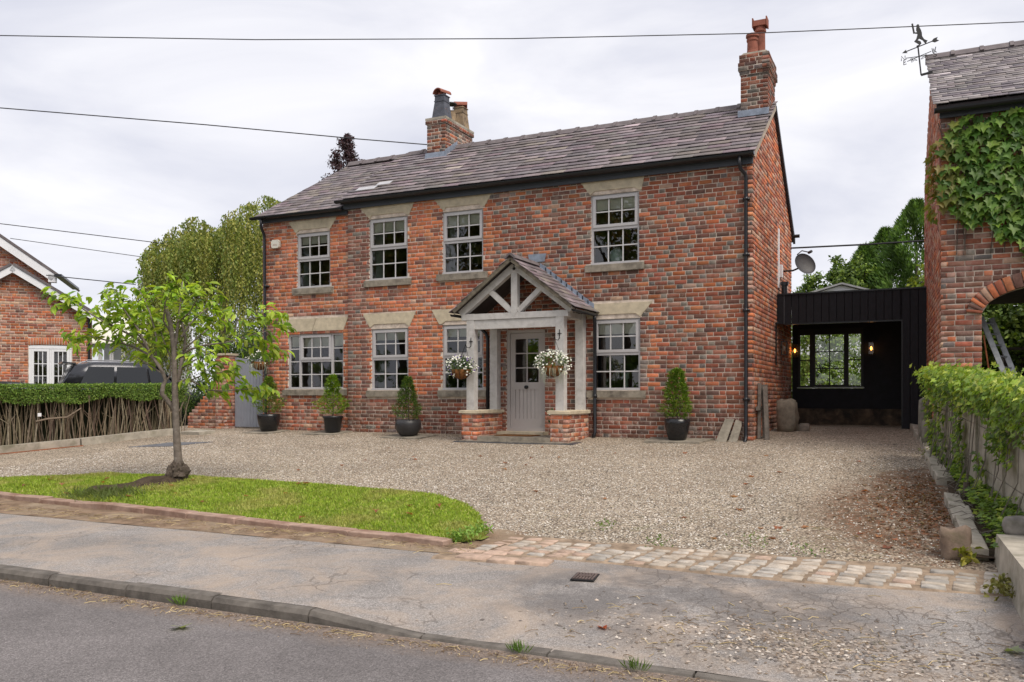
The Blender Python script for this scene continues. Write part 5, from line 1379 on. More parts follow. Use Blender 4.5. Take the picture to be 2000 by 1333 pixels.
MB().box(-15.57, -15.23, .06, .39, -.2, 1.80).build('core', M['mortar'], gpz)
it = brick_items((-15.58, .05), (1, 0, 0), .36, -.1, 1.80, (), nc, depth=.09, bond='english') + brick_items((-15.22, .05), (0, 1, 0), .35, -.1, 1.80, (), nc, depth=.09, bond='english')
stp = lambda z: (max(0, (z - .34) / .9 * 1.0), .99)
MB().prism([(-16.55, .13, -.2), (-15.59, .13, -.2), (-15.59, .13, 1.15), (-16.55, .13, .30)], (0, .2, 0)).build('core', M['mortar'], gpz)
it += brick_items((-16.57, .12), (1, 0, 0), .99, -.1, 1.24, (), nc, stp, depth=.1, bond='english')
pieces(gpz, it, M['brick'], 'brick', 150)
MB().box(-15.61, -15.19, .02, .42, 1.80, 1.85).build('coping', M['stone'], gpz)

# ---------------------------------------------------------------- rocks, slabs, posts
def rock(name, c_, dims, seed, mat, base=(.22, .2, .17), rough=.16, parent=None, rot=0, rnd_=.28):
    import bmesh
    bm = bmesh.new(); bmesh.ops.create_cube(bm, size=1); bmesh.ops.subdivide_edges(bm, edges=bm.edges[:], cuts=3, use_grid_fill=True)
    for v_ in bm.verts:
        p = v_.co.copy(); l = max(abs(p.x), abs(p.y), abs(p.z)); r_ = p.length
        p *= (1 - rnd_ * (r_ / l - 1)); d_ = mnoise.noise(p * 2.1 + Vector((seed * 3.7, seed, 0))) * rough + mnoise.noise(p * 5 + Vector((seed, 0, seed))) * rough * .4
        p *= 1 + d_
        v_.co = Vector((p.x * dims[0], p.y * dims[1], p.z * dims[2]))
    bmesh.ops.rotate(bm, verts=bm.verts, cent=(0, 0, 0), matrix=Matrix.Rotation(rot, 3, 'Z'))
    me = bpy.data.meshes.new(name); bm.to_mesh(me); bm.free()
    a = me.attributes.new('Col', 'FLOAT_COLOR', 'FACE'); a.data.foreach_set('color', np.tile((*base, 1), len(me.polygons)).astype(np.float32))
    me.materials.append(mat); me.polygons.foreach_set('use_smooth', [True] * len(me.polygons))
    return link(name, me, parent, Vector(c_))
def slabstone(name, pts, ext, label, cat='stone slab'):
    m = MB().prism(pts, ext); o = m.build(name, M['sill'], None, loc=pts[0]); tag(o, label, cat); return o
slabstone('stone_slab', [(-3.36, -.30, -.04), (-3.16, -.30, -.03), (-3.06, -.06, .385), (-3.22, -.06, .39)], (.0, .055, .012), 'tall grey stone slab leaning on the wall, the left one of two')
slabstone('stone_slab', [(-3.13, -.27, -.04), (-2.97, -.27, -.03), (-2.92, -.08, .28), (-2.93, -.06, .34), (-3.03, -.06, .375)], (.0, .06, .012), 'shorter grey stone slab leaning on the wall nearest the downpipe')
p = thing('old_gatepost', 'weathered grey timber posts propped at the foot of the gable', 'timber post', (-2.6, .3, 0))
MB().bar((-2.60, .55, .0), (-2.63, .60, 1.02), .10, .10, up=(0, 1, 0)).build('post', M['oldwood'], p)
MB().bar((-2.52, .25, .0), (-2.60, .50, .98), .07, .09, up=(0, 1, 0)).build('post', M['oldwood'], p)
MB().bar((-2.68, .35, .03), (-2.70, .5, 1.05), .06, .04, up=(0, 1, 0)).build('rail', M['oldwood'], p)
MB().box(-2.72, -2.66, .2, 1.1, .55, .62).build('rail', M['oldwood'], p)
o = rock('stone_trough', (-2.42, 2.05, .38), (.36, .55, .66), 3, M['rock'], (.22, .19, .15), .3, rnd_=.1); tag(o, 'large rough stone block standing against the gable by the carport', 'stone block')
o = rock('stone', (-2.10, 2.1, .17), (.2, .25, .2), 8, M['rock'], (.2, .17, .14)); tag(o, 'small stone at the foot of the big block by the gable', 'stone')
for i, (c_, d_, lb) in enumerate((((.12, -.55, .22), (.24, .3, .42), 'rough upright stone at the far end of the right-hand bed'), ((.05, .15, .42), (.2, .28, .7), 'tall narrow stone leaning beside the black carport panel'), ((.2, -1.1, .05), (.2, .22, .24), 'low stone in front of the upright stones on the right'))):
    o = rock('bed_stone', c_, d_, 20 + i, M['rock'], (.20, .185, .155), .22); tag(o, lb, 'stone')
o = MB().box(.20, .62, -1.42, -1.02, -.12, .06).build('step_block', M['concrete'], None); tag(o, 'grey concrete block under the ivy by the outbuilding corner', 'concrete block')
o = rock('corner_stone', at(1868, 1060, 7.35) - Vector((0, 0, .02)), (.22, .3, .30), 31, M['rock'], (.23, .17, .13), .6, rnd_=.12); tag(o, 'rough brown stone where the right-hand kerb meets the concrete wall', 'stone')
# concrete retaining wall in the lower right corner
m = MB(); A = [(.53, -7.62), (1.6, -7.62), (1.6, -10.4), (.62, -10.4)]
m.add([(p_, q, -.75) for p_, q in A] + [(p_ + (.03 if i in (0, 3) else 0), q, -.33) for i, (p_, q) in enumerate(A)], [(4, 5, 6, 7)[::-1], (0, 1, 5, 4)[::-1], (1, 2, 6, 5)[::-1], (2, 3, 7, 6)[::-1], (3, 0, 4, 7)[::-1]])
o = m.build('retaining_wall', M['concrete'], None, loc=(1, -9, -.7)); tag(o, 'low weathered concrete wall in the lower right corner', 'wall')
o = rock('coping_stone', (.74, -7.52, -.27), (.26, .2, .17), 41, M['rock'], (.23, .21, .19), .12); tag(o, 'grey stone lying on the end of the low concrete wall', 'stone')

# boundary wall on the right, its ivy comes later
bwl = thing('boundary_wall', 'concrete panel wall on the right, largely covered by ivy', 'wall', (.6, -4.5, -.3))
BP = [(.22, -1.75, 1.16), (.42, -3.1, 1.09), (.62, -4.5, 1.0), (.80, -5.7, .92), (.98, -6.9, .86), (1.15, -8.1, .8)]
for i in range(len(BP) - 1):
    a, b = Vector(BP[i]), Vector(BP[i + 1]); d_ = Vector((b.x - a.x, b.y - a.y, 0)); n_ = Vector((d_.y, -d_.x, 0)).normalized(); n_ = n_ if n_.x < 0 else -n_
    ga, gb = gz(a.y) - .1, gz(b.y) - .1
    for k in range(3):
        za0, za1 = ga + (a.z - .05 - ga) * k / 3, ga + (a.z - .05 - ga) * (k + 1) / 3 - .012; zb0, zb1 = gb + (b.z - .05 - gb) * k / 3, gb + (b.z - .05 - gb) * (k + 1) / 3 - .012
        e = d_.normalized() * .05
        MB().prism([Vector((a.x, a.y, za0)) + e, Vector((b.x, b.y, zb0)) - e, Vector((b.x, b.y, zb1)) - e, Vector((a.x, a.y, za1)) + e], n_ * .04).build('panel', M['concrete'], bwl)
    MB().bar(Vector((a.x, a.y, ga)), Vector((a.x, a.y, a.z)), .12, .11).build('post', M['concrete'], bwl)
# slabs, sheet and cover on the ground
def flat(name, pts, h, mat, label, cat):
    m = MB(); n_ = len(pts)
    m.prism([(x, y, gz(y) + .012) for x, y in pts], (0, 0, h)); o = m.build(name, mat, None, loc=(*pts[0], gz(pts[0][1]))); tag(o, label, cat); return o
flat('paving_slab', [(-14.0, -.75), (-13.2, -.75), (-13.2, -.05), (-14.0, -.05)], .02, M['sill'], 'thin stone slab under the pot beside the gate', 'paving slab')
flat('paving_slab', [(-12.3, -.72), (-11.45, -.72), (-11.45, -.02), (-12.3, -.02)], .022, M['sill'], 'stone slab under the flared black pot', 'paving slab')
flat('paving_slab', [(-10.1, -.95), (-9.15, -.95), (-9.1, -.3), (-10.1, -.3)], .02, M['sill'], 'round-cornered slab under the grey bowl pot', 'paving slab')
flat('paving_slab', [(-4.55, -.68), (-3.55, -.66), (-3.42, -.05), (-4.6, -.05)], .03, M['sill'], 'long stone slab under the pot right of the porch', 'paving slab')
flat('ground_sheet', [(-14.6, -3.35), (-13.75, -3.0), (-13.4, -2.25), (-14.3, -2.55)], .012, pmat('grey_sheet', (.13, .135, .15), .7, .3, 6, .5, 20, .2), 'grey flat sheet lying on the gravel behind the young tree', 'sheet')
flat('rubble_slab', [(-15.45, -1.2), (-14.8, -1.25), (-14.7, -.85), (-15.35, -.75)], .07, M['concrete'], 'broken pale slab at the foot of the stepped wall', 'slab')
flat('doormat', [(-7.56, -.92), (-6.74, -.92), (-6.74, -.42), (-7.56, -.42)], .0, M['mat'], 'brown coir doormat on the porch floor', 'doormat')
o = bpy.data.objects['doormat']; bpy.data.objects.remove(o)
o = MB().box(-7.5, -6.72, -.86, -.40, .036, .054).build('doormat', M['mat'], None, loc=(-7.1, -.6, .04)); tag(o, 'brown coir doormat on the porch floor', 'doormat')
mc = thing('drain_cover', 'small square iron drain cover set in the footpath', 'drain cover', (-2.45, -9.27, -.63))
zc = pathz(-2.45, -9.27) + .004
u_ = Vector((.98, .16, 0)).normalized(); v_ = Vector((-.16, .98, 0)).normalized(); c_ = Vector((-2.455, -9.27, zc))
MB().obox(c_, u_ * .095, v_ * .135, Vector((0, 0, .006))).build('frame', M['iron'], mc)
M['rustiron'] = pmat('rusted_iron', (.14, .105, .095), .75, .3, 12, .4, 60, .3, .3)
for i in range(7): MB().obox(c_ + u_ * (-.075 + i * .025) + Vector((0, 0, .008)), u_ * .008, v_ * .118, Vector((0, 0, .004))).build('rib', M['rustiron'], mc)
MB().obox(c_ + Vector((0, 0, .013)), u_ * .05, v_ * .03, Vector((0, 0, .003))).build('name_plate', M['rustiron'], mc)
hk = thing('hedge_edging', 'low pale concrete edging along the foot of the hedge', 'edging', (-16, -3, -.2), kind='structure')
HX = [(-17.35, -6.6), (-16.75, -4.9), (-16.1, -3.3), (-15.75, -1.9), (-15.5, -1.15)]
for i in range(len(HX) - 1):
    a, b = Vector((*HX[i], gz(HX[i][1]) + .05)), Vector((*HX[i + 1], gz(HX[i + 1][1]) + .05)); MB().bar(a, b - (b - a) * .01, .2, .22).build('edging_block', M['concrete'], hk)
    if i in (0, 1): MB().bar(a + Vector((.17, -.05, -.09)), b + Vector((.17, -.05, -.09)), .13, .12).build('brick_course', M['rust'], hk)

# ---------------------------------------------------------------- young cherry tree on the lawn
tr = thing('young_cherry_tree', 'young cherry tree with bright drooping leaves on the lawn', 'tree', (-9.9, -6.5, -.49))
TD = 12.6
def q(x, y, d=0): return at(100 + x / 2.963, 530 + y / 2.963, TD + d)
tm_ = MB().tube([q(738, 1170), q(735, 1090), q(727, 980), q(722, 850), q(716, 720), q(714, 600), q(710, 450), q(698, 360), q(688, 300), q(664, 210)], [.085, .06, .052, .048, .044, .04, .036, .034, .032, .029], 12)
tm_.build('trunk', M['bark'], tr, True)
BR = [([(716, 810), (680, 760), (640, 710), (648, 660), (662, 630), (645, 585), (618, 540), (575, 480), (540, 410), (500, 330), (440, 250), (400, 190), (370, 110)], .04, .007, -.35),
      ([(716, 660), (738, 620), (755, 520), (772, 450), (775, 380), (755, 300), (728, 235)], .032, .016, .25),
      ([(712, 470), (722, 400), (730, 330), (740, 250), (750, 150), (760, 60)], .03, .006, .3),
      ([(618, 540), (560, 480), (480, 440), (400, 415), (320, 400), (220, 375), (150, 390), (95, 400)], .02, .004, .35),
      ([(560, 450), (480, 380), (400, 340), (320, 300), (240, 255), (160, 205), (90, 165), (25, 170)], .02, .004, -.5),
      ([(600, 520), (615, 440), (600, 340), (570, 240), (540, 160), (500, 95)], .018, .004, .5),
      ([(540, 410), (470, 330), (420, 250), (350, 190), (310, 100)], .014, .004, .1),
      ([(740, 500), (800, 455), (880, 430), (1000, 415), (1090, 395), (1200, 355), (1320, 335)], .02, .004, -.3),
      ([(1000, 415), (1060, 350), (1080, 280), (1170, 275), (1250, 255), (1325, 225)], .011, .003, -.2),
      ([(1060, 410), (1150, 420), (1240, 440), (1300, 490)], .009, .003, .2),
      ([(730, 640), (800, 630), (850, 655), (910, 688), (1000, 695), (1090, 685), (1160, 680), (1240, 690)], .016, .004, .4),
      ([(800, 635), (880, 600), (950, 590), (1010, 585), (1070, 570)], .011, .003, -.35),
      ([(755, 380), (800, 310), (870, 240), (930, 200), (990, 180)], .017, .004, .55),
      ([(700, 370), (650, 290), (660, 180), (690, 110), (740, 70)], .016, .004, -.6),
      ([(760, 460), (830, 400), (900, 340), (960, 300), (1010, 300)], .014, .004, .7),
      ([(760, 560), (820, 520), (880, 490), (950, 460)], .012, .004, -.7),
      ([(640, 590), (560, 540), (500, 500), (440, 480)], .012, .004, .7),
      ([(650, 660), (690, 600), (690, 500), (650, 400), (620, 300), (590, 200)], .014, .005, .8),
      ([(730, 300), (800, 240), (850, 150), (870, 100)], .012, .004, -.5),
      ([(420, 420), (360, 340), (330, 260), (290, 190)], .01, .003, .3)]
LP, LD, LN = [], [], []
for bi, (pts, r0, r1, dz) in enumerate(BR):
    n_ = len(pts); P_ = [q(x, y, dz * (i / (n_ - 1)) ** 1.2 + .05 * math.sin(i * 2 + bi)) for i, (x, y) in enumerate(pts)]
    if bi == 2: P_[0] = q(712, 470)
    MB().tube(P_, [r0 + (r1 - r0) * i / (n_ - 1) for i in range(n_)], 7).build('branch', M['bark'], tr, True)
    for i in range(n_ - 1):
        a, b = P_[i], P_[i + 1]; fr_ = (i + 1) / (n_ - 1)
        if fr_ < (.42 if r0 < .03 else .62) or bi == 1 and fr_ < .9: continue
        for c in range(int(4 + 5 * fr_)):
            p = a.lerp(b, rnd.random()) + Vector((rnd.gauss(-.03, .07), rnd.gauss(.07, .13), rnd.gauss(.03, .065)))
            base = (b - a).normalized() * .6 + Vector((rnd.gauss(0, .6), rnd.gauss(0, .6), 0))
            for l in range(rnd.choice((2, 3, 3, 4))):
                LP.append(p + Vector((rnd.gauss(0, .025), rnd.gauss(0, .025), rnd.gauss(0, .02))))
                d_ = base.normalized() + Vector((rnd.gauss(0, .45), rnd.gauss(0, .45), rnd.uniform(-1.15, -.1))); LD.append(d_)
                LN.append(Vector((rnd.gauss(0, .45), rnd.gauss(0, .45), 1)))
crn = thing('crown', None, None, (-9.9, -6.3, 1.5)); crn.parent = tr; crn.location = Vector((-9.9, -6.3, 1.5)) - org(tr)
n_ = len(LP)
lc = gcol((.32, .45, .04), 6, .2).tolist() + gcol((.42, .53, .07), 4, .15).tolist() + gcol((.16, .27, .04), 4, .25).tolist() + gcol((.40, .40, .08), 1, .2).tolist()
leaves(crn, 'small_leaves', [tuple(v) for v in LP], [tuple(v) for v in LD], [tuple(v) for v in LN], npr.uniform(.11, .2, n_), npr.uniform(.06, .095, n_), np.array(lc), M['leaf'], 'leaf', 300)
for o in crn.children:
    if o.name.startswith('small_leaves'): o['kind'] = 'stuff'
# burr and root mound at the foot
import bmesh
bm = bmesh.new(); bmesh.ops.create_icosphere(bm, subdivisions=4, radius=1)
for v_ in bm.verts:
    p = v_.co.copy(); d_ = mnoise.noise(p * 2.2) * .3 + mnoise.noise(p * 6) * .3 + abs(mnoise.noise(p * 13)) * .3
    p *= 1 + d_; k_ = 1 - .35 * p.z if p.z > 0 else 1 - .1 * p.z; v_.co = Vector((p.x * .15 * k_ + (p.z < 0) * p.z * .06, p.y * .15 * k_, p.z * .2))
me = bpy.data.meshes.new('burr'); bm.to_mesh(me); bm.free(); me.materials.append(M['darkbark'])
bp = at(347, 925, TD); link('burr', me, tr, bp)
me = sheet('root_mound', -10.9, -9.2, -8.15, -6.2, .07, lambda x, y: lawnz(x, y) - .06 + .15 * math.exp(-(((x + 9.95) / .36) ** 2 + ((y + 6.85) / .55) ** 2)) + .10 * math.exp(-(((x + 10.2 + (y + 7.6) * .5) / .35) ** 2 + ((y + 7.55) / .35) ** 2)) + .03 * n2(x, y, 6), M['soil'], None)
tag(me, 'bare earth mound around the roots of the young cherry tree', 'earth mound', kind='structure')
N = 900; gx = npr.normal(-9.85, .28, N); gy = npr.normal(-7.75, .16, N); pz = np.array([gz(b) + .06 for b in gy])
tf = leaves(None, 'grass_tuft', np.stack([gx, gy, pz], 1), np.stack([npr.normal(0, .7, N), npr.normal(-.2, .6, N), np.ones(N)], 1), rdir(N), npr.uniform(.06, .16, N), .012, gcol((.13, .17, .05), 8), M['fleaf'])
tag(tf, 'tuft of longer pale grass below the cherry tree roots', 'grass tuft', kind='stuff')

# ---------------------------------------------------------------- potted shrubs
def potted(x, y, prof_, mat, zf, h, r_, label, shape, colr, nl, seed):
    z0 = gz(y) + .035
    t = thing('potted_shrub', label, 'potted shrub', (x, y, z0), 'potted evergreens along the cottage front')
    pt = MB().lathe(prof_, (x, y, z0), 28).build('pot', mat, t, True)
    zt = max(p_[1] for p_ in prof_); rt = prof_[-1][0] if prof_[-1][1] == zt else .2
    MB().lathe([(0.001, 0), (rt * .9, 0), (rt * .9, .01), (.001, .012)], (x, y, z0 + zt - .03), 20).build('soil', M['soil'], t)
    MB().tube([(x, y, z0 + zt - .04), (x + .01, y, z0 + zt + .15), (x, y, z0 + h * .9)], [.014, .012, .005], 6).build('stem', M['darkbark'], t)
    rg = np.random.default_rng(seed); tt = rg.random(nl) ** .8; a = rg.random(nl) * 2 * math.pi
    rad = np.interp(tt, *zip(*shape)) * r_ * (.45 + .55 * np.sqrt(rg.random(nl))) * (1 + .22 * np.sin(a * 3 + seed) + .17 * np.sin(tt * 17 + a * 2 + seed) + .12 * np.sin(tt * 43 - a * 3))
    P_ = np.stack([x + rad * np.cos(a), y + rad * np.sin(a), z0 + zf + tt * (h - zf)], 1)
    D_ = np.stack([np.cos(a), np.sin(a), rg.uniform(.1, 1.5, nl)], 1) + rg.normal(0, .35, (nl, 3))
    leaves(t, 'foliage', P_, D_, np.stack([-np.cos(a) * .5, -np.sin(a) * .5, np.ones(nl)], 1) + rg.normal(0, .4, (nl, 3)), rg.uniform(.045, .08, nl), rg.uniform(.018, .028, nl), np.vstack([gcol(colr, 7, .3), gcol((colr[0] * 1.9, colr[1] * 1.5, colr[2] * 1.2), 3, .2)]), M['fleaf'], 'leaf')
    return t
cone = [(0, .75), (.12, 1), (.3, .95), (.5, .74), (.62, .62), (.7, .6), (.85, .42), (.93, .4), (1, .08)]
loose = [(0, .6), (.15, 1), (.35, .95), (.5, .6), (.56, .3), (.65, .42), (.8, .38), (1, .1)]
egg = [(.17, 0), (.185, .02), (.24, .18), (.262, .33), (.258, .39), (.235, .39)]
potted(-13.55, -.36, egg, M['glazepot'], .40, 1.22, .30, 'loose tiered evergreen in a black pot beside the gate', loose, (.13, .21, .035), 2000, 1)
potted(-11.74, -.36, [(.15, 0), (.17, .03), (.205, .31), (.225, .315), (.228, .36), (.205, .36)], M['black'], .38, 1.25, .32, 'evergreen in a flared black bucket pot under the wide window', loose, (.15, .27, .03), 2000, 2)
potted(-9.62, -.62, [(.15, 0), (.18, .02), (.255, .13), (.272, .24), (.255, .335), (.225, .335)], M['greypot'], .33, 1.20, .265, 'slim reddish-tipped evergreen in a rounded grey bowl pot', [(0, .8), (.15, 1), (.35, .85), (.55, .6), (.8, .4), (1, .1)], (.09, .16, .04), 2000, 3)
potted(-4.02, -.36, [(.14, 0), (.16, .015), (.20, .15), (.232, .3), (.236, .39), (.205, .39)], M['glazepot'], .40, 1.28, .245, 'tall conical evergreen in a black pot right of the porch', cone, (.12, .22, .03), 2600, 4)
# zinc churn with white flowers by the door
t = thing('flower_churn', 'small zinc churn of white flowers beside the door', 'flower pot', (-6.36, -.42, .04))
MB().lathe([(.07, 0), (.085, .02), (.085, .16), (.055, .24), (.065, .28), (.05, .28)], (-6.36, -.42, .037), 16).build('churn', M['zinc'], t, True)
N = 160; P_ = np.array([-6.36, -.42, .40]) + npr.normal(0, 1, (N, 3)) * (.065, .065, .07)
leaves(t, 'foliage', P_, rdir(N, .3), rdir(N, 1), .07, .05, gcol((.05, .11, .03), 6), M['fleaf'], 'leaf')
def flower_heads(parent, P_, size, cols, nm='flowers'):
    P_ = np.asarray(P_); n_ = len(P_); out = []; k = 5
    rep = np.repeat(P_, k, 0); a = np.tile(np.arange(k) * 2 * math.pi / k, n_) + np.repeat(npr.random(n_) * 6, k)
    nm_ = np.repeat(rdir(n_) + np.array([.15, -.9, .7]), k, 0); nm_ /= np.linalg.norm(nm_, axis=1, keepdims=True)
    e1 = np.cross(nm_, np.array([0, 0, 1.])); e1 /= np.linalg.norm(e1, axis=1, keepdims=True); e2 = np.cross(nm_, e1)
    D_ = e1 * np.cos(a)[:, None] + e2 * np.sin(a)[:, None] + nm_ * .15
    ci = npr.integers(0, len(cols), n_); C_ = np.repeat(np.array(cols)[ci], k, 0)
    o = leaves(parent, nm, rep, D_, nm_, size, size * .9, C_, M['petal'])
    o['kind'] = 'stuff'
flower_heads(t, [(-6.43, -.46, .50), (-6.47, -.5, .47), (-6.44, -.45, .47), (-6.33, -.46, .66), (-6.31, -.44, .65), (-6.34, -.48, .52), (-6.29, -.46, .53)], .045, [(.85, .85, .82)])
# hanging baskets
def basket(c_, r_, label, nf, ncols, hook, trail):
    c_ = Vector(c_); t = thing('hanging_basket', label, 'hanging basket', c_ - Vector((0, 0, r_)), 'hanging baskets')
    MB().lathe([(.02, -r_), (r_ * .5, -r_ * .88), (r_ * .85, -r_ * .5), (r_, 0), (r_ * .94, 0), (.02, -.03)], tuple(c_), 20).build('basket', M['coir'], t, True)
    m = MB()
    for i in range(10):
        a = i * math.pi / 5; m.tube([c_ + Vector((math.cos(a) * r_ * s_ * 1.02, math.sin(a) * r_ * s_ * 1.02, z_ * r_)) for s_, z_ in ((1, 0), (.86, -.52), (.5, -.9), (.05, -1.01))], .0035, 4)
    m.build('wire_frame', M['iron'], t)
    m = MB()
    for i in range(3): a = i * 2.1 + .4; m.tube([c_ + Vector((math.cos(a) * r_, math.sin(a) * r_, 0)), Vector(hook)], .004, 4)
    m.build('chain', M['iron'], t)
    N = 520; v_ = rdir(N, .1); rr = npr.uniform(.6, 1.25, (N, 1)) * r_ * 1.15
    P_ = np.array(c_) + v_ * rr * (1.15, 1.0, .75) + (0, 0, .06)
    P_ = P_[(P_[:, 2] > c_.z - .05) | (np.abs(P_[:, 0] - c_.x) > r_ * .75)]
    leaves(t, 'foliage', P_, rdir(len(P_), -.2), rdir(len(P_), .6), npr.uniform(.03, .06, len(P_)), npr.uniform(.02, .03, len(P_)), gcol((.075, .13, .035), 8, .35), M['fleaf'], 'leaf')
    v_ = rdir(nf * 2, .35); v_ = v_[(v_[:, 1] < .55)][:nf]; P_ = np.array(c_) + v_ * (r_ * npr.uniform(1.15, 1.5, (len(v_), 1))) * (1.22, 1.0, .85) + (0, 0, .05)
    P_ = P_[~((np.abs(P_[:, 0] - c_.x - r_ * .2) < r_ * .45) & (P_[:, 2] < c_.z - .02))]
    flower_heads(t, P_, .021, ncols)
    if trail:
        m = MB()
        N = 26
        for i in range(N):
            a = rnd.uniform(2.9, 6.5); p = c_ + Vector((math.cos(a) * r_ * 1.05, math.sin(a) * r_, -.04)); L = rnd.uniform(.1, .3)
            m.tube([p, p + Vector((math.cos(a) * .04, math.sin(a) * .03, -L * .5)), p + Vector((math.cos(a) * .03, math.sin(a) * .03, -L))], .003, 3)
        m.build('trailing_stems', pmat('sage_stem', (.32, .36, .26), .8), t)
def bracket(x, y, z, label):
    t = thing('basket_bracket', label, 'bracket', (x, y, z))
    m = MB().box(x - .006, x + .006, y - .012, y, z - .02, z + .14).box(x - .04, x + .04, y - .013, y - .001, z + .06, z + .072)
    m.tube([(x, y, z - .02), (x - .015, y - .05, z - .06), (x - .04, y - .10, z - .05), (x - .05, y - .13, z + .0)], .007, 6); m.build('hook', M['iron'], t)
bracket(-7.88, -1.105, 1.80, 'black iron basket bracket on the left porch post'); bracket(-6.03, -1.105, 1.90, 'black iron basket bracket on the right porch post')
basket((-7.98, -1.32, 1.32), .19, 'hanging basket of white and purple flowers on the left porch post', 130, [(.85, .85, .82)] * 5 + [(.16, .07, .36), (.2, .1, .45)], (-7.93, -1.24, 1.80), False)
basket((-6.06, -1.34, 1.36), .20, 'fuller hanging basket of white flowers on the right porch post', 210, [(.88, .88, .86)], (-6.08, -1.24, 1.90), True)
basket((-13.88, -.30, 1.60), .19, 'small hanging basket of white flowers beside the gate', 50, [(.85, .85, .82)], (-13.9, -.1, 2.1), True)

# ---------------------------------------------------------------- hedge on the left
hd = thing('clipped_hedge', 'clipped green hedge with bare brown stems below on the left', 'hedge', (-17, -3, -.3))
H0, H1 = Vector((-17.85, -6.8, 0)), Vector((-16.15, -.6, 0)); hdir = (H1 - H0).normalized(); hn = Vector((hdir.y, -hdir.x, 0)); HL = (H1 - H0).length
def hpt(s_, w, z): return H0 + hdir * s_ + hn * w + Vector((0, 0, z))
htop = lambda s_: .98 + .10 * s_ / HL
rg = npr; N = 26000
s_ = rg.uniform(0, HL, N); face = rg.random(N); 
w = np.where(face < .55, .42 + rg.normal(0, .025, N), rg.uniform(-.42, .45, N)); tz = np.array([htop(v) for v in s_])
low = .34 + .05 * np.sin(s_ * 2.3) + .04 * np.sin(s_ * 5.1)
z = np.where(face < .55, tz - low * rg.random(N) ** 1.1, tz + rg.normal(0, .012, N))
w = w + .03 * np.sin(s_ * 3.1 + z * 6) + .02 * np.sin(s_ * 9)
P_ = np.array(H0)[None] + np.array(hdir)[None] * s_[:, None] + np.array(hn)[None] * w[:, None]; P_[:, 2] = z
nrm = np.where((face < .55)[:, None], np.array(hn)[None], np.array([[0, 0, 1.]])) + rg.normal(0, .45, (N, 3))
leaves(hd, 'foliage', P_, rdir(N, .2), nrm, rg.uniform(.025, .05, N), rg.uniform(.018, .03, N), np.vstack([gcol((.15, .26, .04), 8, .25), gcol((.24, .35, .07), 4, .2), gcol((.08, .15, .03), 3, .2)]), M['fleaf'])
MB().obox(hpt(HL / 2, 0, .86), hdir * HL / 2, hn * .34, Vector((0, 0, .10))).obox(hpt(HL / 2, -.30, .2), hdir * HL / 2, hn * .10, Vector((0, 0, .6))).build('shade_core', pmat('hedge_shade', (.03, .035, .018), 1), hd)  # near-black boxes paint the shade inside the foliage and behind the stems
m = MB(); bc = pal([(.20, .155, .105), (.25, .20, .14), (.14, .105, .075), (.30, .25, .18)], 3)
for i in range(330):
    a = rnd.uniform(0, HL); w_ = rnd.uniform(.02, .40); g_ = gz(hpt(a, 0, 0).y); k = rnd.gauss(0, .10); c = rnd.choice(bc); r0 = rnd.uniform(.007, .018)
    p0, p2 = hpt(a, w_, g_ - .02), hpt(a + k * 1.4, min(.42, w_ + rnd.uniform(-.05, .14)), htop(a) - .22); p1 = p0.lerp(p2, .5) + Vector((rnd.gauss(0, .03), rnd.gauss(0, .03), 0))
    m.tube([p0, p1, p2], [r0, r0 * .8, r0 * .55], 5, c)
    if rnd.random() < .45: m.tube([p1, p1 + hdir * rnd.gauss(0, .14) + Vector((0, 0, rnd.uniform(.1, .3))) + hn * rnd.uniform(0, .1)], [r0 * .6, r0 * .35], 4, c)
m.tube([hpt(3.1, .42, .28), hpt(3.3, .46, .33), hpt(3.7, .47, .36), hpt(4.0, .45, .55)], [.02, .02, .018, .012], 6, bc[0])
m.build('bare_stems', M['stems'], hd)['kind'] = 'stuff'
o = MB().obox(hpt(3.15, .47, .42), hdir * .035, hn * .006, Vector((0, 0, .035))).build('hedge_tag', M['white'], None); tag(o, 'tiny white plate fixed among the bare hedge stems', 'plate')

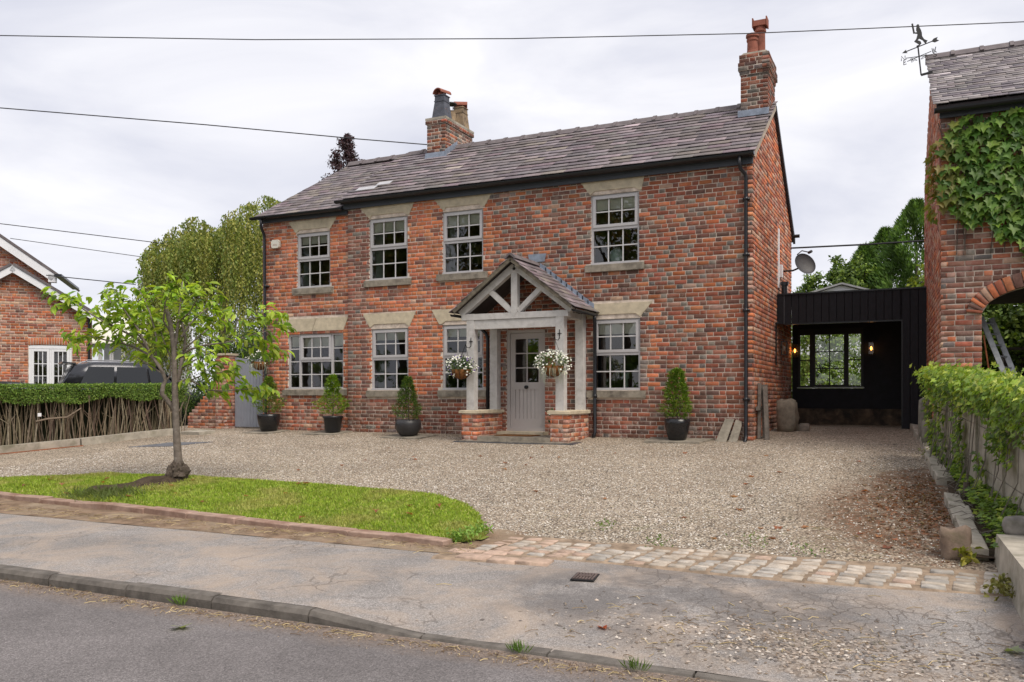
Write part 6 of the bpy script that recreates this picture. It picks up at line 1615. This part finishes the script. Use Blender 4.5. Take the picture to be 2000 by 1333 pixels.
# ---------------------------------------------------------------- generic shrubs and trees
def blob_tree(name, label, cat, base, trunk_h, blobs, nl, size, colr, group=None, matk='fleaf', droop=0., trunk_r=.12, kind='quad', core=True, cull=False, asp=.62):
    """blobs: (cx,cy,cz, rx,ry,rz) ellipsoids of leaf clumps"""
    t = thing(name, label, cat, base, group)
    b = Vector(base)
    m = MB().tube([b, b + Vector((.03, .02, trunk_h * .6)), Vector((blobs[0][0], blobs[0][1], max(blobs[0][2], b.z + trunk_h)))], [trunk_r, trunk_r * .8, trunk_r * .4], 8)
    for bl_ in blobs[1:]: m.tube([b + Vector((0, 0, trunk_h * .7)), Vector(bl_[:3])], [trunk_r * .45, trunk_r * .12], 5)
    m.build('trunk', M['darkbark'], t, True)
    vol = np.array([(bl_[3] * bl_[4] * bl_[5]) ** .67 for bl_ in blobs]); cnt = (nl * vol / vol.sum()).astype(int)
    Ps, Ns, Cs = [], [], []
    for bl_, c in zip(blobs, cnt):
        sub = max(14, c // 80); d_ = rdir(sub); cc_ = np.array(bl_[:3]) + d_ * np.array(bl_[3:]) * npr.uniform(.55, 1.0, (sub, 1))
        k = c // sub + 1
        v_ = rdir(sub * k); sz = npr.uniform(.3, .55, (sub, 1, 1)) * min(bl_[3:])
        p = (cc_[:, None, :] + v_.reshape(sub, k, 3) * sz * npr.uniform(.4, 1.05, (sub, k, 1))).reshape(-1, 3)
        Ps.append(p); Ns.append(v_ + np.repeat(d_, k, 0) * .7)
        shade = np.repeat(npr.uniform(.72, 1.28, (sub, 1)), k, 0)
        base_c = np.array(colr)[npr.integers(0, len(colr), len(p))]
        Cs.append(base_c * shade * npr.uniform(.8, 1.2, (len(p), 1)))
    P_, N_, C_ = np.vstack(Ps), np.vstack(Ns), np.clip(np.vstack(Cs), 0, 1)
    D_ = rdir(len(P_)); D_[:, 2] -= droop
    leaves(t, 'crown', P_, D_, N_, npr.uniform(.7, 1.3, len(P_)) * size, npr.uniform(.7, 1.2, len(P_)) * size * asp, C_, M[matk], kind)
    return t
# weeping birch behind the hedge
t = thing('weeping_birch', 'weeping birch with hanging yellow-green foliage left of the cottage', 'tree', (-22.3, 7.0, .2))
MB().tube([(-22.3, 7, .1), (-22.2, 7.1, 2.5), (-22.0, 7.1, 5.0), (-21.6, 7.2, 6.4)], [.18, .15, .09, .03], 8).build('trunk', M['bark'], t, True)
Ps, Ds, Cs = [], [], []; bm_ = MB()
for i in range(1500):
    a = rnd.random() * 6.283; rr = math.sqrt(rnd.random())
    x = -22.0 + 2.9 * rr * math.cos(a) + (1.2 if rr * math.cos(a) > .3 else 0); y = 7.2 + 2.9 * rr * math.sin(a)
    zt = 7.0 - 1.5 * rr ** 2.2 + .5 * mnoise.noise(Vector((x, y, 0))) + (.55 if x > -21 else -.15)
    L = rnd.uniform(.9, 2.9) + (1.8 if rr > .8 else 0); k = int(L * 22); sw = (rnd.gauss(0, .12), rnd.gauss(0, .12))
    br_ = rnd.uniform(.75, 1.3); cc_ = np.array(rnd.choice([(.19, .21, .045), (.15, .185, .04), (.24, .235, .06), (.11, .15, .035)])) * br_
    for j in range(k):
        f = j / k
        Ps.append((x + sw[0] * f * L + rnd.gauss(0, .045), y + sw[1] * f * L + rnd.gauss(0, .045), zt - f * L + .25 * math.sin(min(1, f * 4) * 3.1) * .4)); Ds.append((rnd.gauss(0, .5), rnd.gauss(0, .5), -1)); Cs.append(cc_ * rnd.uniform(.75, 1.25))
    if i % 60 == 0: bm_.tube([(-22, 7.1, 5.2), ((x - 22) / 2 , (y + 7.1) / 2, zt - .5), (x, y, zt - .15)], [.03, .018, .006], 4)
bm_.build('boughs', M['bark'], t)
n_ = len(Ps); leaves(t, 'crown', Ps, Ds, rdir(n_), npr.uniform(.07, .13, n_), npr.uniform(.04, .07, n_), np.array(Cs) * 1.35, M['fleaf'])
dg = [(.03, .065, .018), (.045, .085, .022), (.06, .10, .025)]
mg = [(.06, .11, .025), (.09, .15, .03), (.12, .18, .045)]
lg = [(.17, .25, .04), (.24, .33, .06), (.12, .20, .035)]
blob_tree('yew_shrub', 'dark evergreen shrub behind the brick gate pier', 'shrub', (-16.6, 2.2, .1), .5, [(-16.6, 2.0, .95, 1.0, .8, .75), (-15.3, 2.4, 1.25, 1.1, .7, .8), (-17.2, 1.4, .75, .7, .7, .6), (-17.6, 4.4, 1.9, 1.2, .8, 1.3), (-16.2, 4.6, 2.1, 1.2, .8, 1.3), (-19.2, 4.6, 1.7, 1.0, .8, 1.2)], 30000, .07, dg + mg)
blob_tree('laurel_shrub', 'green shrub seen above the garden gate', 'shrub', (-14.9, 3.2, .1), .8, [(-14.9, 3.2, 1.5, .8, .6, .75), (-15.9, 3.6, 1.6, .8, .6, .8)], 5000, .06, mg)
c_ = at(676, 300, 32)
blob_tree('copper_tree', 'dark purple-leaved tree rising behind the left roof slope', 'tree', (c_.x, c_.y, .3), 6, [(c_.x, c_.y, 8.6, .75, .75, .9), (c_.x - .1, c_.y, 9.6, .5, .5, .7), (c_.x + .35, c_.y, 9.1, .5, .5, .5), (c_.x - .35, c_.y, 8.3, .6, .6, .5), (c_.x + .05, c_.y, 10.2, .22, .22, .4), (c_.x, c_.y, 7.2, .8, .8, 1)], 15000, .10, [(.075, .03, .035), (.075, .04, .05), (.05, .03, .038)])
c_ = at(1610, 560, 37)
blob_tree('garden_tree', 'light green broadleaf tree beyond the carport roof', 'tree', (c_.x, c_.y, .3), 3, [(c_.x - .1, c_.y, 5.5, 1.0, .9, .6), (c_.x + .9, c_.y, 6.1, .9, .8, .6), (c_.x - .5, c_.y, 4.8, 1.2, .9, .6), (c_.x + 1.4, c_.y, 5.6, 1.0, .8, .8), (c_.x + .4, c_.y, 4.6, 1.8, .9, .7)], 9000, .15, lg + mg)
def conifer(label, x, y, h, r_, n_, colr):
    t = thing('conifer_tree', label, 'conifer', (x, y, .3), 'conifers beyond the carport')
    MB().tube([(x, y, .2), (x, y, h * .95)], [.2, .02], 7).build('trunk', M['darkbark'], t)
    f = npr.random(n_) ** .75; a = npr.random(n_) * 6.283
    rad = r_ * np.interp(f, [0, .25, .6, .85, 1], [.95, 1, .72, .38, .02]) * (1 + .2 * np.sin(a * 5 + f * 23) + .14 * np.sin(a * 9 - f * 41)) * (.6 + .4 * npr.random(n_) ** .4)
    P_ = np.stack([x + rad * np.cos(a), y + rad * np.sin(a), .4 + f * (h - .4)], 1)
    sh = 1 + .35 * np.sin(a * 5 + f * 23)[:, None]
    leaves(t, 'crown', P_, np.stack([np.cos(a), np.sin(a), .9 + 0 * a], 1) + npr.normal(0, .35, (n_, 3)), rdir(n_), npr.uniform(.14, .32, n_), npr.uniform(.04, .08, n_), np.clip(np.array(colr)[npr.integers(0, len(colr), n_)] * sh * npr.uniform(.8, 1.2, (n_, 1)), 0, 1), M['fleaf'])
cg = [(.10, .18, .045), (.13, .215, .05), (.075, .14, .035)]
c_ = at(1790, 500, 36); conifer('tallest dark conifer beside the outbuilding wall, beyond the carport', c_.x, c_.y, 8.9, 2.3, 18000, cg)
c_ = at(1730, 500, 38); conifer('middle conifer, slightly lower than its right-hand neighbour', c_.x, c_.y, 8.1, 1.9, 13000, cg)
c_ = at(1690, 500, 37); conifer('lowest conifer on the left of the dark clump beyond the carport', c_.x, c_.y, 7.2, 1.7, 10000, cg)
c_ = at(1795, 540, 24)
blob_tree('golden_shrub', 'yellow-green shrub against the outbuilding wall above the carport', 'shrub', (c_.x + .2, c_.y, .2), 2.5, [(c_.x + .1, c_.y, 4.0, .35, .35, .35), (c_.x, c_.y, 3.55, .45, .4, .35), (c_.x + .3, c_.y, 4.3, .25, .25, .25)], 900, .13, [(.26, .30, .03), (.2, .27, .03), (.15, .22, .03)])
blob_tree('garden_shrub', 'leafy garden shrub seen through the glazed carport door', 'shrub', (-2.3, 8.4, .1), .6, [(-2.5, 8.6, 1.2, .9, .7, .8), (-3.6, 9.0, 1.4, .9, .6, 1.0), (-1.2, 8.8, 1.1, .8, .6, .7), (-2.6, 9.5, 2.2, 1.6, .7, 1.0)], 14000, .10, lg)
blob_tree('far_hedge', 'tall green hedge at the end of the garden beyond the glazed door', 'hedge', (-3, 14, .1), 1, [(-6 + i * 1.7, 14, 1.7, 1.2, .8, 1.7) for i in range(6)], 30000, .2, mg)
blob_tree('arch_shrub', 'sunlit green shrub seen through the outbuilding arch', 'shrub', (2.4, 6.2, .1), 1.2, [(1.6, 6.4, 2.3, 1.1, .7, 1.0), (2.9, 6.5, 2.6, 1.2, .7, 1.1), (3.8, 6.2, 1.6, .9, .6, 1.2), (1.8, 6.8, 1.0, 1.0, .6, .9), (2.2, 7.0, 3.3, 1.3, .6, .8)], 22000, .13, lg + mg)
blob_tree('smoke_shrub', 'dull purple-grey shrub inside the view through the arch', 'shrub', (2.6, 5.0, .1), .8, [(2.5, 5.0, 1.55, .4, .35, .35), (2.8, 5.0, 1.2, .4, .3, .4)], 700, .10, [(.09, .085, .10), (.12, .11, .13)])
sr = thing('storage_rack', 'dark rack of stored things under the far side of the arch', 'rack', (1.9, 3.2, 0))
for x in (1.45, 2.25): MB().box(x - .03, x + .03, 3.1, 3.5, 0, 1.75).build('upright', M['oldwood'], sr)
for z in (.5, 1.0, 1.7): MB().box(1.42, 2.28, 3.1, 3.5, z, z + .04).build('shelf', M['oldwood'], sr)
for i in range(7):
    x = 1.52 + (i % 4) * .2; z = (.54, 1.04)[i // 4]; o = rock('stored_box', (x, 3.3, z + .13), (.17, .25, .26), 60 + i, M['rock'], (.035, .037, .045), .06); o.parent = sr; o.location = Vector((x, 3.3, z + .13)) - org(sr)
# trees over the road, which the windows mirror and which shade the fronts
for i, (x, y, h) in enumerate(((-6.5, -25, 13), (-13.5, -26, 15), (-20, -25, 14), (-27, -26, 15), (-34, -26, 15), (-42, -28, 16), (1, -29, 9))):
    bl_ = [(x, y, h * .62, 2.4, 2.2, h * .2)] + [(x + rnd.uniform(-2.4, 2.4), y + rnd.uniform(-1.5, 1.5), h * rnd.uniform(.35, .9), rnd.uniform(1.2, 2.0), rnd.uniform(1.1, 1.8), rnd.uniform(1.0, 1.8)) for k in range(6)]
    if x > -10: bl_ = [(b_[0], b_[1], b_[2], b_[3] * .8, b_[4] * .8, b_[5] * .8) for b_ in bl_]
    nl_ = 2400 if x == -13.5 else (9000 if x < -10 else 4200)
    blob_tree('roadside_tree', 'broad leafy tree across the road, mirrored in the cottage windows', 'tree', (x, y, -.7), h * .4, bl_, nl_, .3, [(.15, .20, .045), (.21, .22, .05), (.30, .20, .05)], 'trees across the road mirrored in the windows', trunk_r=.28)
t = blob_tree('roadside_hedge', 'leafy hedge across the road, mirrored low in the windows', 'hedge', (-15, -20.5, -.7), .5, [(-40 + i * 2.6, -20.5, 1.2, 1.8, .9, 2.1) for i in range(16)], 30000, .2, lg + mg, trunk_r=.05)

# ---------------------------------------------------------------- ivy
iv = thing('wall_creeper', 'broad-leaved green creeper hanging on the outbuilding front', 'climbing plant', (.9, -1.45, 3.0))
N = 2300; x = npr.uniform(.22, 3.0, N); z = npr.uniform(2.6, 4.98, N)
lowb = np.interp(x, [.2, .35, .5, .8, 1.1, 1.35, 2, 3], [3.95, 3.62, 3.45, 3.40, 3.15, 2.92, 2.8, 2.7]) + .10 * np.sin(x * 17) + .06 * np.sin(x * 41)
topb = np.interp(x, [.2, .4, .6, 3], [4.55, 4.86, 4.95, 4.98])
den = .5 + .5 * np.array([mnoise.noise(Vector((a * 2.2, b * 2.2, 5))) for a, b in zip(x, z)])
ok = (z > lowb) & (z < topb) & (den > .22); x, z = x[ok], z[ok]; n_ = len(x)
P_ = np.stack([x, CY0 - npr.uniform(.02, .16, n_), z], 1)
D_ = np.stack([npr.normal(0, .35, n_), -.5 + npr.normal(0, .2, n_), -1 + npr.normal(0, .2, n_)], 1)
Nn = np.stack([npr.normal(0, .3, n_), -1 + npr.normal(0, .2, n_), .75 + npr.normal(0, .25, n_)], 1)
edge = np.clip((.62 - x) / .35, 0, 1) * (npr.random(n_) < .6)
pc = np.array([(.10, .20, .03), (.14, .26, .04), (.075, .16, .03), (.19, .30, .05)])[npr.integers(0, 4, n_)] * npr.uniform(.8, 1.2, (n_, 1))
pc = pc * (1 - edge[:, None]) + np.array([(.24, .21, .05)]) * edge[:, None]
pq = np.round(pc * 40) / 40 + .004
leaves(iv, 'small_leaves', P_, D_, Nn, npr.uniform(.10, .19, n_), npr.uniform(.10, .19, n_), pq, M['leaf'], 'ivy', 300)
n_ = 90; z = npr.uniform(3.5, 4.6, n_); s_ = npr.random(n_) ** 1.6 * .35
P_ = np.stack([CX0 - .03 - npr.uniform(0, .10, n_) - .04 * np.sin(z * 9) ** 2, CY0 + s_ - .05, z], 1)
leaves(iv, 'turning_leaves', P_, np.stack([-.7 + npr.normal(0, .4, n_), npr.normal(-.3, .4, n_), -1 + npr.normal(0, .4, n_)], 1), rdir(n_) + np.array([-.8, -.6, .4]), npr.uniform(.08, .15, n_), npr.uniform(.07, .13, n_), np.array([(.22, .22, .04), (.30, .17, .06), (.14, .2, .035), (.26, .25, .05)]), M['leaf'], 'ivy')
m = MB()
for i in range(12):
    a = rnd.uniform(.45, 1.9); m.tube([(a + rnd.uniform(-.1, .1), CY0 - .02, 2.9), (a, CY0 - .025, 3.8), (a + rnd.uniform(-.3, .3), CY0 - .02, 4.9)], .008, 4)
m.build('vines', M['darkbark'], iv)
for o in iv.children:
    if o.name.startswith(('small_leaves', 'turning')): o['kind'] = 'stuff'
i2 = thing('ivy', 'tangled ivy spilling over the boundary wall on the right', 'ivy', (.6, -4.5, .5))
Ps, Ds, Ns, Cs = [], [], [], []
cy = [p_[1] for p_ in BP][::-1]; cx_ = [p_[0] for p_ in BP][::-1]; cz_ = [p_[2] for p_ in BP][::-1]
ic = np.array([(.20, .32, .04), (.30, .42, .06), (.13, .22, .035), (.40, .47, .08), (.09, .15, .03)])
N = 11500
for i in range(N):
    y = rnd.uniform(-8.0, -1.45); f = rnd.random(); bx_ = float(np.interp(y, cy, cx_)); tz_ = float(np.interp(y, cy, cz_))
    nz = mnoise.noise(Vector((y * 1.6, 2, 0))); nz2 = mnoise.noise(Vector((y * 1.1, f * 2.2, 7)))
    if f < .36:      # the thick head on top
        p = (bx_ + rnd.gauss(-.02, .13), y, tz_ + rnd.gauss(.01, .055) + .05 * nz); nn_ = (rnd.gauss(-.4, .5), rnd.gauss(-.3, .4), 1)
    elif f < .78:    # curtain on the face
        h_ = rnd.random() ** 1.15; zz = tz_ - h_ * (tz_ - gz(y) - .1)
        if h_ > .28 and mnoise.noise(Vector((y * 1.7, zz * .9, 4))) > (-.1 if y > -4.2 else -.28): continue
        p = (bx_ - .07 - rnd.uniform(0, .16) * (1.2 - h_), y, zz); nn_ = (-1 + rnd.gauss(0, .3), rnd.gauss(-.3, .4), .5)
    else:            # ground ivy in the bed
        lo_ = float(np.interp(y, [-7.6, -5.5, -4, -.7, 3.4], [.34, .25, .17, 0.0, -.22])) + .2
        p = (lo_ + (bx_ - lo_) * rnd.random() ** .7, y, gz(y) + .09 + rnd.uniform(0, .14) * (1 if y < -5 else .6)); nn_ = (rnd.gauss(-.2, .4), rnd.gauss(-.2, .4), 1)
    Ps.append(p); Ns.append(nn_); Ds.append((rnd.gauss(-.5, .5), rnd.gauss(0, .6), rnd.gauss(-.6, .3) if f < .78 else 0))
    c = ic[rnd.choice((0, 0, 1, 1, 2, 3, 3) if f < .36 else (0, 2, 2, 1, 4, 0, 3))]; Cs.append(np.round(c * rnd.choice((.85, 1, 1.15)) * 60) / 60 + .002)
n_ = len(Ps); leaves(i2, 'small_leaves', Ps, Ds, Ns, npr.uniform(.045, .085, n_), npr.uniform(.045, .08, n_), np.array(Cs), M['leaf'], 'ivy', 300)
m = MB()
for i in range(36):
    y = rnd.uniform(-7.4, -1.6); bx_ = float(np.interp(y, cy, cx_)); g_ = gz(y)
    m.tube([(bx_ - .2 + rnd.gauss(0, .1), y, g_), (bx_ - .12, y + rnd.gauss(0, .1), g_ + .5), (bx_ - .06, y + rnd.gauss(0, .2), float(np.interp(y, cy, cz_)))], [.008, .006, .004], 4)
for i in range(160):
    y = rnd.uniform(-7.2, -1.0); x = float(np.interp(y, [-7.6, -5.5, -4, -.7], [.34, .25, .17, 0.0])) + rnd.uniform(.16, .5); a = rnd.random() * 6.28
    m.tube([(x, y, gz(y) + .08), (x + .1 * math.cos(a), y + .1 * math.sin(a), gz(y) + .14), (x + .22 * math.cos(a), y + .22 * math.sin(a), gz(y) + .10)], .004, 3)
m.build('stems', M['oldwood'], i2)
for o in i2.children:
    if o.name.startswith(('small_leaves', 'stems')): o['kind'] = 'stuff'
stp_ = at(1888, 840, 9.4); o = MB().tube([(stp_.x, stp_.y, gz(stp_.y) + .02), (stp_.x, stp_.y, gz(stp_.y) + .26)], [.04, .032], 8).tube([(stp_.x + .07, stp_.y, gz(stp_.y) + .02), (stp_.x + .09, stp_.y + .03, gz(stp_.y) + .2)], [.025, .02], 7).build('cut_stump', M['darkbark'], None, loc=(stp_.x, stp_.y, gz(stp_.y))); tag(o, 'cut shrub stump among the ivy in the right-hand bed', 'stump')
# weeds at the lawn tip, bed edge
def weeds(label, c_, sp, n_, size, colr):
    P_ = np.array(c_) + npr.normal(0, 1, (n_, 3)) * (*sp, 0); P_[:, 2] = [gz(b) + .03 + npr.uniform(0, .09) for b in P_[:, 1]]
    o = leaves(None, 'weed', P_, rdir(n_, .5), rdir(n_, 1.2), npr.uniform(.6, 1.2, n_) * size, npr.uniform(.5, .8, n_) * size, gcol(colr, 8, .3), M['fleaf'], 'leaf'); tag(o, label, 'weeds', kind='stuff')
weeds('clump of weeds at the pointed end of the lawn', (-4.06, -8.45, 0), (.07, .05), 150, .045, (.20, .32, .06))
weeds('bushy weeds on the rounded lawn edge', (-4.02, -8.15, 0), (.05, .10), 130, .045, (.20, .33, .06))
weeds('yellowish weed by the kerb stone on the right', (.33, -7.75, 0), (.03, .05), 40, .07, (.26, .27, .04))
weeds('pale weeds at the foot of the concrete wall', (.52, -8.75, 0), (.05, .14), 120, .05, (.20, .20, .05))
weeds('weeds beside the upright stones', (.16, -1.3, 0), (.07, .3), 260, .05, (.17, .19, .05))
for i, (x, y) in enumerate(((-2.2, -8.0), (-.9, -7.9), (-2.9, -7.5), (-1.4, -7.75))):
    weeds('small weed tuft in the gravel near the cobbles', (x, y, 0), (.07, .06), 45, .03, (.13, .19, .05))
for i, (x, y) in enumerate(((-5.1, -10.98), (-1.5, -10.99), (-2.25, -10.98))):
    P_ = np.stack([npr.normal(x, .03, 40), npr.normal(y, .012, 40), np.full(40, -.775)], 1)
    o = leaves(None, 'gutter_grass', P_, np.stack([npr.normal(0, .5, 40), npr.normal(-.2, .4, 40), np.ones(40)], 1), rdir(40), .09, .008, gcol((.12, .2, .04)), M['fleaf']); tag(o, 'tuft of grass sprouting at the kerb joint', 'grass tuft', kind='stuff')

# ---------------------------------------------------------------- litter: leaves, straw
RB = [(.30, .10, .045), (.36, .13, .06), (.24, .085, .045), (.40, .19, .09)]
def fl(x, y, size, c, label, group, zf=None, kind='ivy'):
    V0, F0 = leaf_shape(kind); V_ = V0.copy(); V_[:, 2] += .12 * np.sin(V_[:, 0] * 3 + x) + .25 * np.abs(V_[:, 1]) * rnd.uniform(.2, 1)
    a = rnd.random() * 6.28; Rm = np.array([[math.cos(a), -math.sin(a), 0], [math.sin(a), math.cos(a), 0], [0, 0, 1]])
    me = npmesh('fallen_leaf', (V_ * size) @ Rm.T, F0, np.tile(c, (len(F0), 1)), M['leaf'], True)
    z = (zf(x, y) if zf else gz(y) + .02) + .012
    o = link('fallen_leaf', me, None, (x, y, z)); tag(o, label, 'leaf', group)
for i in range(42):
    x, y = rnd.uniform(-9, -.6), rnd.uniform(-7.6, -1.5)
    if lawn_in(x, y): continue
    if i % 3 == 0: x, y = rnd.uniform(-2.2, -.2), rnd.uniform(-7.6, -5.2)
    fl(x, y, rnd.uniform(.05, .10), rnd.choice(RB), 'curled brown fallen leaf lying on the gravel', 'fallen leaves on the gravel', drivez)
for i in range(26):
    x, y = rnd.uniform(-12, -4.3), rnd.uniform(-8.3, -6.3)
    if lawn_in(x, y): fl(x, y, rnd.uniform(.06, .10), rnd.choice(RB), 'brown fallen leaf lying on the lawn', 'fallen leaves on the lawn', lambda a, b: lawnz(a, b) + .025)
zr = lambda a, b: -.78
p = at(455, 1238, 5.9); fl(-4.55, -11.5, .15, (.34, .38, .24), 'large pale green leaf lying on the road', None, zr)
p = at(45, 1193, 6.4); fl(-6.6, -11.5, .11, (.34, .38, .24), 'smaller pale green leaf on the road at the far left', None, zr)
fl(-1.93, -10.35, .09, (.42, .09, .03), 'red-brown leaf on the footpath near the kerb', None, pathz)
fl(.52, -10.0, .11, (.33, .38, .22), 'pale green leaf on the broken tarmac at the right', None, pathz)
m = MB(); sc_ = [(.42, .33, .17), (.30, .22, .12), (.22, .15, .09), (.5, .4, .22), (.16, .11, .07)]
def straw(x, y, z, L):
    a = rnd.random() * 6.28; b = a + rnd.gauss(0, .3); r_ = rnd.uniform(.0016, .003)
    m.tube([(x, y, z + .004), (x + L * .5 * math.cos(a), y + L * .5 * math.sin(a), z + .006 + rnd.uniform(0, .012)), (x + L * .5 * math.cos(a) + L * .5 * math.cos(b), y + L * .5 * math.sin(a) + L * .5 * math.sin(b), z + .004)], r_, 3, rnd.choice(sc_))
for i in range(420):
    x = rnd.uniform(-11.5, -3.7); y = rnd.gauss(-8.72, .12); straw(x, y, max(gz(y) + .018, pathz(x, y)), rnd.uniform(.04, .16))
for i in range(240):
    x = rnd.gauss(-.5, 1.0); y = rnd.gauss(-10.1, .4)
    if y > -8.9 or y < -10.8: continue
    straw(x, y, pathz(x, y), rnd.uniform(.03, .13))
for i in range(460):
    x = rnd.uniform(-8, 0); y = -10.99 - abs(rnd.gauss(0, .07)) - (.05 if x > -6 else 0); straw(x, y, -.779, rnd.uniform(.02, .09))
o = m.build('straw', pmat('straw', None, .8, .2), None); tag(o, 'scattered dry straw along kerb, verge and footpath', 'straw', kind='stuff')
# loose stones: gravel relief near the camera, grit in the gutter
V0 = np.array([(1, 0, 0), (-1, 0, 0), (0, 1, 0), (0, -1, 0), (0, 0, 1), (.6, .6, -.4)]); F0 = np.array([(0, 2, 4), (2, 1, 4), (1, 3, 4), (3, 0, 4)])
def grit(name, x, y, z, s_, cols, label):
    n_ = len(x); a = npr.random(n_) * 6.28
    ca, sa = np.cos(a), np.sin(a); sx = s_ * npr.uniform(.7, 1.4, n_); sy = s_ * npr.uniform(.5, 1.0, n_); sz = s_ * npr.uniform(.35, .8, n_)
    L = V0[None] * np.stack([sx, sy, sz], 1)[:, None, :] * npr.uniform(.75, 1.25, (n_, 6, 1))
    W = np.stack([L[..., 0] * ca[:, None] - L[..., 1] * sa[:, None], L[..., 0] * sa[:, None] + L[..., 1] * ca[:, None], L[..., 2]], 2) + np.stack([x, y, z], 1)[:, None, :]
    F = F0[None] + (np.arange(n_) * 6)[:, None, None]; C_ = np.array(cols)[npr.integers(0, len(cols), n_)] * npr.uniform(.8, 1.2, (n_, 1))
    o = link(name, npmesh(name, W.reshape(-1, 3), F.reshape(-1, 3), np.repeat(C_, 4, 0), M['rock']), None); tag(o, label, 'gravel', kind='stuff')
N = 130000; f = npr.random(N) ** .62; gy = -8.3 + (1 - f) * 8.2; gx = npr.uniform(-14.5, .3, N)
okv = np.array([not lawn_in(a, b) for a, b in zip(gx, gy)]) & ~((gy < -7.95) & (gx > -3.95)) & ~((gx < -8.2 + 0) & (gy < -7.8)) & (gx < np.interp(gy, [-7.6, -5.5, -4, -.7, 3.4], [.34, .25, .17, 0.0, -.22])) & ~((gx > -8.25) & (gx < -5.7) & (gy > -1.28))
okv &= ~((npr.random(N) < .75) & (((gx - .05) / 1.5) ** 2 + ((gy + 5.4) / 2.9) ** 2 < 1))
gx, gy = gx[okv], gy[okv]
gzz = np.array([drivez(a, b) for a, b in zip(gx, gy)]) + .002
grit('loose_gravel', gx, gy, gzz, npr.uniform(.006, .0135, len(gx)), [(.45, .40, .335), (.56, .51, .44), (.33, .28, .225), (.25, .205, .165), (.64, .60, .55), (.42, .345, .27), (.16, .135, .115)], 'loose pale gravel stones on the driveway')
n_ = 2600; x = npr.uniform(-8, .5, n_); y = -10.98 - np.abs(npr.normal(0, .11, n_)); grit('gutter_grit', x, y, np.full(n_, -.777), npr.uniform(.003, .008, n_), [(.3, .22, .16), (.2, .14, .1), (.42, .33, .25), (.12, .09, .07)], 'brown grit lying in the road gutter')
n_ = 1500; x = npr.normal(-.5, .8, n_); y = npr.normal(-10.3, .25, n_); ok = (y > -10.8) & (y < -9.2); x, y = x[ok], y[ok]
grit('rubble', x, y, np.array([pathz(a, b) for a, b in zip(x, y)]) + .002, npr.uniform(.005, .018, len(x)), [(.38, .32, .27), (.5, .45, .4), (.24, .19, .15), (.15, .13, .12)], 'small rubble on the broken tarmac at lower right')

n_ = 1500; x = .25 - np.abs(npr.normal(0, .4, n_)); y = npr.normal(-5.4, 1.1, n_); ok = (x > -2.2) & (x < np.interp(y, [-7.6, -5.5, -4, -.7], [.33, .24, .16, 0.0])) & (y > -7.9); x, y = x[ok], y[ok]; n_ = len(x)
o = leaves(None, 'leaf_litter', np.stack([x, y, np.array([drivez(a, b) for a, b in zip(x, y)]) + .006], 1), np.stack([npr.normal(0, 1, n_), npr.normal(0, 1, n_), npr.normal(.1, .25, n_)], 1), np.array([[0, 0, 1.]]) + npr.normal(0, .45, (n_, 3)), npr.uniform(.02, .06, n_), npr.uniform(.015, .04, n_), np.array([(.26, .115, .06), (.18, .095, .055), (.33, .15, .08), (.12, .08, .055), (.30, .21, .13)]), M['fleaf'], 'leaf')
tag(o, 'drift of brown leaf fragments along the right-hand kerb', 'leaf litter', kind='stuff')
# ---------------------------------------------------------------- overhead cables
def cable(pts, r_, label):
    P_ = [at(*p_) for p_ in pts]; full = []
    for i in range(len(P_) - 1):
        for k in range(8): full.append(P_[i].lerp(P_[i + 1], k / 8))
    o = MB().tube(full + [P_[-1]], r_, 5).build('overhead_cable', M['wire'], None, loc=P_[0]); tag(o, label, 'cable')
cable([(-120, 68, 14), (500, 78, 14), (1000, 76, 14), (1460, 66, 14), (2120, 38, 14)], .0085, 'long overhead cable crossing the whole sky')
cable([(-100, 203, 20), (400, 244, 20.2), (700, 272, 20.4), (834, 283, 20.6)], .013, 'overhead cable running to the left chimney')
cable([(-60, 430, 26), (320, 476, 27)], .013, 'upper of three cables above the neighbour roof')
cable([(20, 466, 28), (290, 504, 29)], .011, 'middle cable passing behind the neighbour roof')
cable([(90, 538, 26), (265, 556, 27)], .015, 'lowest dark cable right of the neighbour house')
cable([(1546, 485, 20), (1690, 478, 19.3), (1812, 470, 18.6)], .02, 'thick cable between the cottage gable and the outbuilding')
